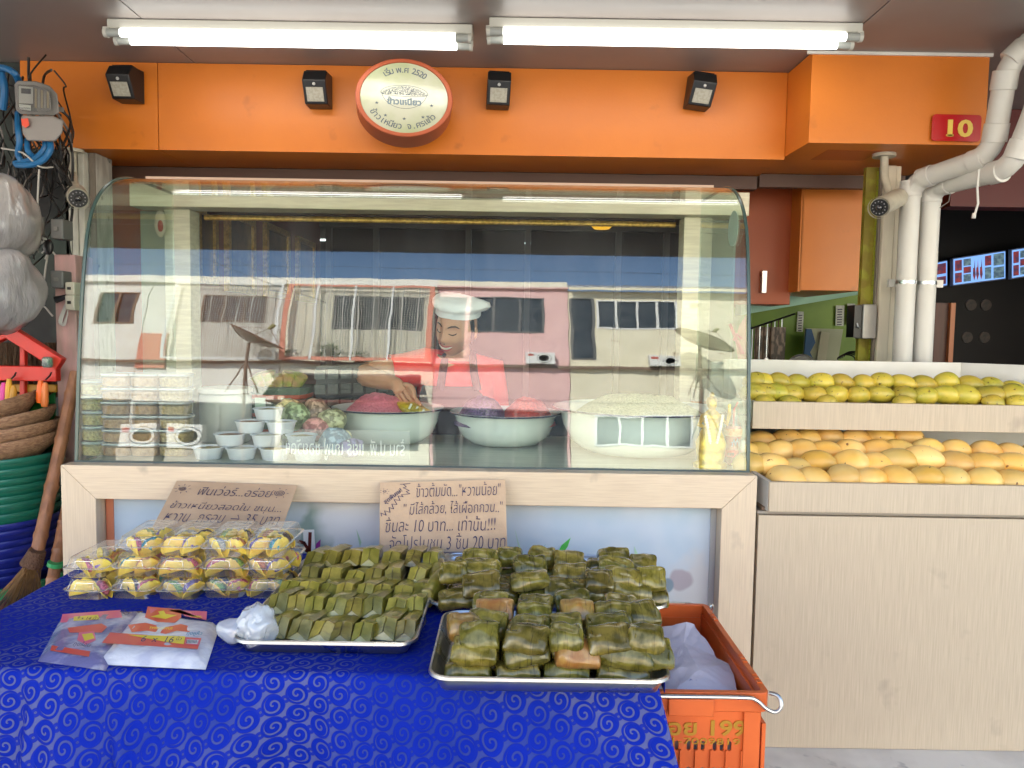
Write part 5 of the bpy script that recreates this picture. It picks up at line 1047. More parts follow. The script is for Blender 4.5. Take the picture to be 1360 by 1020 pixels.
me = bpy.data.meshes.new('lace_tablecloth'); me.from_pydata(V, [], Fc); me.materials.append(lm); ul = me.uv_layers.new(name='UVMap')
for lp_ in me.loops: ul.data[lp_.index].uv = U[lp_.vertex_index]
me.polygons.foreach_set('use_smooth', [True] * len(me.polygons)); me.update()
tc_ = bpy.data.objects.new('lace_tablecloth', me); COL.objects.link(tc_); tag(tc_, 'royal blue lace tablecloth with swirl pattern draped over the front table', 'tablecloth')
sm = tc_.modifiers.new('thick', 'SOLIDIFY'); sm.thickness = .0012; sm.offset = -1

# ------------------------------------------------------------------ steel trays
def rr_ring(cx, cy, hx, hy, r, z, n=7):
    return [(cx + sx * (hx - r) + r * math.cos(R(a0 + 90 * k / n)), cy + sy * (hy - r) + r * math.sin(R(a0 + 90 * k / n)), z) for (sx, sy, a0) in ((1, 1, 0), (-1, 1, 90), (-1, -1, 180), (1, -1, 270)) for k in range(n + 1)]
def tray(cx, cy, w, d, z, label, h=.030, rot=0):
    m_ = MB(); hx, hy = w / 2, d / 2
    L = [(0, 0, 0.002), (-.003, .012, .0), (-.020, .004, .012)]
    prof = [(-.024, 0), (-.020, .001), (-.010, h * .6), (-.0065, h - .003), (-.004, h), (0, h - .001), (.001, h - .006), (-.0015, h - .0065), (-.0015, h - .003), (-.004, h - .0022), (-.0080, h - .004), (-.0115, h * .6), (-.0215, .003), (-.025, .002)]
    m_.loft([rr_ring(0, 0, hx + a, hy + a, .038 + a, zz) for a, zz in prof], True, True)
    t = m_.xf(Matrix.Translation((cx, cy, z)) @ Matrix.Rotation(rot, 4, 'Z')).build('steel_tray', steel, smooth=50); return tag(t, label, 'tray')
zt = TZ + .004
T1 = tray(-.347, 1.667, .350, .54, zt, 'stainless tray holding the neat rows of small leaf parcels', rot=0)
T2 = tray(.086, 1.800, .520, .382, zt, 'stainless tray of bundled leaf parcels standing behind, nearest the printed panel')
T3 = tray(.072, 1.407, .415, .312, zt + .001, 'stainless tray piled with darker leaf parcels overhanging the front table edge', h=.033)

# ------------------------------------------------------------------ banana leaf materials and parcels
def leafmat(name, c0, c1, c2, vein=(70, 7, 7), dist=3, rough=.34):
    m, n, out = _new(name); b = N(n, 'ShaderNodeBsdfPrincipled'); n.links.new(b.outputs[0], out.inputs[0]); b.inputs['Roughness'].default_value = rough; b.inputs['Coat Weight'].default_value = .5; b.inputs['Coat Roughness'].default_value = .16
    src = coords(n, None, 1)
    n1 = N(n, 'ShaderNodeTexNoise'); n1.inputs['Scale'].default_value = 34; n1.inputs['Detail'].default_value = 4; n.links.new(src, n1.inputs['Vector'])
    r1 = N(n, 'ShaderNodeMapRange'); r1.inputs[1].default_value = .38; r1.inputs[2].default_value = .62; n.links.new(n1.outputs[0], r1.inputs[0])
    m1 = N(n, 'ShaderNodeMix', data_type='RGBA'); m1.inputs[6].default_value = c4(c0); m1.inputs[7].default_value = c4(c1); n.links.new(r1.outputs[0], m1.inputs[0])
    mp = N(n, 'ShaderNodeMapping'); mp.inputs['Scale'].default_value = vein; mp.inputs['Rotation'].default_value = (.3, .5, .35); n.links.new(src, mp.inputs[0])
    wv = N(n, 'ShaderNodeTexNoise'); wv.inputs['Scale'].default_value = dist; wv.inputs['Detail'].default_value = 5; wv.inputs['Roughness'].default_value = .65; n.links.new(mp.outputs[0], wv.inputs['Vector'])
    r2 = N(n, 'ShaderNodeMapRange'); r2.inputs[1].default_value = .56; r2.inputs[2].default_value = .72; n.links.new(wv.outputs[0], r2.inputs[0])
    m2 = N(n, 'ShaderNodeMix', data_type='RGBA'); m2.inputs[7].default_value = c4(c2); n.links.new(m1.outputs[2], m2.inputs[6]); n.links.new(r2.outputs[0], m2.inputs[0])
    oi = N(n, 'ShaderNodeObjectInfo'); hs = N(n, 'ShaderNodeHueSaturation'); q = N(n, 'ShaderNodeMapRange'); q.inputs[3].default_value = .485; q.inputs[4].default_value = .512; n.links.new(oi.outputs['Random'], q.inputs[0]); n.links.new(q.outputs[0], hs.inputs['Hue'])
    f5 = N(n, 'ShaderNodeMath', operation='MULTIPLY'); f5.inputs[1].default_value = 9.3; n.links.new(oi.outputs['Random'], f5.inputs[0]); f6 = N(n, 'ShaderNodeMath', operation='FRACT'); n.links.new(f5.outputs[0], f6.inputs[0])
    q2 = N(n, 'ShaderNodeMapRange'); q2.inputs[3].default_value = .62; q2.inputs[4].default_value = 1.28; n.links.new(f6.outputs[0], q2.inputs[0]); n.links.new(q2.outputs[0], hs.inputs['Value']); n.links.new(m2.outputs[2], hs.inputs['Color']); n.links.new(hs.outputs[0], b.inputs['Base Color'])
    n.links.new(r1.outputs[0], b.inputs['Coat Weight'])
    bp = N(n, 'ShaderNodeBump'); bp.inputs['Strength'].default_value = .35; bp.inputs['Distance'].default_value = .002; n.links.new(wv.outputs[0], bp.inputs['Height']); n.links.new(bp.outputs[0], b.inputs['Normal'])
    MATS[name] = m; return m
leaf_a = leafmat('banana_leaf_olive', (.165, .145, .016), (.30, .255, .040), (.085, .062, .012), (9, 60, 9), 1.6, .28)
leaf_y = leafmat('banana_leaf_yellowed', (.42, .37, .10), (.50, .44, .17), (.17, .13, .03), (9, 60, 9), 1.6, .3)
leaf_b = leafmat('banana_leaf_dark', (.092, .080, .010), (.25, .205, .036), (.040, .028, .007), (130, 9, 9), 1.5, .22)
leaf_br = leafmat('banana_leaf_brown', (.30, .13, .030), (.40, .23, .06), (.10, .045, .012), (75, 9, 9), 1.5, .3)
def small_parcel(seed):
    rnd = random.Random(seed); w, h, L = .0225 * rnd.uniform(.95, 1.06), .034 * rnd.uniform(.95, 1.05), .118
    m_ = MB(); rings = []; n = 20
    def sect(y, ws, zs, z0=0, rnded=4.0):
        ring = []
        for k in range(n):
            a = 2 * PI * k / n + PI / n; ca, sa = math.cos(a), math.sin(a); q = (abs(ca) ** rnded + abs(sa) ** rnded) ** (-1 / rnded)
            x = w * ws * ca * q; z = h / 2 * zs * sa * q + h / 2 * zs + z0
            ring.append(Vector((x * (1 - .10 * (z / h)), y, z)))
        return ring
    for y, ws, zs in ((.0, .95, .16), (.004, 1.0, .30), (.0125, 1.01, .66), (.020, 1, .93), (.026, 1, 1.0), (.045, 1.03, 1.03), (.07, 1.02, 1.03), (.095, 1, 1.0), (.108, .98, .9), (L, .9, .4)): rings.append(sect(y, ws, zs))
    m_.loft(rings); m_.wob(.0030, 38, seed)
    # folded flaps on the front slope: two side triangles meeting under a top triangle
    s0 = len(m_.v); top = Vector((rnd.uniform(-.002, .002), .0225, h * 1.01)); bl = Vector((-w * .98, -.0012, .002)); br = Vector((w * .98, -.0012, .002)); mid = Vector((rnd.uniform(-.003, .003), .0035, h * .42)); tl = Vector((-w * .93, .021, h * .93)); tr = Vector((w * .93, .021, h * .93))
    m_.mi = 1
    for tri, off in (((bl, br, mid), .0006),): m_.add([Vector(p) + Vector((0, -off - .0004, 0)) for p in tri] + [Vector(p) + Vector((0, .004, 0)) for p in tri], [(0, 1, 2), (5, 4, 3), (0, 3, 4, 1), (1, 4, 5, 2), (2, 5, 3, 0)])
    m_.mi = 0
    for tri in ((bl, mid + Vector((-.0012, 0, 0)), top + Vector((-.0022, 0, 0)), tl), (mid + Vector((.0012, 0, 0)), br, tr, top + Vector((.0022, 0, 0)))):
        m_.add([Vector(p) + Vector((0, -.0030, .0004)) for p in tri] + [Vector(p) + Vector((0, .004, -.001)) for p in tri], [(0, 1, 2, 3), (7, 6, 5, 4)] + [(k, (k + 1) % 4, (k + 1) % 4 + 4, k + 4) for k in range(4)])
    # overlapping leaf edge along the top
    e = rnd.uniform(-.3, .5) * w; m_.add([(e, .02, h * 1.045), (w * 1.03, .02, h * .95), (w * 1.04, .105, h * .95), (e + .004, .105, h * 1.05), (e, .02, h * .98), (w * .98, .02, h * .9), (w * .98, .105, h * .9), (e, .105, h)], [(0, 1, 2, 3), (7, 6, 5, 4), (0, 4, 5, 1), (1, 5, 6, 2), (2, 6, 7, 3), (3, 7, 4, 0)])
    return m_.mesh('leaf_parcel', [leaf_a, leaf_y], smooth=24)
SP = [small_parcel(i) for i in range(7)]
rnd = random.Random(4)
rows = [('front row', [(265, 590), (380, 600), (490, 610), (605, 615), (715, 620), (835, 600), (950, 605)], .822, 29), ('second row', [(268, 478), (370, 484), (460, 495), (570, 495), (670, 500), (775, 497), (890, 495), (1000, 492)], .828, 0),
        ('third row', [(320, 398), (425, 405), (525, 410), (620, 415), (725, 415), (820, 420), (930, 422), (1035, 412)], .834, 0), ('fourth row', [(435, 312), (550, 318), (665, 325), (775, 325), (890, 325), (1000, 320)], .845, 0),
        ('rearmost row', [(450, 225), (535, 215), (655, 212), (760, 215), (870, 222), (985, 218), (1085, 232)], .858, 0)]
for lab, ps, z, _ in rows:
    for i, (x, y) in enumerate(ps):
        c = atz(300 + x / 4, 690 + y / 4, z); c.z = z - .017
        if lab in ('third row', 'second row'): c.z += .006
        o = put('leaf_parcel', rnd.choice(SP), None, c, (R(-9 + rnd.uniform(-4, 4)), R(rnd.uniform(-7, 7)), R(rnd.uniform(-9, 9) - 4)), (rnd.uniform(.86, .97), rnd.uniform(.97, 1.06), rnd.uniform(1.05, 1.2)))
        tag(o, 'small leaf parcel, %s from the left in the %s of the neat tray' % (ORD[i], lab), 'leaf parcel', 'small leaf parcels in the neatly packed tray')
for i, (x, z) in enumerate(((-.40, .84), (-.34, .84), (-.28, .84), (-.45, .84))):
    o = put('leaf_parcel', SP[i], None, (x, 1.80, .806), (0, 0, R(rnd.uniform(-6, 6)))); tag(o, 'small leaf parcel buried under the raised rear rows of the neatly packed tray', 'leaf parcel', 'buried small leaf parcels')
# long folded leaves lying along the right rim of that tray
for i, (p, q) in enumerate((((1085, 250), (1110, 170)), ((1110, 320), (1135, 220)), ((1060, 400), (1115, 330)))):
    a = atz(300 + p[0] / 4, 690 + p[1] / 4, .84); b = atz(300 + q[0] / 4, 690 + q[1] / 4, .85); b.y = min(b.y, 1.93)
    m_ = MB().lathe([(.3, 0), (.9, .06), (1, .2), (1, .8), (.8, .96), (.2, 1)], n=18, sq=3.2); d = b - a; L = max(d.length, .12); mm = Matrix.Translation(a - Vector((0, 0, .012))) @ d.to_track_quat('Z', 'Y').to_matrix().to_4x4() @ Matrix.Diagonal((.017, .024, L, 1)); m_.xf(mm); m_.wob(.004, 25, i)
    tag(m_.build('leaf_parcel', leaf_a, smooth=40), 'long leaf roll on the right rim of the neat tray, %s from the back' % ORD[i], 'leaf parcel', 'long leaf rolls')

def packet(seed, brown=False):
    rnd = random.Random(seed * 13 + 1); a, b, h = .052 * rnd.uniform(.95, 1.05), .032 * rnd.uniform(.95, 1.08), .0165 * rnd.uniform(.92, 1.12)
    m_ = MB(); rings = []; n, m = 30, 18
    e1 = rnd.uniform(-.2, .25); sl = rnd.uniform(-.25, .25)
    for i in range(m + 1):
        f = -1 + 2 * i / m; x = a * (math.copysign(abs(math.sin(f * PI / 2)) ** .8, f)); ring = []
        e = max(0., 1 - abs(f) ** 3.4) ** .55; e = max(e, .20)
        pin = 1 - .16 * abs(f) ** 4
        for k in range(n):
            t = 2 * PI * k / n; ca, sa = math.cos(t), math.sin(t); q = (abs(ca) ** 2.35 + abs(sa) ** 2.35) ** (-1 / 2.35)
            y = b * pin * ca * q * (.82 + .18 * e); z = h * sa * q * e
            # overlapping outer leaf: thicker on top up to a slanting free edge
            if sa > -.3 and ca < e1 + sl * f + .25 * math.sin(f * 3 + seed): z += .0012; y *= 1.015
            ridge = .0009 * math.sin((ca * 3 + f * 2.2 + seed) * 2.1); z += ridge * (sa > 0)
            ring.append(Vector((x, y, z)))
        rings.append(ring)
    m_.loft(rings); m_.wob(.0042, 30, seed); m_.wob(.0013, 90, seed + 3)
    # end tucks: folded ears at both ends
    for s_ in (-1, 1):
        P = [Vector((s_ * a * .74, -b * 1.00, h * .1)), Vector((s_ * a * .98, -b * .55, -h * .3)), Vector((s_ * a * 1.0, b * .5, h * .1)), Vector((s_ * a * .80, b * .2, h * 1.02)), Vector((s_ * a * .62, -b * .62, h * 1.0))]
        m_.add(P + [p * .93 for p in P], [tuple(range(5)), tuple(range(9, 4, -1))] + [(k, (k + 1) % 5, (k + 1) % 5 + 5, k + 5) for k in range(5)])
    return m_.mesh('leaf_packet', leaf_br if brown else leaf_b, smooth=21)
PK = [packet(i) for i in range(9)]; PB = [packet(i, True) for i in range(2)]
strm = M('fibre_string', (.10, .08, .03), .8)
rnd = random.Random(12)
def band(cy): return int((cy + 20) // 75)
def place_packets(lst, where, zs):
    for i, (cx, cy, w, kind) in enumerate(lst):
        px, py = 560 + cx / 3.778, 700 + cy / 3.778; z = zs(cx, cy, i); c = atz(px, py, z); c.y = max(c.y, 1.318); s = .95 * w / 3.778 * c.y / FPX / .107
        o = put('leaf_packet', (PB if kind == 'b' else PK)[rnd.randrange(2 if kind == 'b' else 9)], None, c, (R(rnd.uniform(0, 9) if (cy > 700 or (where == 'rear tray' and cy > 350)) else rnd.uniform(14, 38)), R(rnd.uniform(-8, 8)), R(rnd.uniform(-13, 13))), (max(.62, min(1.18, s * 1.03)), max(.9, min(1.1, s)), rnd.uniform(1.02, 1.32)))
        row = sorted([q for q in range(len(lst)) if band(lst[q][1]) == band(cy)], key=lambda q: lst[q][0]); rw = sorted({band(q[1]) for q in lst})
        tag(o, '%s leaf packet, %s from the left in row %s from the back, %s' % ('brownish' if kind == 'b' else 'dark olive', ORD[row.index(i)], ORD[rw.index(band(cy))], where), 'leaf packet', 'leaf packets in the ' + where)
L2 = [(440, 150, 130, 'g'), (600, 150, 150, 'g'), (1110, 190, 120, 'g'), (965, 155, 170, 'g'), (295, 165, 190, 'g'), (740, 175, 170, 'g'), (160, 225, 120, 'g'), (540, 200, 190, 'g'), (975, 205, 190, 'g'), (300, 215, 205, 'g'), (1150, 260, 130, 'g'), (745, 235, 190, 'g'),
      (1010, 262, 200, 'g'), (540, 268, 215, 'g'), (300, 285, 205, 'g'), (1160, 350, 130, 'g'), (890, 275, 140, 'g'), (1050, 318, 215, 'g'), (810, 318, 200, 'g'), (690, 320, 120, 'g'), (400, 345, 150, 'g'), (580, 355, 200, 'g'), (180, 362, 205, 'g')]
L3 = [(1000, 395, 190, 'g'), (760, 385, 190, 'g'), (350, 390, 200, 'g'), (1105, 440, 130, 'g'), (570, 400, 190, 'g'), (780, 432, 190, 'b'), (365, 432, 215, 'b'), (215, 505, 110, 'b'), (565, 450, 190, 'g'), (960, 440, 210, 'g'), (330, 490, 215, 'g'), (720, 495, 150, 'g'), (540, 510, 225, 'g'), (930, 492, 240, 'g'),
      (1120, 565, 150, 'g'), (290, 548, 225, 'g'), (945, 562, 245, 'g'), (720, 555, 120, 'g'), (530, 580, 235, 'g'), (740, 602, 170, 'g'), (1190, 690, 120, 'g'), (265, 636, 255, 'g'), (1040, 668, 290, 'g'), (520, 632, 255, 'g'), (785, 655, 255, 'b'), (1010, 757, 285, 'g'), (730, 748, 250, 'g'), (475, 738, 240, 'g'), (235, 738, 255, 'g')]
place_packets(L2, 'rear tray', lambda cx, cy, i: .835 if cy > 340 else (.855 if cy > 300 else .875 if cy > 190 else .868))
place_packets(L3, 'front tray', lambda cx, cy, i: .819 if cy > 720 else (.855 if cy > 600 else .878 if cy > 420 else .872))
k = 0
for (cx, cy, w, d, nm, z0) in ((.086, 1.80, .45, .30, 'rear tray', .826), (.072, 1.415, .34, .21, 'front tray', .827)):
    for i in range(4):
        for j in range(4):
            o = put('leaf_packet', PK[(i * 3 + j) % 9], None, (cx - w / 2 + w * (i + .5) / 4, cy - d / 2 + d * (j + .5) / 4 + .012, z0), (R(4), 0, R(rnd.uniform(-8, 8))), (w / 4 / .104, .85, .95)); tag(o, 'buried leaf packet in the bottom layer of the ' + nm, 'leaf packet', 'buried packets of the ' + nm)

# ------------------------------------------------------------------ clamshell boxes with folded yellow crepes
clam = Mclear('clamshell_plastic', (.965, .965, .96), .055, .04, haze=.035, bump=.25, bs=40); clam_rim = Mclear('clamshell_edge_highlight', (.85, .85, .85), .22, .06, haze=.30, hazecol=(.75, .75, .75))  # rim plastic made hazier so its edges whiten like highlights
def clam_meshes(w=.046, d=.085, h=.047):
    b_ = MB().loft([rr_ring(0, 0, w - .007, d - .007, .012, .001), rr_ring(0, 0, w - .004, d - .004, .014, .003), rr_ring(0, 0, w - .001, d - .001, .015, .0225)], True, False).mesh('box_base', clam, smooth=40)
    l_ = MB().loft([rr_ring(0, 0, w - .001, d - .001, .015, .0245), rr_ring(0, 0, w - .007, d - .009, .013, h - .004), rr_ring(0, 0, w - .012, d - .015, .012, h)], False, True).mesh('lid', clam, smooth=30)
    r_ = MB().loft([rr_ring(0, 0, w - .001, d - .001, .015, .0225), rr_ring(0, 0, w + .004, d + .005, .018, .0228), rr_ring(0, 0, w + .004, d + .005, .018, .0246), rr_ring(0, 0, w - .001, d - .001, .015, .0248)], False, False)
    r_.tube([(x, y, z) for x, y, z in rr_ring(0, 0, w - .008, d - .010, .013, h - .003)] , .0006, 4); r_.mi = 0  # thin hazy tubes draw the whitish highlight lines of the lid
    r_.tube([(-.022, -d + .003, .026), (-.019, -d + .0075, .038), (.019, -d + .0075, .038), (.022, -d + .003, .026)], .0009, 5)
    return b_, l_, r_.mesh('rim', clam_rim, smooth=40)
CM = clam_meshes()
crepe_m = M('yellow_crepe', (.86, .64, .09), .55, col2=(.82, .55, .07), vs=40, hue=.008, rand=1, sss=.1, bump=.1, bs=120)
fillc = [M(n + '_floss', c_, .7, col2=tuple(v * .55 for v in c_), vs=130, lo=.4, hi=.6, bump=1, bs=200) for n, c_ in (('violet', (.30, .18, .48)), ('pink', (.75, .15, .22)), ('green', (.30, .52, .10)), ('orange', (.80, .26, .05)), ('turquoise', (.05, .38, .42)), ('white', (.72, .68, .56)), ('chocolate', (.07, .03, .02)))]
def crepe_mesh(seed):
    rnd = random.Random(seed); m_ = MB(); n = 16; rad_ = .027; op = rnd.uniform(.30, .5)
    for s_ in (-1, 1):
        vs = []; rows_ = 7
        for i in range(rows_ + 1):
            f = i / rows_
            for k in range(n + 1):
                t = -1 + 2 * k / n; y = t * .030 * math.sqrt(max(.0, 1 - (f * .93) ** 2)) ; z = f * rad_ * (1 + .05 * math.sin(5 * t + seed)); x = s_ * (.0012 + op * z * .62 + .012 * f * (1 - f)); vs.append(Vector((x, y, z)))
        m0 = len(vs); vs2 = vs + [v + Vector((s_ * .0018, 0, -.0006)) for v in vs]; fs = []
        for i in range(rows_):
            for k in range(n):
                a = i * (n + 1) + k; fs += [(a, a + 1, a + n + 2, a + n + 1), (a + m0, a + n + 1 + m0, a + n + 2 + m0, a + 1 + m0)]
        for k in range(n): a = rows_ * (n + 1) + k; fs.append((a, a + 1, a + 1 + m0, a + m0)); fs.append((k, k + m0, k + 1 + m0, k + 1))
        for i in range(rows_): a = i * (n + 1); fs.append((a, a + n + 1, a + n + 1 + m0, a + m0)); a += n; fs.append((a, a + m0, a + n + 1 + m0, a + n + 1))
        m_.add(vs2, fs)
    return m_.wob(.0012, 60, seed).mesh('crepe', crepe_m, smooth=50)
CR = [crepe_mesh(i) for i in range(5)]
FI = [[MB().ell((0, 0, .0145), (.0090, .024, .0130), 16, 10).wob(.002, 110, j).mesh('filling', f, smooth=60) for j in range(2)] for f in fillc]
fn_ = ['violet', 'pink', 'green', 'orange', 'turquoise', 'white', 'chocolate']
rnd = random.Random(31)
def clambox(x, y, z, row, i, yaw):
    t = thing('clamshell_box', 'clear box of yellow crepes, %s from the left in the %s tier of boxes' % (ORD[i], row), 'plastic box', (x, y, z), 'clamshell boxes of crepes'); t.rotation_euler = (0, 0, yaw)
    for nm, me in zip(('box_base', 'lid', 'rim'), CM): put(nm, me, t)
    mt = Matrix.Translation((x, y, z)) @ Matrix.Rotation(yaw, 4, 'Z'); used = []
    for q, (dx, dy) in enumerate(((-.020, -.045), (.021, -.042), (-.018, .022), (.022, .02))):
        fi = rnd.choice([k for k in range(7) if k not in used]); used.append(fi)
        p = mt @ Vector((dx + rnd.uniform(-.003, .003), dy, .004)); 
        o = put('folded_crepe', rnd.choice(CR), None, p, (R(rnd.uniform(4, 20)), R(rnd.uniform(-24, 24)), yaw + R(rnd.choice((-1, 1)) * rnd.uniform(22, 75))), (1.15, 1.0, 1.2)); o['_o'] = [0, 0, 0]
        tag(o, 'crepe with %s floss, %s place in the %s %s tier box' % (fn_[fi], ('front left', 'front right', 'rear left', 'rear right')[q], ORD[i], row), 'crepe', 'folded crepes in the boxes')
        put('filling', FI[fi][rnd.randrange(2)], o)
for row, zz, n, x0, p, Y in (('bottom', TZ + .0025, 5, -.945, .0985, 1.765), ('middle', TZ + .051, 5, -.948, .0985, 1.768), ('top', TZ + .0995, 4, -.840, .0955, 1.772)):
    for i in range(n): clambox(x0 + p * i, Y + rnd.uniform(-.006, .006) + .004 * i, zz, row, i, R(rnd.uniform(-3.5, 3.5)))

# ------------------------------------------------------------------ cardboard price signs
card = M('cardboard', (.55, .395, .265), .8, col2=(.47, .33, .22), vs=7, bump=.08, bs=90, detail=7)
def card_sign(TLp, TRp, BRp, BLp, label):
    cc = (TLp + TRp + BRp + BLp) / 4; ex = (TRp - TLp).normalized(); ez = (TLp - BLp); ez = (ez - ex * ez.dot(ex)).normalized(); nrm = ex.cross(ez)
    t = thing('cardboard_sign', label, 'sign', tuple((BLp + BRp) / 2), 'handwritten cardboard signs')
    P = [TLp, TRp, BRp, BLp]
    m_ = MB(); rings = []
    def S_(u, v, o=0): return TLp.lerp(TRp, u).lerp(BLp.lerp(BRp, u), v) + nrm * o + nrm * .004 * math.sin(u * 3.1) * math.sin(v * 3)
    for o in (-.0015, .0015): pass
    nu, nv = 10, 8; vs = [S_(i / nu, j / nv, .0015) for j in range(nv + 1) for i in range(nu + 1)] + [S_(i / nu, j / nv, -.0015) for j in range(nv + 1) for i in range(nu + 1)]; fs = []; K = (nu + 1) * (nv + 1)
    for j in range(nv):
        for i in range(nu): a = j * (nu + 1) + i; fs += [(a, a + 1, a + nu + 2, a + nu + 1), (a + K, a + nu + 1 + K, a + nu + 2 + K, a + 1 + K)]
    for i in range(nu): fs += [(i, i + K, i + 1 + K, i + 1), (nv * (nu + 1) + i, nv * (nu + 1) + i + 1, nv * (nu + 1) + i + 1 + K, nv * (nu + 1) + i + K)]
    for j in range(nv): a = j * (nu + 1); fs += [(a, a + nu + 1, a + nu + 1 + K, a + K)]; a += nu; fs += [(a, a + K, a + nu + 1 + K, a + nu + 1)]
    m_.add(vs, fs).build('card', card, t, smooth=40)
    bas = Matrix((ex, ez, nrm)).transposed(); sgn = 1 if nrm.y < 0 else -1
    return t, (lambda u, v: S_(u, v, .0062 * 0 + sgn * .0032)), bas
def wr(t, S_, bas, body, u0, u1, v, size, seed=0, W_=.333, off=-.0000, height=None):
    p = S_((u0 + u1) / 2, v); lettering(body, size, p, t, ink, rot=bas, width=W_ * (u1 - u0), jitter=.045, seed=seed, offset=-.00035, height=size * 1.12, shear=.12)
s1, S1, B1 = card_sign(at(235, 639, 2.118), at(395, 645, 2.118), at(356, 752, 1.868), at(183, 738, 1.868), 'slanting cardboard price sign with blue handwriting behind the clamshell boxes')
wr(s1, S1, B1, 'ฟินเว่อร์...อร่อย', .22, .82, .20, .034, 1); wr(s1, S1, B1, 'ข้าวเหนียวสอดใน ขนุน...', .06, .95, .395, .034, 2); wr(s1, S1, B1, 'หวาน  กรอบ → 35 บาท', .06, .96, .565, .034, 3)
sw = lambda cx, cy, r0, r1, turns, n=40: [(cx + (r0 + (r1 - r0) * i / n) * math.cos(turns * 2 * PI * i / n), cy + (r0 + (r1 - r0) * i / n) * math.sin(turns * 2 * PI * i / n)) for i in range(n + 1)]
rays = lambda cx, cy, r0, r1, n: [[(cx + r0 * math.cos(2 * PI * i / n), cy + r0 * math.sin(2 * PI * i / n)), (cx + r1 * math.cos(2 * PI * i / n), cy + r1 * math.sin(2 * PI * i / n))] for i in range(n)]
strokes([sw(.085, .12, .004, .032, 2.6)] + rays(.085, .12, .05, .068, 8), .0055, S1, s1, ink, 'sun_doodle'); strokes([sw(.885, .125, .004, .045, 2.6)] + rays(.885, .125, .058, .07, 7), .0055, S1, s1, ink, 'spiral_doodle')
s2, S2, B2 = card_sign(at(504.5, 641, 2.105), at(671, 637, 2.105), at(674, 741, 2.03), at(504, 741, 2.03), 'upright cardboard price sign with four handwritten lines behind the leaf parcels')
fx = lambda x: (x - 105) / 1133; fy2 = lambda y: (y - 95) / 690
for body, xa, xb, yb_, sz, sd in (('ข้าวต้มมัด..."หวานน้อย"', 420, 1200, 238, .034, 4), ('" มีไส้กล้วย, ไส้เผือกกวน.."', 305, 1215, 392, .034, 5), ('ชิ้นละ 10 บาท... เท่านั้น!!!', 145, 1150, 552, .036, 6), ('จัดโปรโมชั่น 3 ชิ้น 20 บาท', 180, 1230, 712, .038, 7)):
    wr(s2, S2, B2, body, fx(xa), fx(xb), fy2(yb_), sz, sd, W_=.338)
r45 = B2 @ Matrix.Rotation(R(38), 3, 'Z'); lettering('สุดพิเศษ!', .024, S2(fx(235), fy2(240)), s2, ink, rot=r45, jitter=.03, offset=.0006, width=.058)
strokes([[(fx(a), fy2(b)) for a, b in ((380, 112), (320, 118), (345, 142), (318, 150), (372, 178), (345, 186), (378, 208), (300, 215), (318, 235), (270, 225), (290, 268), (235, 258), (262, 305), (215, 300), (232, 345), (190, 330), (200, 375), (150, 360), (165, 402), (118, 380), (125, 410))], [(fx(380), fy2(112)), (fx(290), fy2(118))]], .0065, S2, s2, ink, 'zigzag_doodle')
strokes([circ(fx(150), fy2(180), .012, 12)] + rays(fx(150), fy2(180), .03, .036, 7), .005, S2, s2, ink, 'sun_doodle')
strokes([[(fx(668), fy2(y)), (fx(1070), fy2(y - 6))] for y in (738, 752, 766, 780)], .009, S2, s2, ink, 'underline')

# ------------------------------------------------------------------ packs of plastic bags, crumpled bag
film = M('white_film_pack', (.66, .68, .74), .25, col2=(.50, .52, .64), vs=18, bump=.35, bs=40, coat=.6, lo=.45, hi=.6)
film2 = M('bluish_film_pack', (.16, .16, .34), .25, col2=(.45, .46, .58), vs=14, bump=.4, bs=34, coat=.6, lo=.48, hi=.62)
pkr = M('pack_red', (.72, .07, .05), .3, coat=.5); pky = M('pack_yellow', (.80, .62, .02), .3, coat=.5); pkp = M('pack_pink', (.72, .10, .22), .3, coat=.5)
def pack(P, z0, h, mat, label, rs_):
    c = sum((atz(x, y, z0 + h) for x, y in P), Vector()) / len(P); t = thing('bag_pack', label, 'plastic bags', (c.x, c.y, z0), 'packs of plastic bags')
    n = 14; A = [atz(x, y, z0 + h) for x, y in P]; m_ = MB(); vs = []
    for j in range(n + 1):
        for i in range(n + 1):
            u, v = i / n, j / n; p = A[0].lerp(A[1], u).lerp(A[3].lerp(A[2], u), v); e = min(u, 1 - u, v, 1 - v); k = min(1, e * 7) ** .5; p.z = z0 + .001 + h * k + .0018 * noise.noise(Vector((u * 6, v * 6, rs_))) * k; vs.append(p)
    fs = [(j * (n + 1) + i, j * (n + 1) + i + 1, (j + 1) * (n + 1) + i + 1, (j + 1) * (n + 1) + i) for j in range(n) for i in range(n)]
    b0 = len(vs); vs += [Vector((A[k].x, A[k].y, z0)) for k in range(4)]; m_.add(vs, fs); m_.add([vs[0], vs[n], vs[(n + 1) * (n + 1) - 1], vs[(n + 1) * n], *vs[b0:]], [(4, 5, 6, 7)]); m_.build('film', mat, t, smooth=70)
    def T(px, py, o=.0012): return atz(px, py, z0 + h + .0015 + o)
    return t, T
pa, Ta = pack([(83, 812), (190, 806), (140, 884), (50, 872)], TZ + .003, .010, film2, 'bluish pack of plastic bags with yellow and red print, partly under the white pack', 1)
Z6 = lambda pts: [(60 + x / 4, 690 + y / 4) for x, y in pts]
def PP(T, pts, m, par, nm='printed_shape', o=.0): flatpoly(Z6(pts), lambda x, y: T(x, y, o), par, m, nm)
PP(Ta, [(92, 502), (400, 480), (410, 520), (80, 548)], pkp, pa); PP(Ta, [(152, 516), (280, 505), (290, 530), (150, 538)], pky, pa, o=.0006)
lettering('9 x 14 นิ้ว', .013, Ta(*Z6([(222, 532)])[0], o=.0015), pa, ink, rot=(R(25), 0, R(-4)), width=.045)
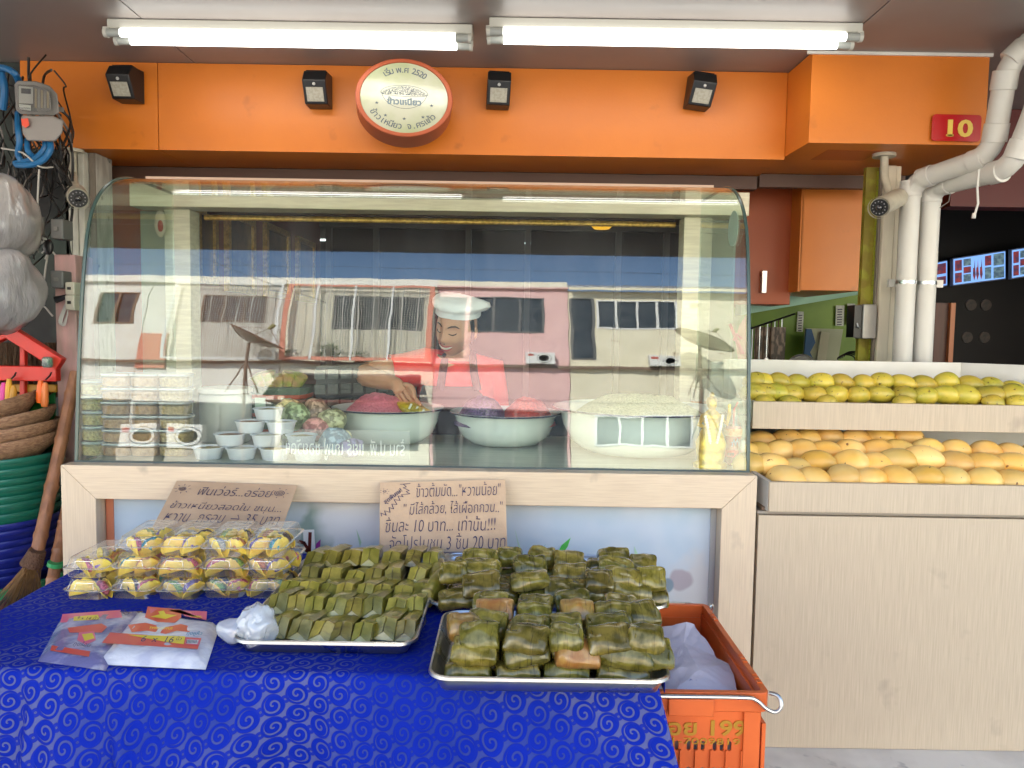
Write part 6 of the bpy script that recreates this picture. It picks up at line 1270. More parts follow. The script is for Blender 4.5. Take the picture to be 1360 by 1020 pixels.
PP(Ta, [(118, 575), (300, 552), (330, 570), (300, 600), (130, 600)], pkr, pa); PP(Ta, [(180, 600), (260, 592), (270, 640), (215, 665), (170, 640)], pkp, pa, o=.0004); PP(Ta, [(195, 610), (250, 602), (262, 630), (210, 645)], pky, pa, o=.0008)
PP(Ta, [(35, 668), (240, 700), (232, 728), (28, 696)], pkr, pa); lettering('ถุงร้อน', .018, Ta(*Z6([(190, 672)])[0], o=.001), pa, ink, rot=(R(25), 0, R(-8)), width=.035)
pb_, Tb = pack([(182, 806), (292, 822), (273, 879), (126, 872)], TZ + .004, .015, film, 'white pack of plastic bags with red ribbon emblem and yellow size strip', 5)
PP(Tb, [(545, 462), (725, 478), (722, 520), (690, 548), (600, 545), (530, 520)], pkr, pb_, 'emblem'); PP(Tb, [(552, 470), (600, 474), (560, 500)], pkp, pb_, 'emblem', .0005); PP(Tb, [(560, 516), (620, 500), (700, 508), (640, 528)], pky, pb_, 'emblem', .0006); PP(Tb, [(600, 488), (630, 484), (650, 520), (620, 522)], pky, pb_, 'emblem', .0008)
PP(Tb, [(440, 560), (530, 548), (640, 572), (720, 555), (782, 570), (765, 598), (700, 590), (640, 608), (540, 590), (460, 598)], pkr, pb_, 'ribbon')
lettering('TWIN LOTUS', .014, Tb(*Z6([(612, 582)])[0], o=.0012), pb_, pky, rot=(R(25), 0, R(-2)), width=.047)
PP(Tb, [(640, 478), (860, 488), (856, 535), (740, 512), (720, 480)], pkp, pb_); lettering('x 100ใบ', .010, Tb(*Z6([(800, 520)])[0], o=.0012), pb_, pky, rot=(R(25), 0, R(-6)), width=.025)
PP(Tb, [(345, 600), (830, 630), (810, 688), (300, 655)], pkr, pb_, 'strip'); PP(Tb, [(440, 612), (745, 620), (735, 662), (640, 650)], pky, pb_, 'strip', .0006); PP(Tb, [(748, 632), (824, 636), (815, 668), (742, 662)], pkp, pb_, 'strip', .0008); PP(Tb, [(755, 637), (815, 640), (808, 662), (750, 658)], paper, pb_, 'strip', .001)
strokes([[(60 + (755 + 7 * k) / 4, 690 + 641 / 4), (60 + (751 + 7 * k) / 4, 690 + 656 / 4)] for k in range(8)], .7, lambda x, y: Tb(x, y, .0014), pb_, ink, 'barcode')
lettering('6  x  16', .021, Tb(*Z6([(590, 650)])[0], o=.0014), pb_, ink, rot=(R(25), 0, R(-2)), width=.062)
lettering('นิ้ว', .012, Tb(*Z6([(708, 640)])[0], o=.0014), pb_, ink, rot=(R(25), 0, 0), width=.010); lettering('ถุงหูหิ้ว', .010, Tb(*Z6([(790, 612)])[0], o=.001), pb_, M('teal_ink', (.03, .2, .3), .5), rot=(R(25), 0, 0), width=.03); lettering('ขาว', .014, Tb(*Z6([(665, 470)])[0], o=.001), pb_, ink, rot=(R(25), 0, 0), width=.02); lettering('ซ', .03, Tb(*Z6([(440, 505)])[0], o=.001), pb_, ink, rot=(R(25), 0, R(70)))
c = atz(342, 832, TZ + .045); m_ = MB().ell((0, 0, 0), (.036, .036, .042), 44, 30)
for i, p in enumerate(m_.v):
    n_ = p.normalized(); q = abs(noise.noise(p * 30 + Vector((3, 0, 0)))) * -.016 + abs(noise.noise(p * 70)) * -.007 + .006; m_.v[i] = p + n_ * q + c
m_.ell(c + Vector((-.05, .02, -.015)), (.036, .02, .024), 30, 16).wob(.010, 30, 2, len(m_.v) - 450)
tag(m_.build('crumpled_bag', Mclear('white_translucent_film', (.86, .90, .94), .13, .10, haze=.42, hazecol=(.78, .82, .86), bump=.9, bs=60), smooth=35), 'crumpled milky plastic bag on the left corner of the neatly packed tray', 'plastic bag')

# ------------------------------------------------------------------ orange crate with wire handles and paper bag
KX0, KX1, KY0, KY1, KZ0, KZ1 = .122, .478, 1.352, 1.812, .386, .770
crm = M('orange_crate_plastic', (.66, .125, .022), .42, col2=(.56, .10, .018), vs=5, bump=.03, bs=90)
goldl = M('raised_gold_lettering', (.50, .26, .03), .35, .4)
def plate_holes(x0, x1, z0, z1, holes, y, th, name, mat, parent, swap=False):
    cu = bpy.data.curves.new('w', 'CURVE'); cu.dimensions = '2D'; cu.fill_mode = 'BOTH'; cu.extrude = th / 2
    for P in [[(x0, z0), (x1, z0), (x1, z1), (x0, z1)]] + holes:
        s = cu.splines.new('POLY'); s.points.add(len(P) - 1); s.use_cyclic_u = True
        for q, p in zip(s.points, P): q.co = (p[0], p[1], 0, 1)
    o = bpy.data.objects.new('w', cu); COL.objects.link(o); dg = bpy.context.evaluated_depsgraph_get(); dg.update(); me = bpy.data.meshes.new_from_object(o.evaluated_get(dg)); bpy.data.objects.remove(o)
    off = root_off(parent)
    me.transform(Matrix.Translation(-off) @ (Matrix.Translation((y, 0, 0)) @ Matrix.Rotation(R(90), 4, 'Z') @ Matrix.Rotation(R(90), 4, 'X') if swap else Matrix.Translation((0, y, 0)) @ Matrix.Rotation(R(90), 4, 'X')))
    me.materials.clear(); me.materials.append(mat); ob = bpy.data.objects.new(name, me); COL.objects.link(ob); ob.parent = parent; ob['_o'] = list(off); return ob
def caps(cx, cz, w, h): return [(cx + w / 2 * math.cos(R(a)), cz + (h / 2 - w / 2) * (1 if a < 180 else -1) + w / 2 * math.sin(R(a))) for a in range(0, 360, 30)]
def crate(z0, label):
    t = thing('plastic_crate', label, 'crate', ((KX0 + KX1) / 2, (KY0 + KY1) / 2, z0), 'orange plastic crates'); H_ = KZ1 - KZ0; z1 = z0 + H_
    hz = z1 - .106; hx = [.287, .300, .313, .335, .348, .361, .383, .396, .410, .239, .252, .265, .191, .204, .217, .156, .169]
    hl = [caps(x, zz, .0078, .019) for x in hx for zz in (hz, hz - .05, hz - .10, hz - .15, hz - .20)]
    plate_holes(KX0 + .008, KX1 - .020, z0 + .01, z1 - .03, hl, KY0 + .012, .005, 'front_wall', crm, t)
    plate_holes(KX0 + .012, KX1 - .012, z0 + .01, z1 - .03, [caps(KX0 + .05 + .03 * k, zz, .009, .03) for k in range(9) for zz in (z0 + .08, z0 + .16)], KY1 - .012, .005, 'rear_wall', crm, t)
    for x in (KX0 + .012, KX1 - .014): plate_holes(KY0 + .012, KY1 - .012, z0 + .01, z1 - .02, [caps(KY0 + .06 + .022 * k, zz, .009, .03) for k in list(range(0, 5)) + list(range(11, 16)) for zz in (z1 - .09, z1 - .15, z0 + .1)], x, .005, 'side_wall', crm, t, swap=True)
    MB().box(KX0 + .01, KX1 - .01, KY0 + .01, KY1 - .01, z0, z0 + .008).build('bottom', crm, t)
    m_ = MB(); hx_, hy_ = (KX1 - KX0) / 2, (KY1 - KY0) / 2; cx, cy = (KX0 + KX1) / 2, (KY0 + KY1) / 2
    m_.loft([rr_ring(cx, cy, hx_ - .008, hy_ - .008, .012, z1 - .036), rr_ring(cx, cy, hx_, hy_, .016, z1 - .036), rr_ring(cx, cy, hx_, hy_, .016, z1), rr_ring(cx, cy, hx_ - .012, hy_ - .012, .010, z1), rr_ring(cx, cy, hx_ - .012, hy_ - .012, .010, z1 - .036)], False, False); m_.build('rim', crm, t, bevel=.0015)
    MB().box(.292, .375, KY0 - .008, KY0 - .0005, z1 - .042, z1 - .010).build('handle_block', crm, t, bevel=.002)
    for k in range(12): MB().box(.150 + .028 * k, .153 + .028 * k, KY0 + .004, KY0 + .0092, z0 + .015, z1 - .112).build('rib', crm, t)
    MB().box(KX1 - .045, KX1 - .016, KY0 + .002, KY0 + .0092, z0 + .012, z1 - .037).build('corner_rib', crm, t); MB().box(KX1 - .0108, KX1 - .004, KY0 + .006, KY0 + .05, z0 + .04, z1 - .06).build('corner_rib', crm, t)
    for yy in (KY0 + .04, KY0 + .13, KY1 - .11):
        for q in range(3): MB().box(KX1 - .011, KX1 - .002, yy + q * .016, yy + q * .016 + .010, z1 + .0002, z1 + .0022).build('rim_lug', crm, t)
    for s_, yb in ((1, KY0 - .012), (-1, KY1 + .006)):
        pts = smooth_path([(KX0 + .01, yb, z1 - .003), (.30, yb, z1 - .003), (KX1 - .055, yb, z1 - .003), (KX1 - .030, yb, z1 - .007), (KX1 - .012, yb, z1 - .022), (KX1 + .006, yb, z1 - .029), (KX1 + .016, yb, z1 - .018), (KX1 + .013, yb + .008 * s_, z1 - .003), (KX1 + .001, yb + .02 * s_, z1 - .003)], 5)
        MB().tube(pts, .0036, 10).build('wire_handle', steel, t)
    return t
k1 = crate(KZ0, 'orange plastic crate holding a white paper bag, with raised gold figures 199 on its front')
k2 = crate(0.0, 'second orange plastic crate below, carrying the one with the paper bag')
def onfr(px, py, o=0): p = at(px, py, KY0 + .0085); return Vector((p.x, KY0 + .0085 - o, p.z))
lettering('อย 199', .06, onfr(938, 976), k1, goldl, width=.142, height=.030, offset=.0012, extrude=.0016); lettering('1-7009819', .02, onfr(936, 988.5), k1, goldl, width=.124, height=.012, extrude=.001)
# paper bag
pg_m = M('white_paper_bag', (.62, .58, .64), .7, col2=(.52, .49, .55), vs=4, bump=.05, bs=60)
PBv = [(868, 838), (912, 825), (922, 829), (952, 872), (968, 882), (984, 925), (935, 935), (880, 935), (865, 900)]
m_ = MB(); zc_ = .70; A = []
for (px, py), yy in zip(PBv, (1.70, 1.70, 1.70, 1.60, 1.56, 1.44, 1.40, 1.40, 1.5)): A.append(at(px, py, yy))
mid1 = at(905, 855, 1.66); mid2 = at(925, 890, 1.52); mid3 = at(900, 915, 1.45)
vs = A + [mid1 + Vector((0, -.02, .01)), mid2 + Vector((0, -.02, .01)), mid3 + Vector((0, -.01, .01))]
fs = [(0, 1, 9), (1, 2, 9), (2, 3, 9), (3, 10, 9), (3, 4, 10), (4, 5, 10), (5, 6, 11), (5, 11, 10), (6, 7, 11), (7, 8, 11), (8, 9, 11), (9, 10, 11), (8, 0, 9)]
lowz = [Vector((p.x * 1.0, p.y, .56)) for p in A]; lowz = [Vector((max(.15, min(.44, p.x)), max(1.39, min(1.75, p.y)), p.z)) for p in lowz]
b0 = len(vs); vs += lowz; 
for k in range(9): fs.append((k, b0 + k, b0 + (k + 1) % 9, (k + 1) % 9))
fs.append(tuple(b0 + k for k in range(8, -1, -1)))
bgo = MB().add(vs, fs).build('paper_bag', pg_m, smooth=0); 
s_ = bgo.modifiers.new('sub', 'SUBSURF'); s_.subdivision_type = 'SIMPLE'; s_.levels = 4; s_.render_levels = 4
tx = bpy.data.textures.new('creases', 'CLOUDS'); tx.noise_scale = .05; tx.noise_depth = 2; dm = bgo.modifiers.new('creases', 'DISPLACE'); dm.texture = tx; dm.strength = .012
tag(bgo, 'crumpled white paper bag with small purple print standing in the orange crate', 'paper bag')
q0 = at(921, 906, 1.50); lettering('ถุงใส', .016, at(921, 908, 1.46), bgo, M('purple_ink', (.06, .04, .25), .6), rot=(R(70), R(28), 0), width=.02)

# ------------------------------------------------------------------ the vendor
skin = M('skin', (.56, .30, .19), .45, col2=(.50, .25, .15), vs=9, sss=.12); hairm = M('black_hair', (.012, .009, .008), .4); capw = M('white_cap_cloth', (.78, .80, .86), .8, bump=.1, bs=120)
redsh = M('red_shirt', (.80, .03, .035), .75, bump=.08, bs=90); apr = M('dark_maroon_apron', (.050, .014, .022), .7, bump=.1, bs=100)
def skin_build(name, V_, E_, rr, mat, parent, sub=2, root=0):
    me = bpy.data.meshes.new(name); me.from_pydata([Vector(v) - root_off(parent) for v in V_], E_, []); o = bpy.data.objects.new(name, me); COL.objects.link(o)
    sk = o.modifiers.new('skin', 'SKIN'); sk.use_smooth_shade = True
    for i, r in enumerate(rr): me.skin_vertices[0].data[i].radius = (r, r) if not isinstance(r, tuple) else r; me.skin_vertices[0].data[i].use_root = (i == root)
    sb = o.modifiers.new('sub', 'SUBSURF'); sb.levels = sub; sb.render_levels = sub
    dg = bpy.context.evaluated_depsgraph_get(); dg.update(); m2 = bpy.data.meshes.new_from_object(o.evaluated_get(dg)); bpy.data.objects.remove(o)
    m2.materials.clear(); m2.materials.append(mat); m2.polygons.foreach_set('use_smooth', [True] * len(m2.polygons))
    ob = bpy.data.objects.new(name, m2); COL.objects.link(ob); ob.parent = parent; ob['_o'] = list(root_off(parent)); return ob
HC = at(607, 434, 2.98)
pe = thing('person', 'smiling woman in white cap, red shirt and dark apron reaching into the left bowl', 'person', (at(612, 500, 3.15).x, 3.15, .236))
sR = at(562, 488, 3.03); sL = at(650, 496, 3.10); ch_ = (sR + sL) / 2 + Vector((0, .01, -.02)); nk = HC + Vector((.005, .05, -.115)); hip = Vector((ch_.x + .01, 3.16, .92)); wst = (ch_ * .45 + hip * .55)
elR = at(478, 497, 2.93); wrR = at(527, 510, 2.76); elL = sL + Vector((.035, .02, -.26)); wrL = elL + Vector((-.09, -.20, -.06))
# right hand: palm and five fingers picking at the packet
hd = (wrR - elR).normalized(); dn = Vector((0, 0, -1)); pd = (hd * .35 + dn * .75 + Vector((.35, -.25, 0))).normalized(); sd_ = pd.cross(Vector((0, -1, .15))).normalized()
palm = wrR + pd * .045
V_ = [hip, wst, ch_, nk, HC + Vector((0, .03, -.05)), sR, elR, elR.lerp(wrR, .45), wrR, sL, elL, wrL, wrL + Vector((-.02, -.06, -.02)), hip + Vector((-.08, 0, -.06)), hip + Vector((-.085, .01, -.36)), hip + Vector((-.09, .02, -.64)), hip + Vector((.08, 0, -.06)), hip + Vector((.085, .01, -.36)), hip + Vector((.09, .02, -.64)), wrR + pd * .022, palm, hip + Vector((-.09, -.06, -.665)), hip + Vector((.09, -.06, -.665))]
E_ = [(0, 1), (1, 2), (2, 3), (3, 4), (2, 5), (5, 6), (6, 7), (7, 8), (2, 9), (9, 10), (10, 11), (11, 12), (0, 13), (13, 14), (14, 15), (0, 16), (16, 17), (17, 18), (8, 19), (19, 20), (15, 21), (18, 22)]
rr_ = [(.13, .10), (.115, .09), (.14, .10), .048, .05, .058, .046, .041, .027, .055, .040, .026, .03, .085, .055, .035, .085, .055, .035, (.030, .020), (.036, .017), .03, .03]
body = skin_build('body', V_, E_, rr_, skin, pe, 2, 0)
for k, (o_, L_, bend_) in enumerate(((-.026, .062, .2), (-.010, .070, .25), (.007, .067, .3), (.023, .055, .35))):
    b0 = palm + sd_ * o_ - pd * .012; c_ = Vector((.55, -.3, -.5)).normalized(); j1 = palm + sd_ * o_ * 1.05 + pd * .02; j2 = j1 + (pd + c_ * bend_).normalized() * L_ * .42; j3 = j2 + (pd + c_ * bend_ * 2.4).normalized() * L_ * .34; j4 = j3 + (pd + c_ * bend_ * 3.6).normalized() * L_ * .26
    skin_build('finger', [b0, j1, j2, j3, j4], [(0, 1), (1, 2), (2, 3), (3, 4)], [.009, .0098, .0088, .0080, .0066], skin, pe, 2)
b0 = palm - sd_ * .018 - pd * .03; t1_ = palm - sd_ * .040 - pd * .004 + Vector((0, -.01, 0)); t2_ = t1_ + (pd * .8 + sd_ * .1).normalized() * .028; t3_ = t2_ + (pd * .8 + sd_ * .5).normalized() * .022
skin_build('thumb', [b0, t1_, t2_, t3_], [(0, 1), (1, 2), (2, 3)], [.012, .0115, .010, .0075], skin, pe, 2)
# head with face, turned down and to the viewer's left
fz = (Matrix.Rotation(R(13), 3, 'Y') @ Matrix.Rotation(R(-24), 3, 'Z') @ Matrix.Rotation(R(24), 3, 'X'))
n, m = 72, 54; vs = []
def G(a, b, s): return math.exp(-(a * a + b * b) / (2 * s * s))
for i in range(m + 1):
    th = PI * i / m
    for k in range(n):
        ph = 2 * PI * k / n; d = Vector((math.sin(th) * math.sin(ph), -math.sin(th) * math.cos(ph), math.cos(th)))
        p = Vector((d.x * .074, d.y * .092, d.z * .112))
        if p.z < 0: p.x *= 1 - .28 * (-p.z / .112) ** 1.3; p.y = p.y * (1 - .10 * (-p.z / .112)) - .012 * (-p.z / .112) * (p.y < 0)
        if d.y < 0:
            x, z = p.x, p.z
            p.y -= .018 * G(x, (z + .022) * .8, .0085) + .011 * G(x, (z - .004) * .45, .0065) + .006 * G(x, (z + .030) * 1.2, .016)
            p.y += .010 * (G(x - .030, z - .012, .013) + G(x + .030, z - .012, .013)); p.y -= .0045 * (G(x - .030, z - .006, .008) + G(x + .030, z - .006, .008))
            p.y -= .007 * G(x * .45, z + .055, .008) + .006 * G(x * .6, z + .067, .007); p.y += .005 * G(x * .35, z + .0615, .0035); p.y -= .010 * G(x * .7, z + .092, .014)
            p.y -= .007 * (G(x - .042, z + .028, .016) + G(x + .042, z + .028, .016)); p.y -= .004 * G(x * .35, z - .030, .008)
        vs.append(HC + fz @ p)
fs = [(i * n + k, i * n + (k + 1) % n, (i + 1) * n + (k + 1) % n, (i + 1) * n + k) for i in range(m) for k in range(n)]
me_h = MB().add(vs, fs); me_h.build('head', skin, pe, smooth=70)
def fp(x, z, o=.0):  # point on the face front
    d = Vector((x / .074, 0, z / .112)); yy = -math.sqrt(max(.02, 1 - d.x ** 2 - d.z ** 2)) * .092; 
    if z < 0: yy = yy * (1 - .10 * (-z / .112)) - .012 * (-z / .112)
    yy -= .007 * (G(x - .042, z + .028, .016) + G(x + .042, z + .028, .016)) - .008 * (G(x - .03, z - .012, .013) + G(x + .03, z - .012, .013)) + .007 * G(x * .45, z + .055, .008) + .006 * G(x * .6, z + .067, .007)
    return HC + fz @ Vector((x, yy - o, z))
for s_ in (-1, 1):
    MB().tube([fp(s_ * x, z, .0042) for x, z in ((.016, .004), (.024, .0005), (.032, -.0005), (.040, .003), (.044, .007))], [.0012, .0022, .0024, .0022, .001], 6).build('eyelash', hairm, pe)
    MB().tube([fp(s_ * x, z, .003) for x, z in ((.012, .026), (.024, .032), (.038, .033), (.050, .025))], [.002, .003, .0028, .0012], 6).build('eyebrow', hairm, pe)
    MB().ell(HC + fz @ Vector((s_ * .076, .006, -.008)), (.010, .016, .028), 14, 10, fz).build('ear', skin, pe, smooth=70)
MB().tube([fp(x, -.0560 + .34 * x * x / .03 - .003, .0022) for x in (-.028, -.018, -.008, 0, .008, .018, .028)], [.001, .0034, .0042, .0042, .0042, .0034, .001], 8).build('teeth', M('teeth', (.75, .70, .62), .3), pe)
MB().tube([fp(x, -.0515 + .24 * x * x / .03, .0024) for x in (-.031, -.018, -.008, 0, .008, .018, .031)], [.001, .0028, .0034, .003, .0034, .0028, .001], 8).build('upper_lip', M('lip', (.45, .10, .09), .4), pe)
MB().tube([fp(x, -.0685 + .5 * x * x / .03, .0030) for x in (-.028, -.018, -.008, 0, .008, .018, .028)], [.001, .0036, .005, .005, .005, .0036, .001], 8).build('lower_lip', M('lip', (.45, .1, .09)), pe)
for s_ in (-1, 1): MB().ell(fp(s_ * .0085, -.034, .017), (.0028, .002, .0018), 8, 6, fz).build('nostril', hairm, pe)
m_ = MB(); rings = []
for i in range(15):
    th = R(8 + 102 * i / 14); rings.append([HC + fz @ Vector((math.sin(th) * math.sin(a) * .0790, .010 - math.sin(th) * math.cos(a) * .0920 * (1 if math.cos(a) < 0 else .93), .006 + math.cos(th) * .113)) for a in [2 * PI * k / 40 for k in range(40)]])
m_ = MB().loft([[p for p in r] for r in rings[:9]], True, False); m_.build('hair', hairm, pe, smooth=70)
m_ = MB().ell(HC + fz @ Vector((0, .055, -.02)), (.062, .05, .07), 20, 12, fz); m_.wob(.004, 60); m_.build('hair_back', hairm, pe, smooth=70)
for s_ in (-1, 1): MB().tube([HC + fz @ Vector((s_ * .071, -.012, .045)), HC + fz @ Vector((s_ * .0775, -.012, .0)), HC + fz @ Vector((s_ * .073, -.004, -.05))], [.010, .008, .004], 8).build('hair_strand', hairm, pe)
# soft cap: band and puffed crown
cpR = fz @ Matrix.Rotation(R(-6), 3, 'X'); cc_ = HC + fz @ Vector((0, .008, .062))
rings = []
for (r_, z_, oy) in ((.0775, -.012, 0), (.083, -.010, 0), (.084, .009, 0), (.086, .013, 0), (.102, .022, .010), (.110, .034, .020), (.102, .047, .026), (.078, .057, .026), (.04, .063, .022), (.006, .065, .020)):
    rings.append([cc_ + cpR @ Vector((r_ * math.sin(a) * (1 + .016 * math.sin(9 * a) * (z_ > .02) + .012 * math.sin(16 * a + 1) * (z_ > .02)), oy - r_ * 1.14 * math.cos(a), z_ - .05 * (1 if math.cos(a) < 0 else .3) * (-math.cos(a) if math.cos(a) < 0 else 0) * (z_ > .02) * .5)) for a in [2 * PI * k / 48 for k in range(48)]])
m_ = MB().loft(rings, False, True); m_.wob(.004, 22, 4); m_.build('cap', capw, pe, smooth=60)
# shirt: torso shell with short sleeves; apron with straps
def ering(c, rx, ry, n=36): return [c + Vector((rx * math.cos(2 * PI * k / n), ry * math.sin(2 * PI * k / n), 0)) for k in range(n)]
m_ = MB().loft([ering(hip + Vector((0, 0, -.06)), .165, .128), ering(hip + Vector((0, 0, .05)), .150, .122), ering(wst, .140, .115), ering(ch_ + Vector((0, 0, -.08)), .158, .125), ering(ch_ + Vector((-.005, 0, .0)), .160, .118), ering(ch_ + Vector((0, 0, .045)), .13, .085), ering(nk + Vector((0, 0, -.018)), .062, .058)], False, False); m_.wob(.006, 14, 2); m_.build('shirt', redsh, pe, smooth=70)
m_ = MB().tube([ch_.lerp(sR, .55), sR, sR.lerp(elR, .3), sR.lerp(elR, .52)], [.085, .078, .066, .064], 20, caps=False); m_.wob(.005, 24, 3); m_.build('sleeve', redsh, pe, smooth=70)
m_ = MB().tube([ch_.lerp(sL, .55), sL, sL.lerp(elL, .3), sL.lerp(elL, .60)], [.085, .076, .066, .064], 20, caps=False); m_.wob(.005, 24, 5); m_.build('sleeve', redsh, pe, smooth=70)
def apr_ring(c, rx, ry, a0, a1, n=20): return [c + Vector((rx * math.cos(R(a0 + (a1 - a0) * k / n)), ry * math.sin(R(a0 + (a1 - a0) * k / n)), 0)) for k in range(n + 1)]
m_ = MB().loft([apr_ring(hip + Vector((0, -.01, -.35)), .185, .15, 190, 350), apr_ring(hip + Vector((0, 0, -.05)), .177, .141, 190, 350), apr_ring(wst, .153, .129, 195, 345), apr_ring(ch_ + Vector((0, 0, -.09)), .170, .137, 212, 318), apr_ring(ch_ + Vector((-.005, 0, -.035)), .170, .134, 225, 300)], False, False, close=False); ap = m_.build('apron', apr, pe, smooth=70); sm_ = ap.modifiers.new('t', 'SOLIDIFY'); sm_.thickness = .003
for xa in (-.045, .075):
    m_ = MB().tube([ch_ + Vector((xa * 1.2, -.130, -.05)), ch_ + Vector((xa, -.122, .02)), ch_ + Vector((xa * .9, -.075, .075)), ch_ + Vector((xa * .8, .02, .085))], .016, 10); m_.build('strap', apr, pe)

# ------------------------------------------------------------------ the sunny street opposite (it shows in the glass)
YB = -16
RZT = [(340, 11.93), (372, 9.13), (380, 8.78), (395, 7.72), (440, 5.99), (460, 5.3), (478, 4.66), (490, 4.22), (520, 3.41), (545, 2.69), (560, 2.29), (590, 1.49), (610, .92), (640, .0)]
def Z(py):
    for (a, b), (c, d) in zip(RZT, RZT[1:]):
        if py <= c: return b + (d - b) * (py - a) / (c - a)
    return 0
def X(px): return (px - 680) * .0206
wcol = {'white': M('white_wall', (.80, .78, .72), .8, col2=(.72, .70, .64), vs=1.2), 'cream': M('cream_wall', (.80, .74, .57), .8, col2=(.74, .68, .51), vs=1.4, col3=(.45, .36, .25), c3s=1.7, c3lo=.68, c3hi=.72), 'pink': M('pink_wall', (.78, .50, .48), .8, col2=(.73, .46, .45), vs=1.2), 'salmon': M('salmon_wall', (.66, .26, .18), .7), 'pale': M('pale_wall', (.78, .74, .60), .8)}
dglass = M('dark_house_glass', (.03, .04, .05), .12, col2=(.06, .07, .08), vs=2); wfr = M('window_white', (.72, .72, .70), .5); rib_m = M('corrugated_sheet', (.55, .55, .54), .5, col2=(.42, .41, .4), vs=2); brn_m = M('weathered_brown', (.20, .13, .09), .7); ledge_m = M('ledge_concrete', (.55, .50, .42), .8, col2=(.42, .38, .32), vs=3)
def wall_open(x0, x1, z0, z1, opens, mat, parent, name='wall', y=YB, th=.25):
    """wall with real openings: split in a grid of boxes round the openings"""
    m_ = MB(); xs = sorted({x0, x1, *[o[0] for o in opens], *[o[1] for o in opens]}); zs = sorted({z0, z1, *[o[2] for o in opens], *[o[3] for o in opens]})
    for a, b in zip(xs, xs[1:]):
        run = None
        for c, d in zip(zs, zs[1:]):
            mx2, mz2 = (a + b) / 2, (c + d) / 2
            if not any(o[0] < mx2 < o[1] and o[2] < mz2 < o[3] for o in opens): m_.box(a, b, y - th, y, c, d)
    return m_.build(name, mat, parent, smooth=0)
def house(label, x0, x1, mat, z1, opens, roof=None, gopens=()):
    t = thing('house', label, 'house', ((x0 + x1) / 2, YB, 0), 'shophouses across the street')
    allo = [(min(X(a), X(b)), max(X(a), X(b)), min(Z(c), Z(d)), max(Z(c), Z(d))) for a, b, c, d, *_ in list(opens) + list(gopens)]
    wall_open(x0 + .01, x1 - .01, 0, z1, allo, mat, t)
    MB().box(x0 + .01, x1 - .01, YB - 5, YB - .6, 0, z1 - .01).build('rear_body', mat, t)
    for (a, b, c, d, npan, style) in list(opens) + list(gopens):
        xa, xb, za, zb = X(a), X(b), Z(d), Z(c)
        w_ = MB(); f_ = .07; w_.box(xa, xb, YB - .10, YB + .03, za, za + f_).box(xa, xb, YB - .10, YB + .03, zb - f_, zb)
        for k in range(npan + 1):
            xx = xa + (xb - xa) * k / npan; xx = min(max(xx, xa + f_ / 2), xb - f_ / 2); w_.box(xx - f_ / 2, xx + f_ / 2, YB - .09, YB + .028, za + f_, zb - f_)
        wn_ = w_.build('window', {'w': wfr, 'g': mull, 'b': brn_m, 's': wcol['salmon']}[style], t)
        for k in range(npan): MB().box(xa + (xb - xa) * k / npan + f_ / 2, xa + (xb - xa) * (k + 1) / npan - f_ / 2, YB - .07, YB - .05, za + f_, zb - f_).build('pane', dglass, wn_)
    # upper-floor ledge over the pavement
    MB().box(x0 + .01, x1 - .01, YB + .001, YB + .16, 4.34, 4.42).build('ledge', ledge_m, t); MB().box(x0 + .01, x1 - .01, YB + .161, YB + .18, 4.30, 4.42).build('ledge_edge', brn_m, t)
    if roof == 'rib':
        MB().loft([[(x0, YB + .5, 8.5), (x1, YB + .5, 8.5), (x1, YB + .5, 8.55), (x0, YB + .5, 8.55)], [(x0, YB - 2.5, 9.85), (x1, YB - 2.5, 9.85), (x1, YB - 2.5, 9.9), (x0, YB - 2.5, 9.9)]]).build('roof', rib_m, t)
        k = x0 + .1
        m_ = MB()
        while k < x1: m_.loft([[(k, YB + .5, 8.55), (k + .10, YB + .5, 8.55), (k + .07, YB + .5, 8.61), (k + .03, YB + .5, 8.61)], [(k, YB - 2.5, 9.9), (k + .1, YB - 2.5, 9.9), (k + .07, YB - 2.5, 9.96), (k + .03, YB - 2.5, 9.96)]]); k += .36
        m_.build('roof_ribs', M('rib_dark', (.25, .25, .25), .5), t)['kind'] = 'stuff'; MB().box(x0, x1, YB + .501, YB + .55, 8.32, 8.52).build('gutter', wcol['cream'], t)
    else:
        MB().box(x0, x1, YB - .02, YB + .24, 8.5, 8.62).build('eaves', wcol['white'] if roof != 'pink' else wcol['pink'], t); MB().box(x0, x1, YB - .3, YB - .03, z1 + .001, 9.15).build('parapet', wcol['white'] if roof != 'pink' else wcol['pale'], t)
    return t
hA = house('white house at the far left of the row opposite, with brown framed upper window', -24, X(188), wcol['white'], 8.6, [(60, 95, 392, 436, 2, 'b'), (125, 175, 395, 437, 2, 'b')], None, [(96, 186, 538, 622, 3, 'g')])
MB().box(X(188) + .02, X(226), YB + .001, YB + .08, Z(495), Z(450)).build('salmon_panel', wcol['salmon'], hA)
hB = house('white house opposite behind a large wire mesh balcony cage', X(188), X(375), wcol['white'], 8.6, [(262, 350, 398, 434, 3, 'b')], None, [(190, 372, 540, 630, 5, 'g')])
hC = house('cream house opposite with salmon pink framed balcony cage and plants', X(375), X(576), wcol['pale'], 8.6, [(440, 560, 395, 440, 4, 'g')], None, [(384, 560, 500, 600, 1, 'g')])
hD = house('pink house opposite with wide dark upper windows', X(576), X(756), wcol['pink'], 8.6, [(578, 616, 394, 476, 1, 'g'), (622, 722, 394, 441, 3, 'g')], 'pink', [(580, 752, 543, 632, 5, 'g')])  # tall left opening widened so its dark reflection keeps the vendor's face clear
hE = house('cream house opposite with ribbed metal roof and white four-pane windows', X(756), X(1010), wcol['cream'], 8.4, [(790, 900, 396, 434, 4, 'w'), (758, 788, 394, 476, 1, 'g')], 'rib', [(786, 915, 548, 592, 4, 'w')])
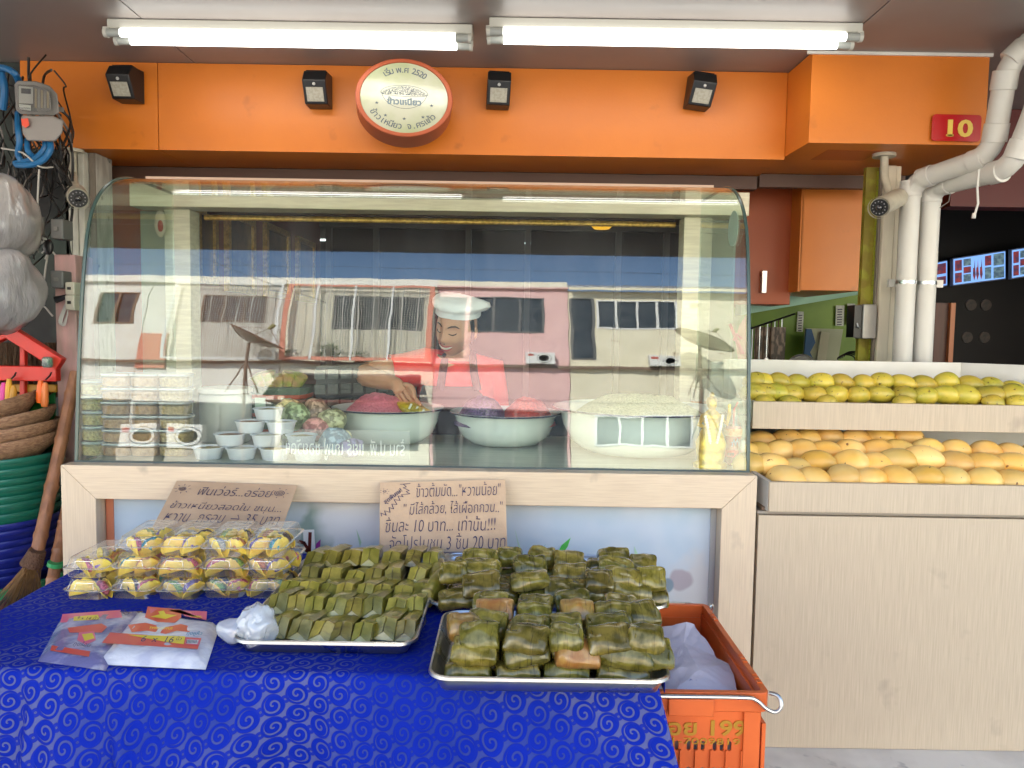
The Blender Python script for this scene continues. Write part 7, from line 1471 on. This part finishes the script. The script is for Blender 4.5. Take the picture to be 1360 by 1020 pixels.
hF = house('plain cream house at the far right end of the row opposite', X(1010), 22, wcol['pale'], 8.6, [(1050, 1120, 396, 436, 2, 'w')], None)
def cage(t, xa, xb, za, zb, fm, nx_, nz_, thick, slant=0):
    m_ = MB(); y0, y1 = YB + .35, YB + .38
    m_.box(xa, xb, y0, y1, za, za + thick).box(xa, xb, y0, y1, zb - thick, zb).box(xa, xa + thick, y0 - .001, y1 - .001, za + thick, zb - thick).box(xb - thick, xb, y0 - .001, y1 - .001, za + thick, zb - thick); m_.build('cage_frame', fm, t)
    m_ = MB()
    for i in range(1, nx_): x = xa + (xb - xa) * i / nx_; w2 = .016 if i % 6 == 0 else .005; m_.box(x - w2, x + w2, y0 + .005, y0 + .014, za, zb)
    for i in range(1, nz_): z = za + (zb - za) * i / nz_; m_.box(xa, xb, y0 + .015, y0 + .024, z - .005, z + .005)
    m_.build('wire_mesh', M('galvanised_wire', (.50, .48, .43), .5), t)['kind'] = 'stuff'
cage(hB, X(226), X(373), 4.45, 8.45, wfr, 48, 40, .09); cage(hC, X(378), X(574), 4.45, 8.45, wcol['salmon'], 60, 36, .14)
for px in (420, 470, 520): MB().box(X(px) - .03, X(px) + .03, YB + .34, YB + .40, 4.45, 8.4).build('upright', wfr, hC)
# awning, lower pink wall band
aw = thing('awning', 'dark tiled awning over the ground-floor shop of the salmon balcony house', 'awning', (X(455), YB + 1.2, 2.4))
for j in range(4):
    for i in range(14):
        xa = X(385) + i * .27; MB().obox((xa, YB + .35 + j * .30, 3.75 - j * .22), (.24, .31, .03), (R(-36), 0, 0)).build('tile', M('dark_tile', (.035, .035, .033), .5), aw)
MB().box(X(383), X(575), YB + .01, YB + 1.45, 2.78, 2.84).build('lower_board', M('maroon_board', (.16, .03, .02), .5), aw)
def acunit(x, y, z, label, w=.8, h=.55):
    t = thing('air_conditioner', label, 'air conditioner', (x, y, z), 'outdoor air conditioner units')
    MB().box(x - w / 2, x + w / 2, y - .15, y + .15, z + .04, z + h).build('casing', wfr, t, bevel=.01); MB().tube([(x + .12, y + .151, z + h * .52), (x + .12, y + .165, z + h * .52)], h * .38, 28).build('fan_grille', M('grille_dark', (.12, .13, .13), .5), t)
    for k in range(4): MB().lathe([(h * (.09 + k * .085), 0), (h * (.095 + k * .085), 0), (h * (.095 + k * .085), .008), (h * (.09 + k * .085), .008)], (0, 0, 0), 28).xf(Matrix.Translation((x + .12, y + .166, z + h * .52)) @ Matrix.Rotation(R(-90), 4, 'X')).build('grille_ring', wfr, t)
    MB().box(x - w / 2 + .05, x - w / 2 + .20, y + .151, y + .154, z + h * .68, z + h * .86).build('badge', M('badge_red', (.5, .1, .08), .5), t)
    for s_ in (-1, 1): MB().box(x + s_ * w * .35 - .03, x + s_ * w * .35 + .03, y - .16, y + .16, z, z + .039).build('foot', greyp, t)
acunit(X(716), YB + .20, 4.421, 'air conditioner on the ledge of the pink house'); acunit(X(878), YB + .20, 4.421, 'air conditioner on the ledge of the cream ribbed-roof house')
acunit(X(226), YB + 1.0, 1.1, 'left air conditioner on a stand before the mesh cage house', .85, .85); acunit(X(282), YB + 1.0, 1.1, 'right air conditioner on a stand before the mesh cage house', .85, .85)
for px in (226, 282): tag(MB().box(X(px) - .45, X(px) + .45, YB + .8, YB + 1.2, 0, 1.098).build('plinth', ledge_m), 'concrete plinth under the %s street-level air conditioner' % ('left' if px == 226 else 'right'), 'plinth')
mesh_d = Mclear('dish_mesh', (.50, .48, .40), .03, .4, haze=.45, hazecol=(.16, .14, .09))
def dish(x, y, z, label, tiltd, yaw, r=.85):
    t = thing('satellite_dish', label, 'satellite dish', (x, y, 0), 'mesh satellite dishes'); mt = Matrix.Translation((x, y, z)) @ Matrix.Rotation(R(yaw), 4, 'Z') @ Matrix.Rotation(R(tiltd), 4, 'Y')
    m_ = MB().loft([[Vector((q * r * math.cos(2 * PI * k / 36), q * r * math.sin(2 * PI * k / 36), .28 * q * q)) for k in range(36)] for q in (.05, .25, .5, .75, 1)], True, False).xf(mt); m_.build('reflector', mesh_d, t)
    MB().tube([mt @ Vector((r * math.cos(2 * PI * k / 36), r * math.sin(2 * PI * k / 36), .28)) for k in range(37)], .018, 6).build('rim', brn_m, t)
    for k in range(8): MB().tube([mt @ Vector((q * r * math.cos(PI * k / 4), q * r * math.sin(PI * k / 4), .28 * q * q - .012)) for q in (.05, .4, .7, 1)], .012, 5).build('rib', brn_m, t)
    tip = mt @ Vector((0, 0, .78))
    for k in range(3): MB().tube([mt @ Vector((r * .98 * math.cos(2 * PI * k / 3), r * .98 * math.sin(2 * PI * k / 3), .28)), tip], .010, 5).build('strut', brn_m, t)
    MB().tube([tip - (mt.to_3x3() @ Vector((0, 0, .06))), tip + (mt.to_3x3() @ Vector((0, 0, .16)))], .06, 10).build('receiver', M('receiver_olive', (.28, .26, .10), .5), t)
    MB().tube([(x, y, .0), (x, y, z - .05)], .045, 8).build('mast', brn_m, t)
    for k in range(3): a = 2 * PI * k / 3 + .4; MB().tube([(x, y, z - .9), (x + .5 * math.cos(a), y + .5 * math.sin(a), z - 2.0)], .02, 5).build('brace', brn_m, t)
dish(X(338) + .35, YB + 1.3, 5.05, 'brown mesh satellite dish in front of the wire cage house', 38, 0, .8); dish(X(908) + .05, YB + 1.3, 5.2, 'brown mesh satellite dish in front of the ribbed-roof cream house', 34, 5, .85)
rnd = random.Random(2)
def potplant(x, y, z, label, n_, h):
    t = thing('potted_plant', label, 'plant', (x, y, z), 'potted plants on the ledge opposite'); MB().lathe([(.10, 0), (.15, .22), (.14, .22)], (x, y, z), 14).build('pot', M('terracotta', (.35, .12, .06), .7), t)
    m_ = MB()
    for k in range(n_):
        a = rnd.uniform(0, 2 * PI); L = rnd.uniform(.3, 1) * h; b = Vector((x, y, z + .2)) + Vector((rnd.gauss(0, .12), rnd.gauss(0, .10), rnd.uniform(.0, h * .6))); d = Vector((math.cos(a), math.sin(a) * .6, rnd.uniform(.1, 1.0))).normalized() * L * .45; w_ = Vector((-math.sin(a), math.cos(a), 0)) * .025
        m_.add([b, b + d * .5 + w_, b + d, b + d * .5 - w_], [(0, 1, 2, 3)])
    o = m_.build('leaves', M('leaf_green', (.06, .12, .025), .5, col2=(.12, .2, .04), vs=9), t, smooth=0); o['kind'] = 'stuff'
for i, (px, n_, h, lab) in enumerate(((440, 130, .75, 'bushy green potted plant on the ledge of the salmon balcony'), (480, 60, .35, 'low trailing potted plant beside the bushy one'), (385, 50, .5, 'yellowish potted plant at the salmon post'))): potplant(X(px), YB + .22, 4.421, lab, n_, h)
for i, P in enumerate((((200, 338), (300, 362), (420, 400)), ((230, 345), (340, 392), (480, 440)), ((90, 395), (500, 392), (1000, 398)))):
    pts = []
    for k in range(25):
        f = k / 24; a = Vector((X(P[0][0]), YB + 3 + i, Z(P[0][1]))); b = Vector((X(P[1][0]), YB + 3 + i, Z(P[1][1]))); c = Vector((X(P[2][0]), YB + 3 + i, Z(P[2][1]))); pts.append(a * (1 - f) ** 2 + b * 2 * f * (1 - f) + c * f * f)
    tag(MB().tube(pts, .012, 5).build('overhead_wire', black), ('steep', 'middle', 'nearly level')[i] + ' black overhead wire crossing the street opposite', 'wire')
# neighbouring brown-red awning at our side, left end
nb = thing('side_awning', 'red brown sheet awning of the neighbouring stall at the left', 'awning', (-5, .2, 2.6))
MB().loft([[(-9, -.6, 2.15), (-3.4, -.6, 2.15), (-3.4, -.6, 2.18), (-9, -.6, 2.18)], [(-9, 1.6, 2.75), (-3.4, 1.6, 2.75), (-3.4, 1.6, 2.78), (-9, 1.6, 2.78)]]).build('sheet', M('red_brown_sheet', (.28, .07, .045), .6), nb)
for o in bpy.data.objects:
    if '_o' in o: del o['_o']
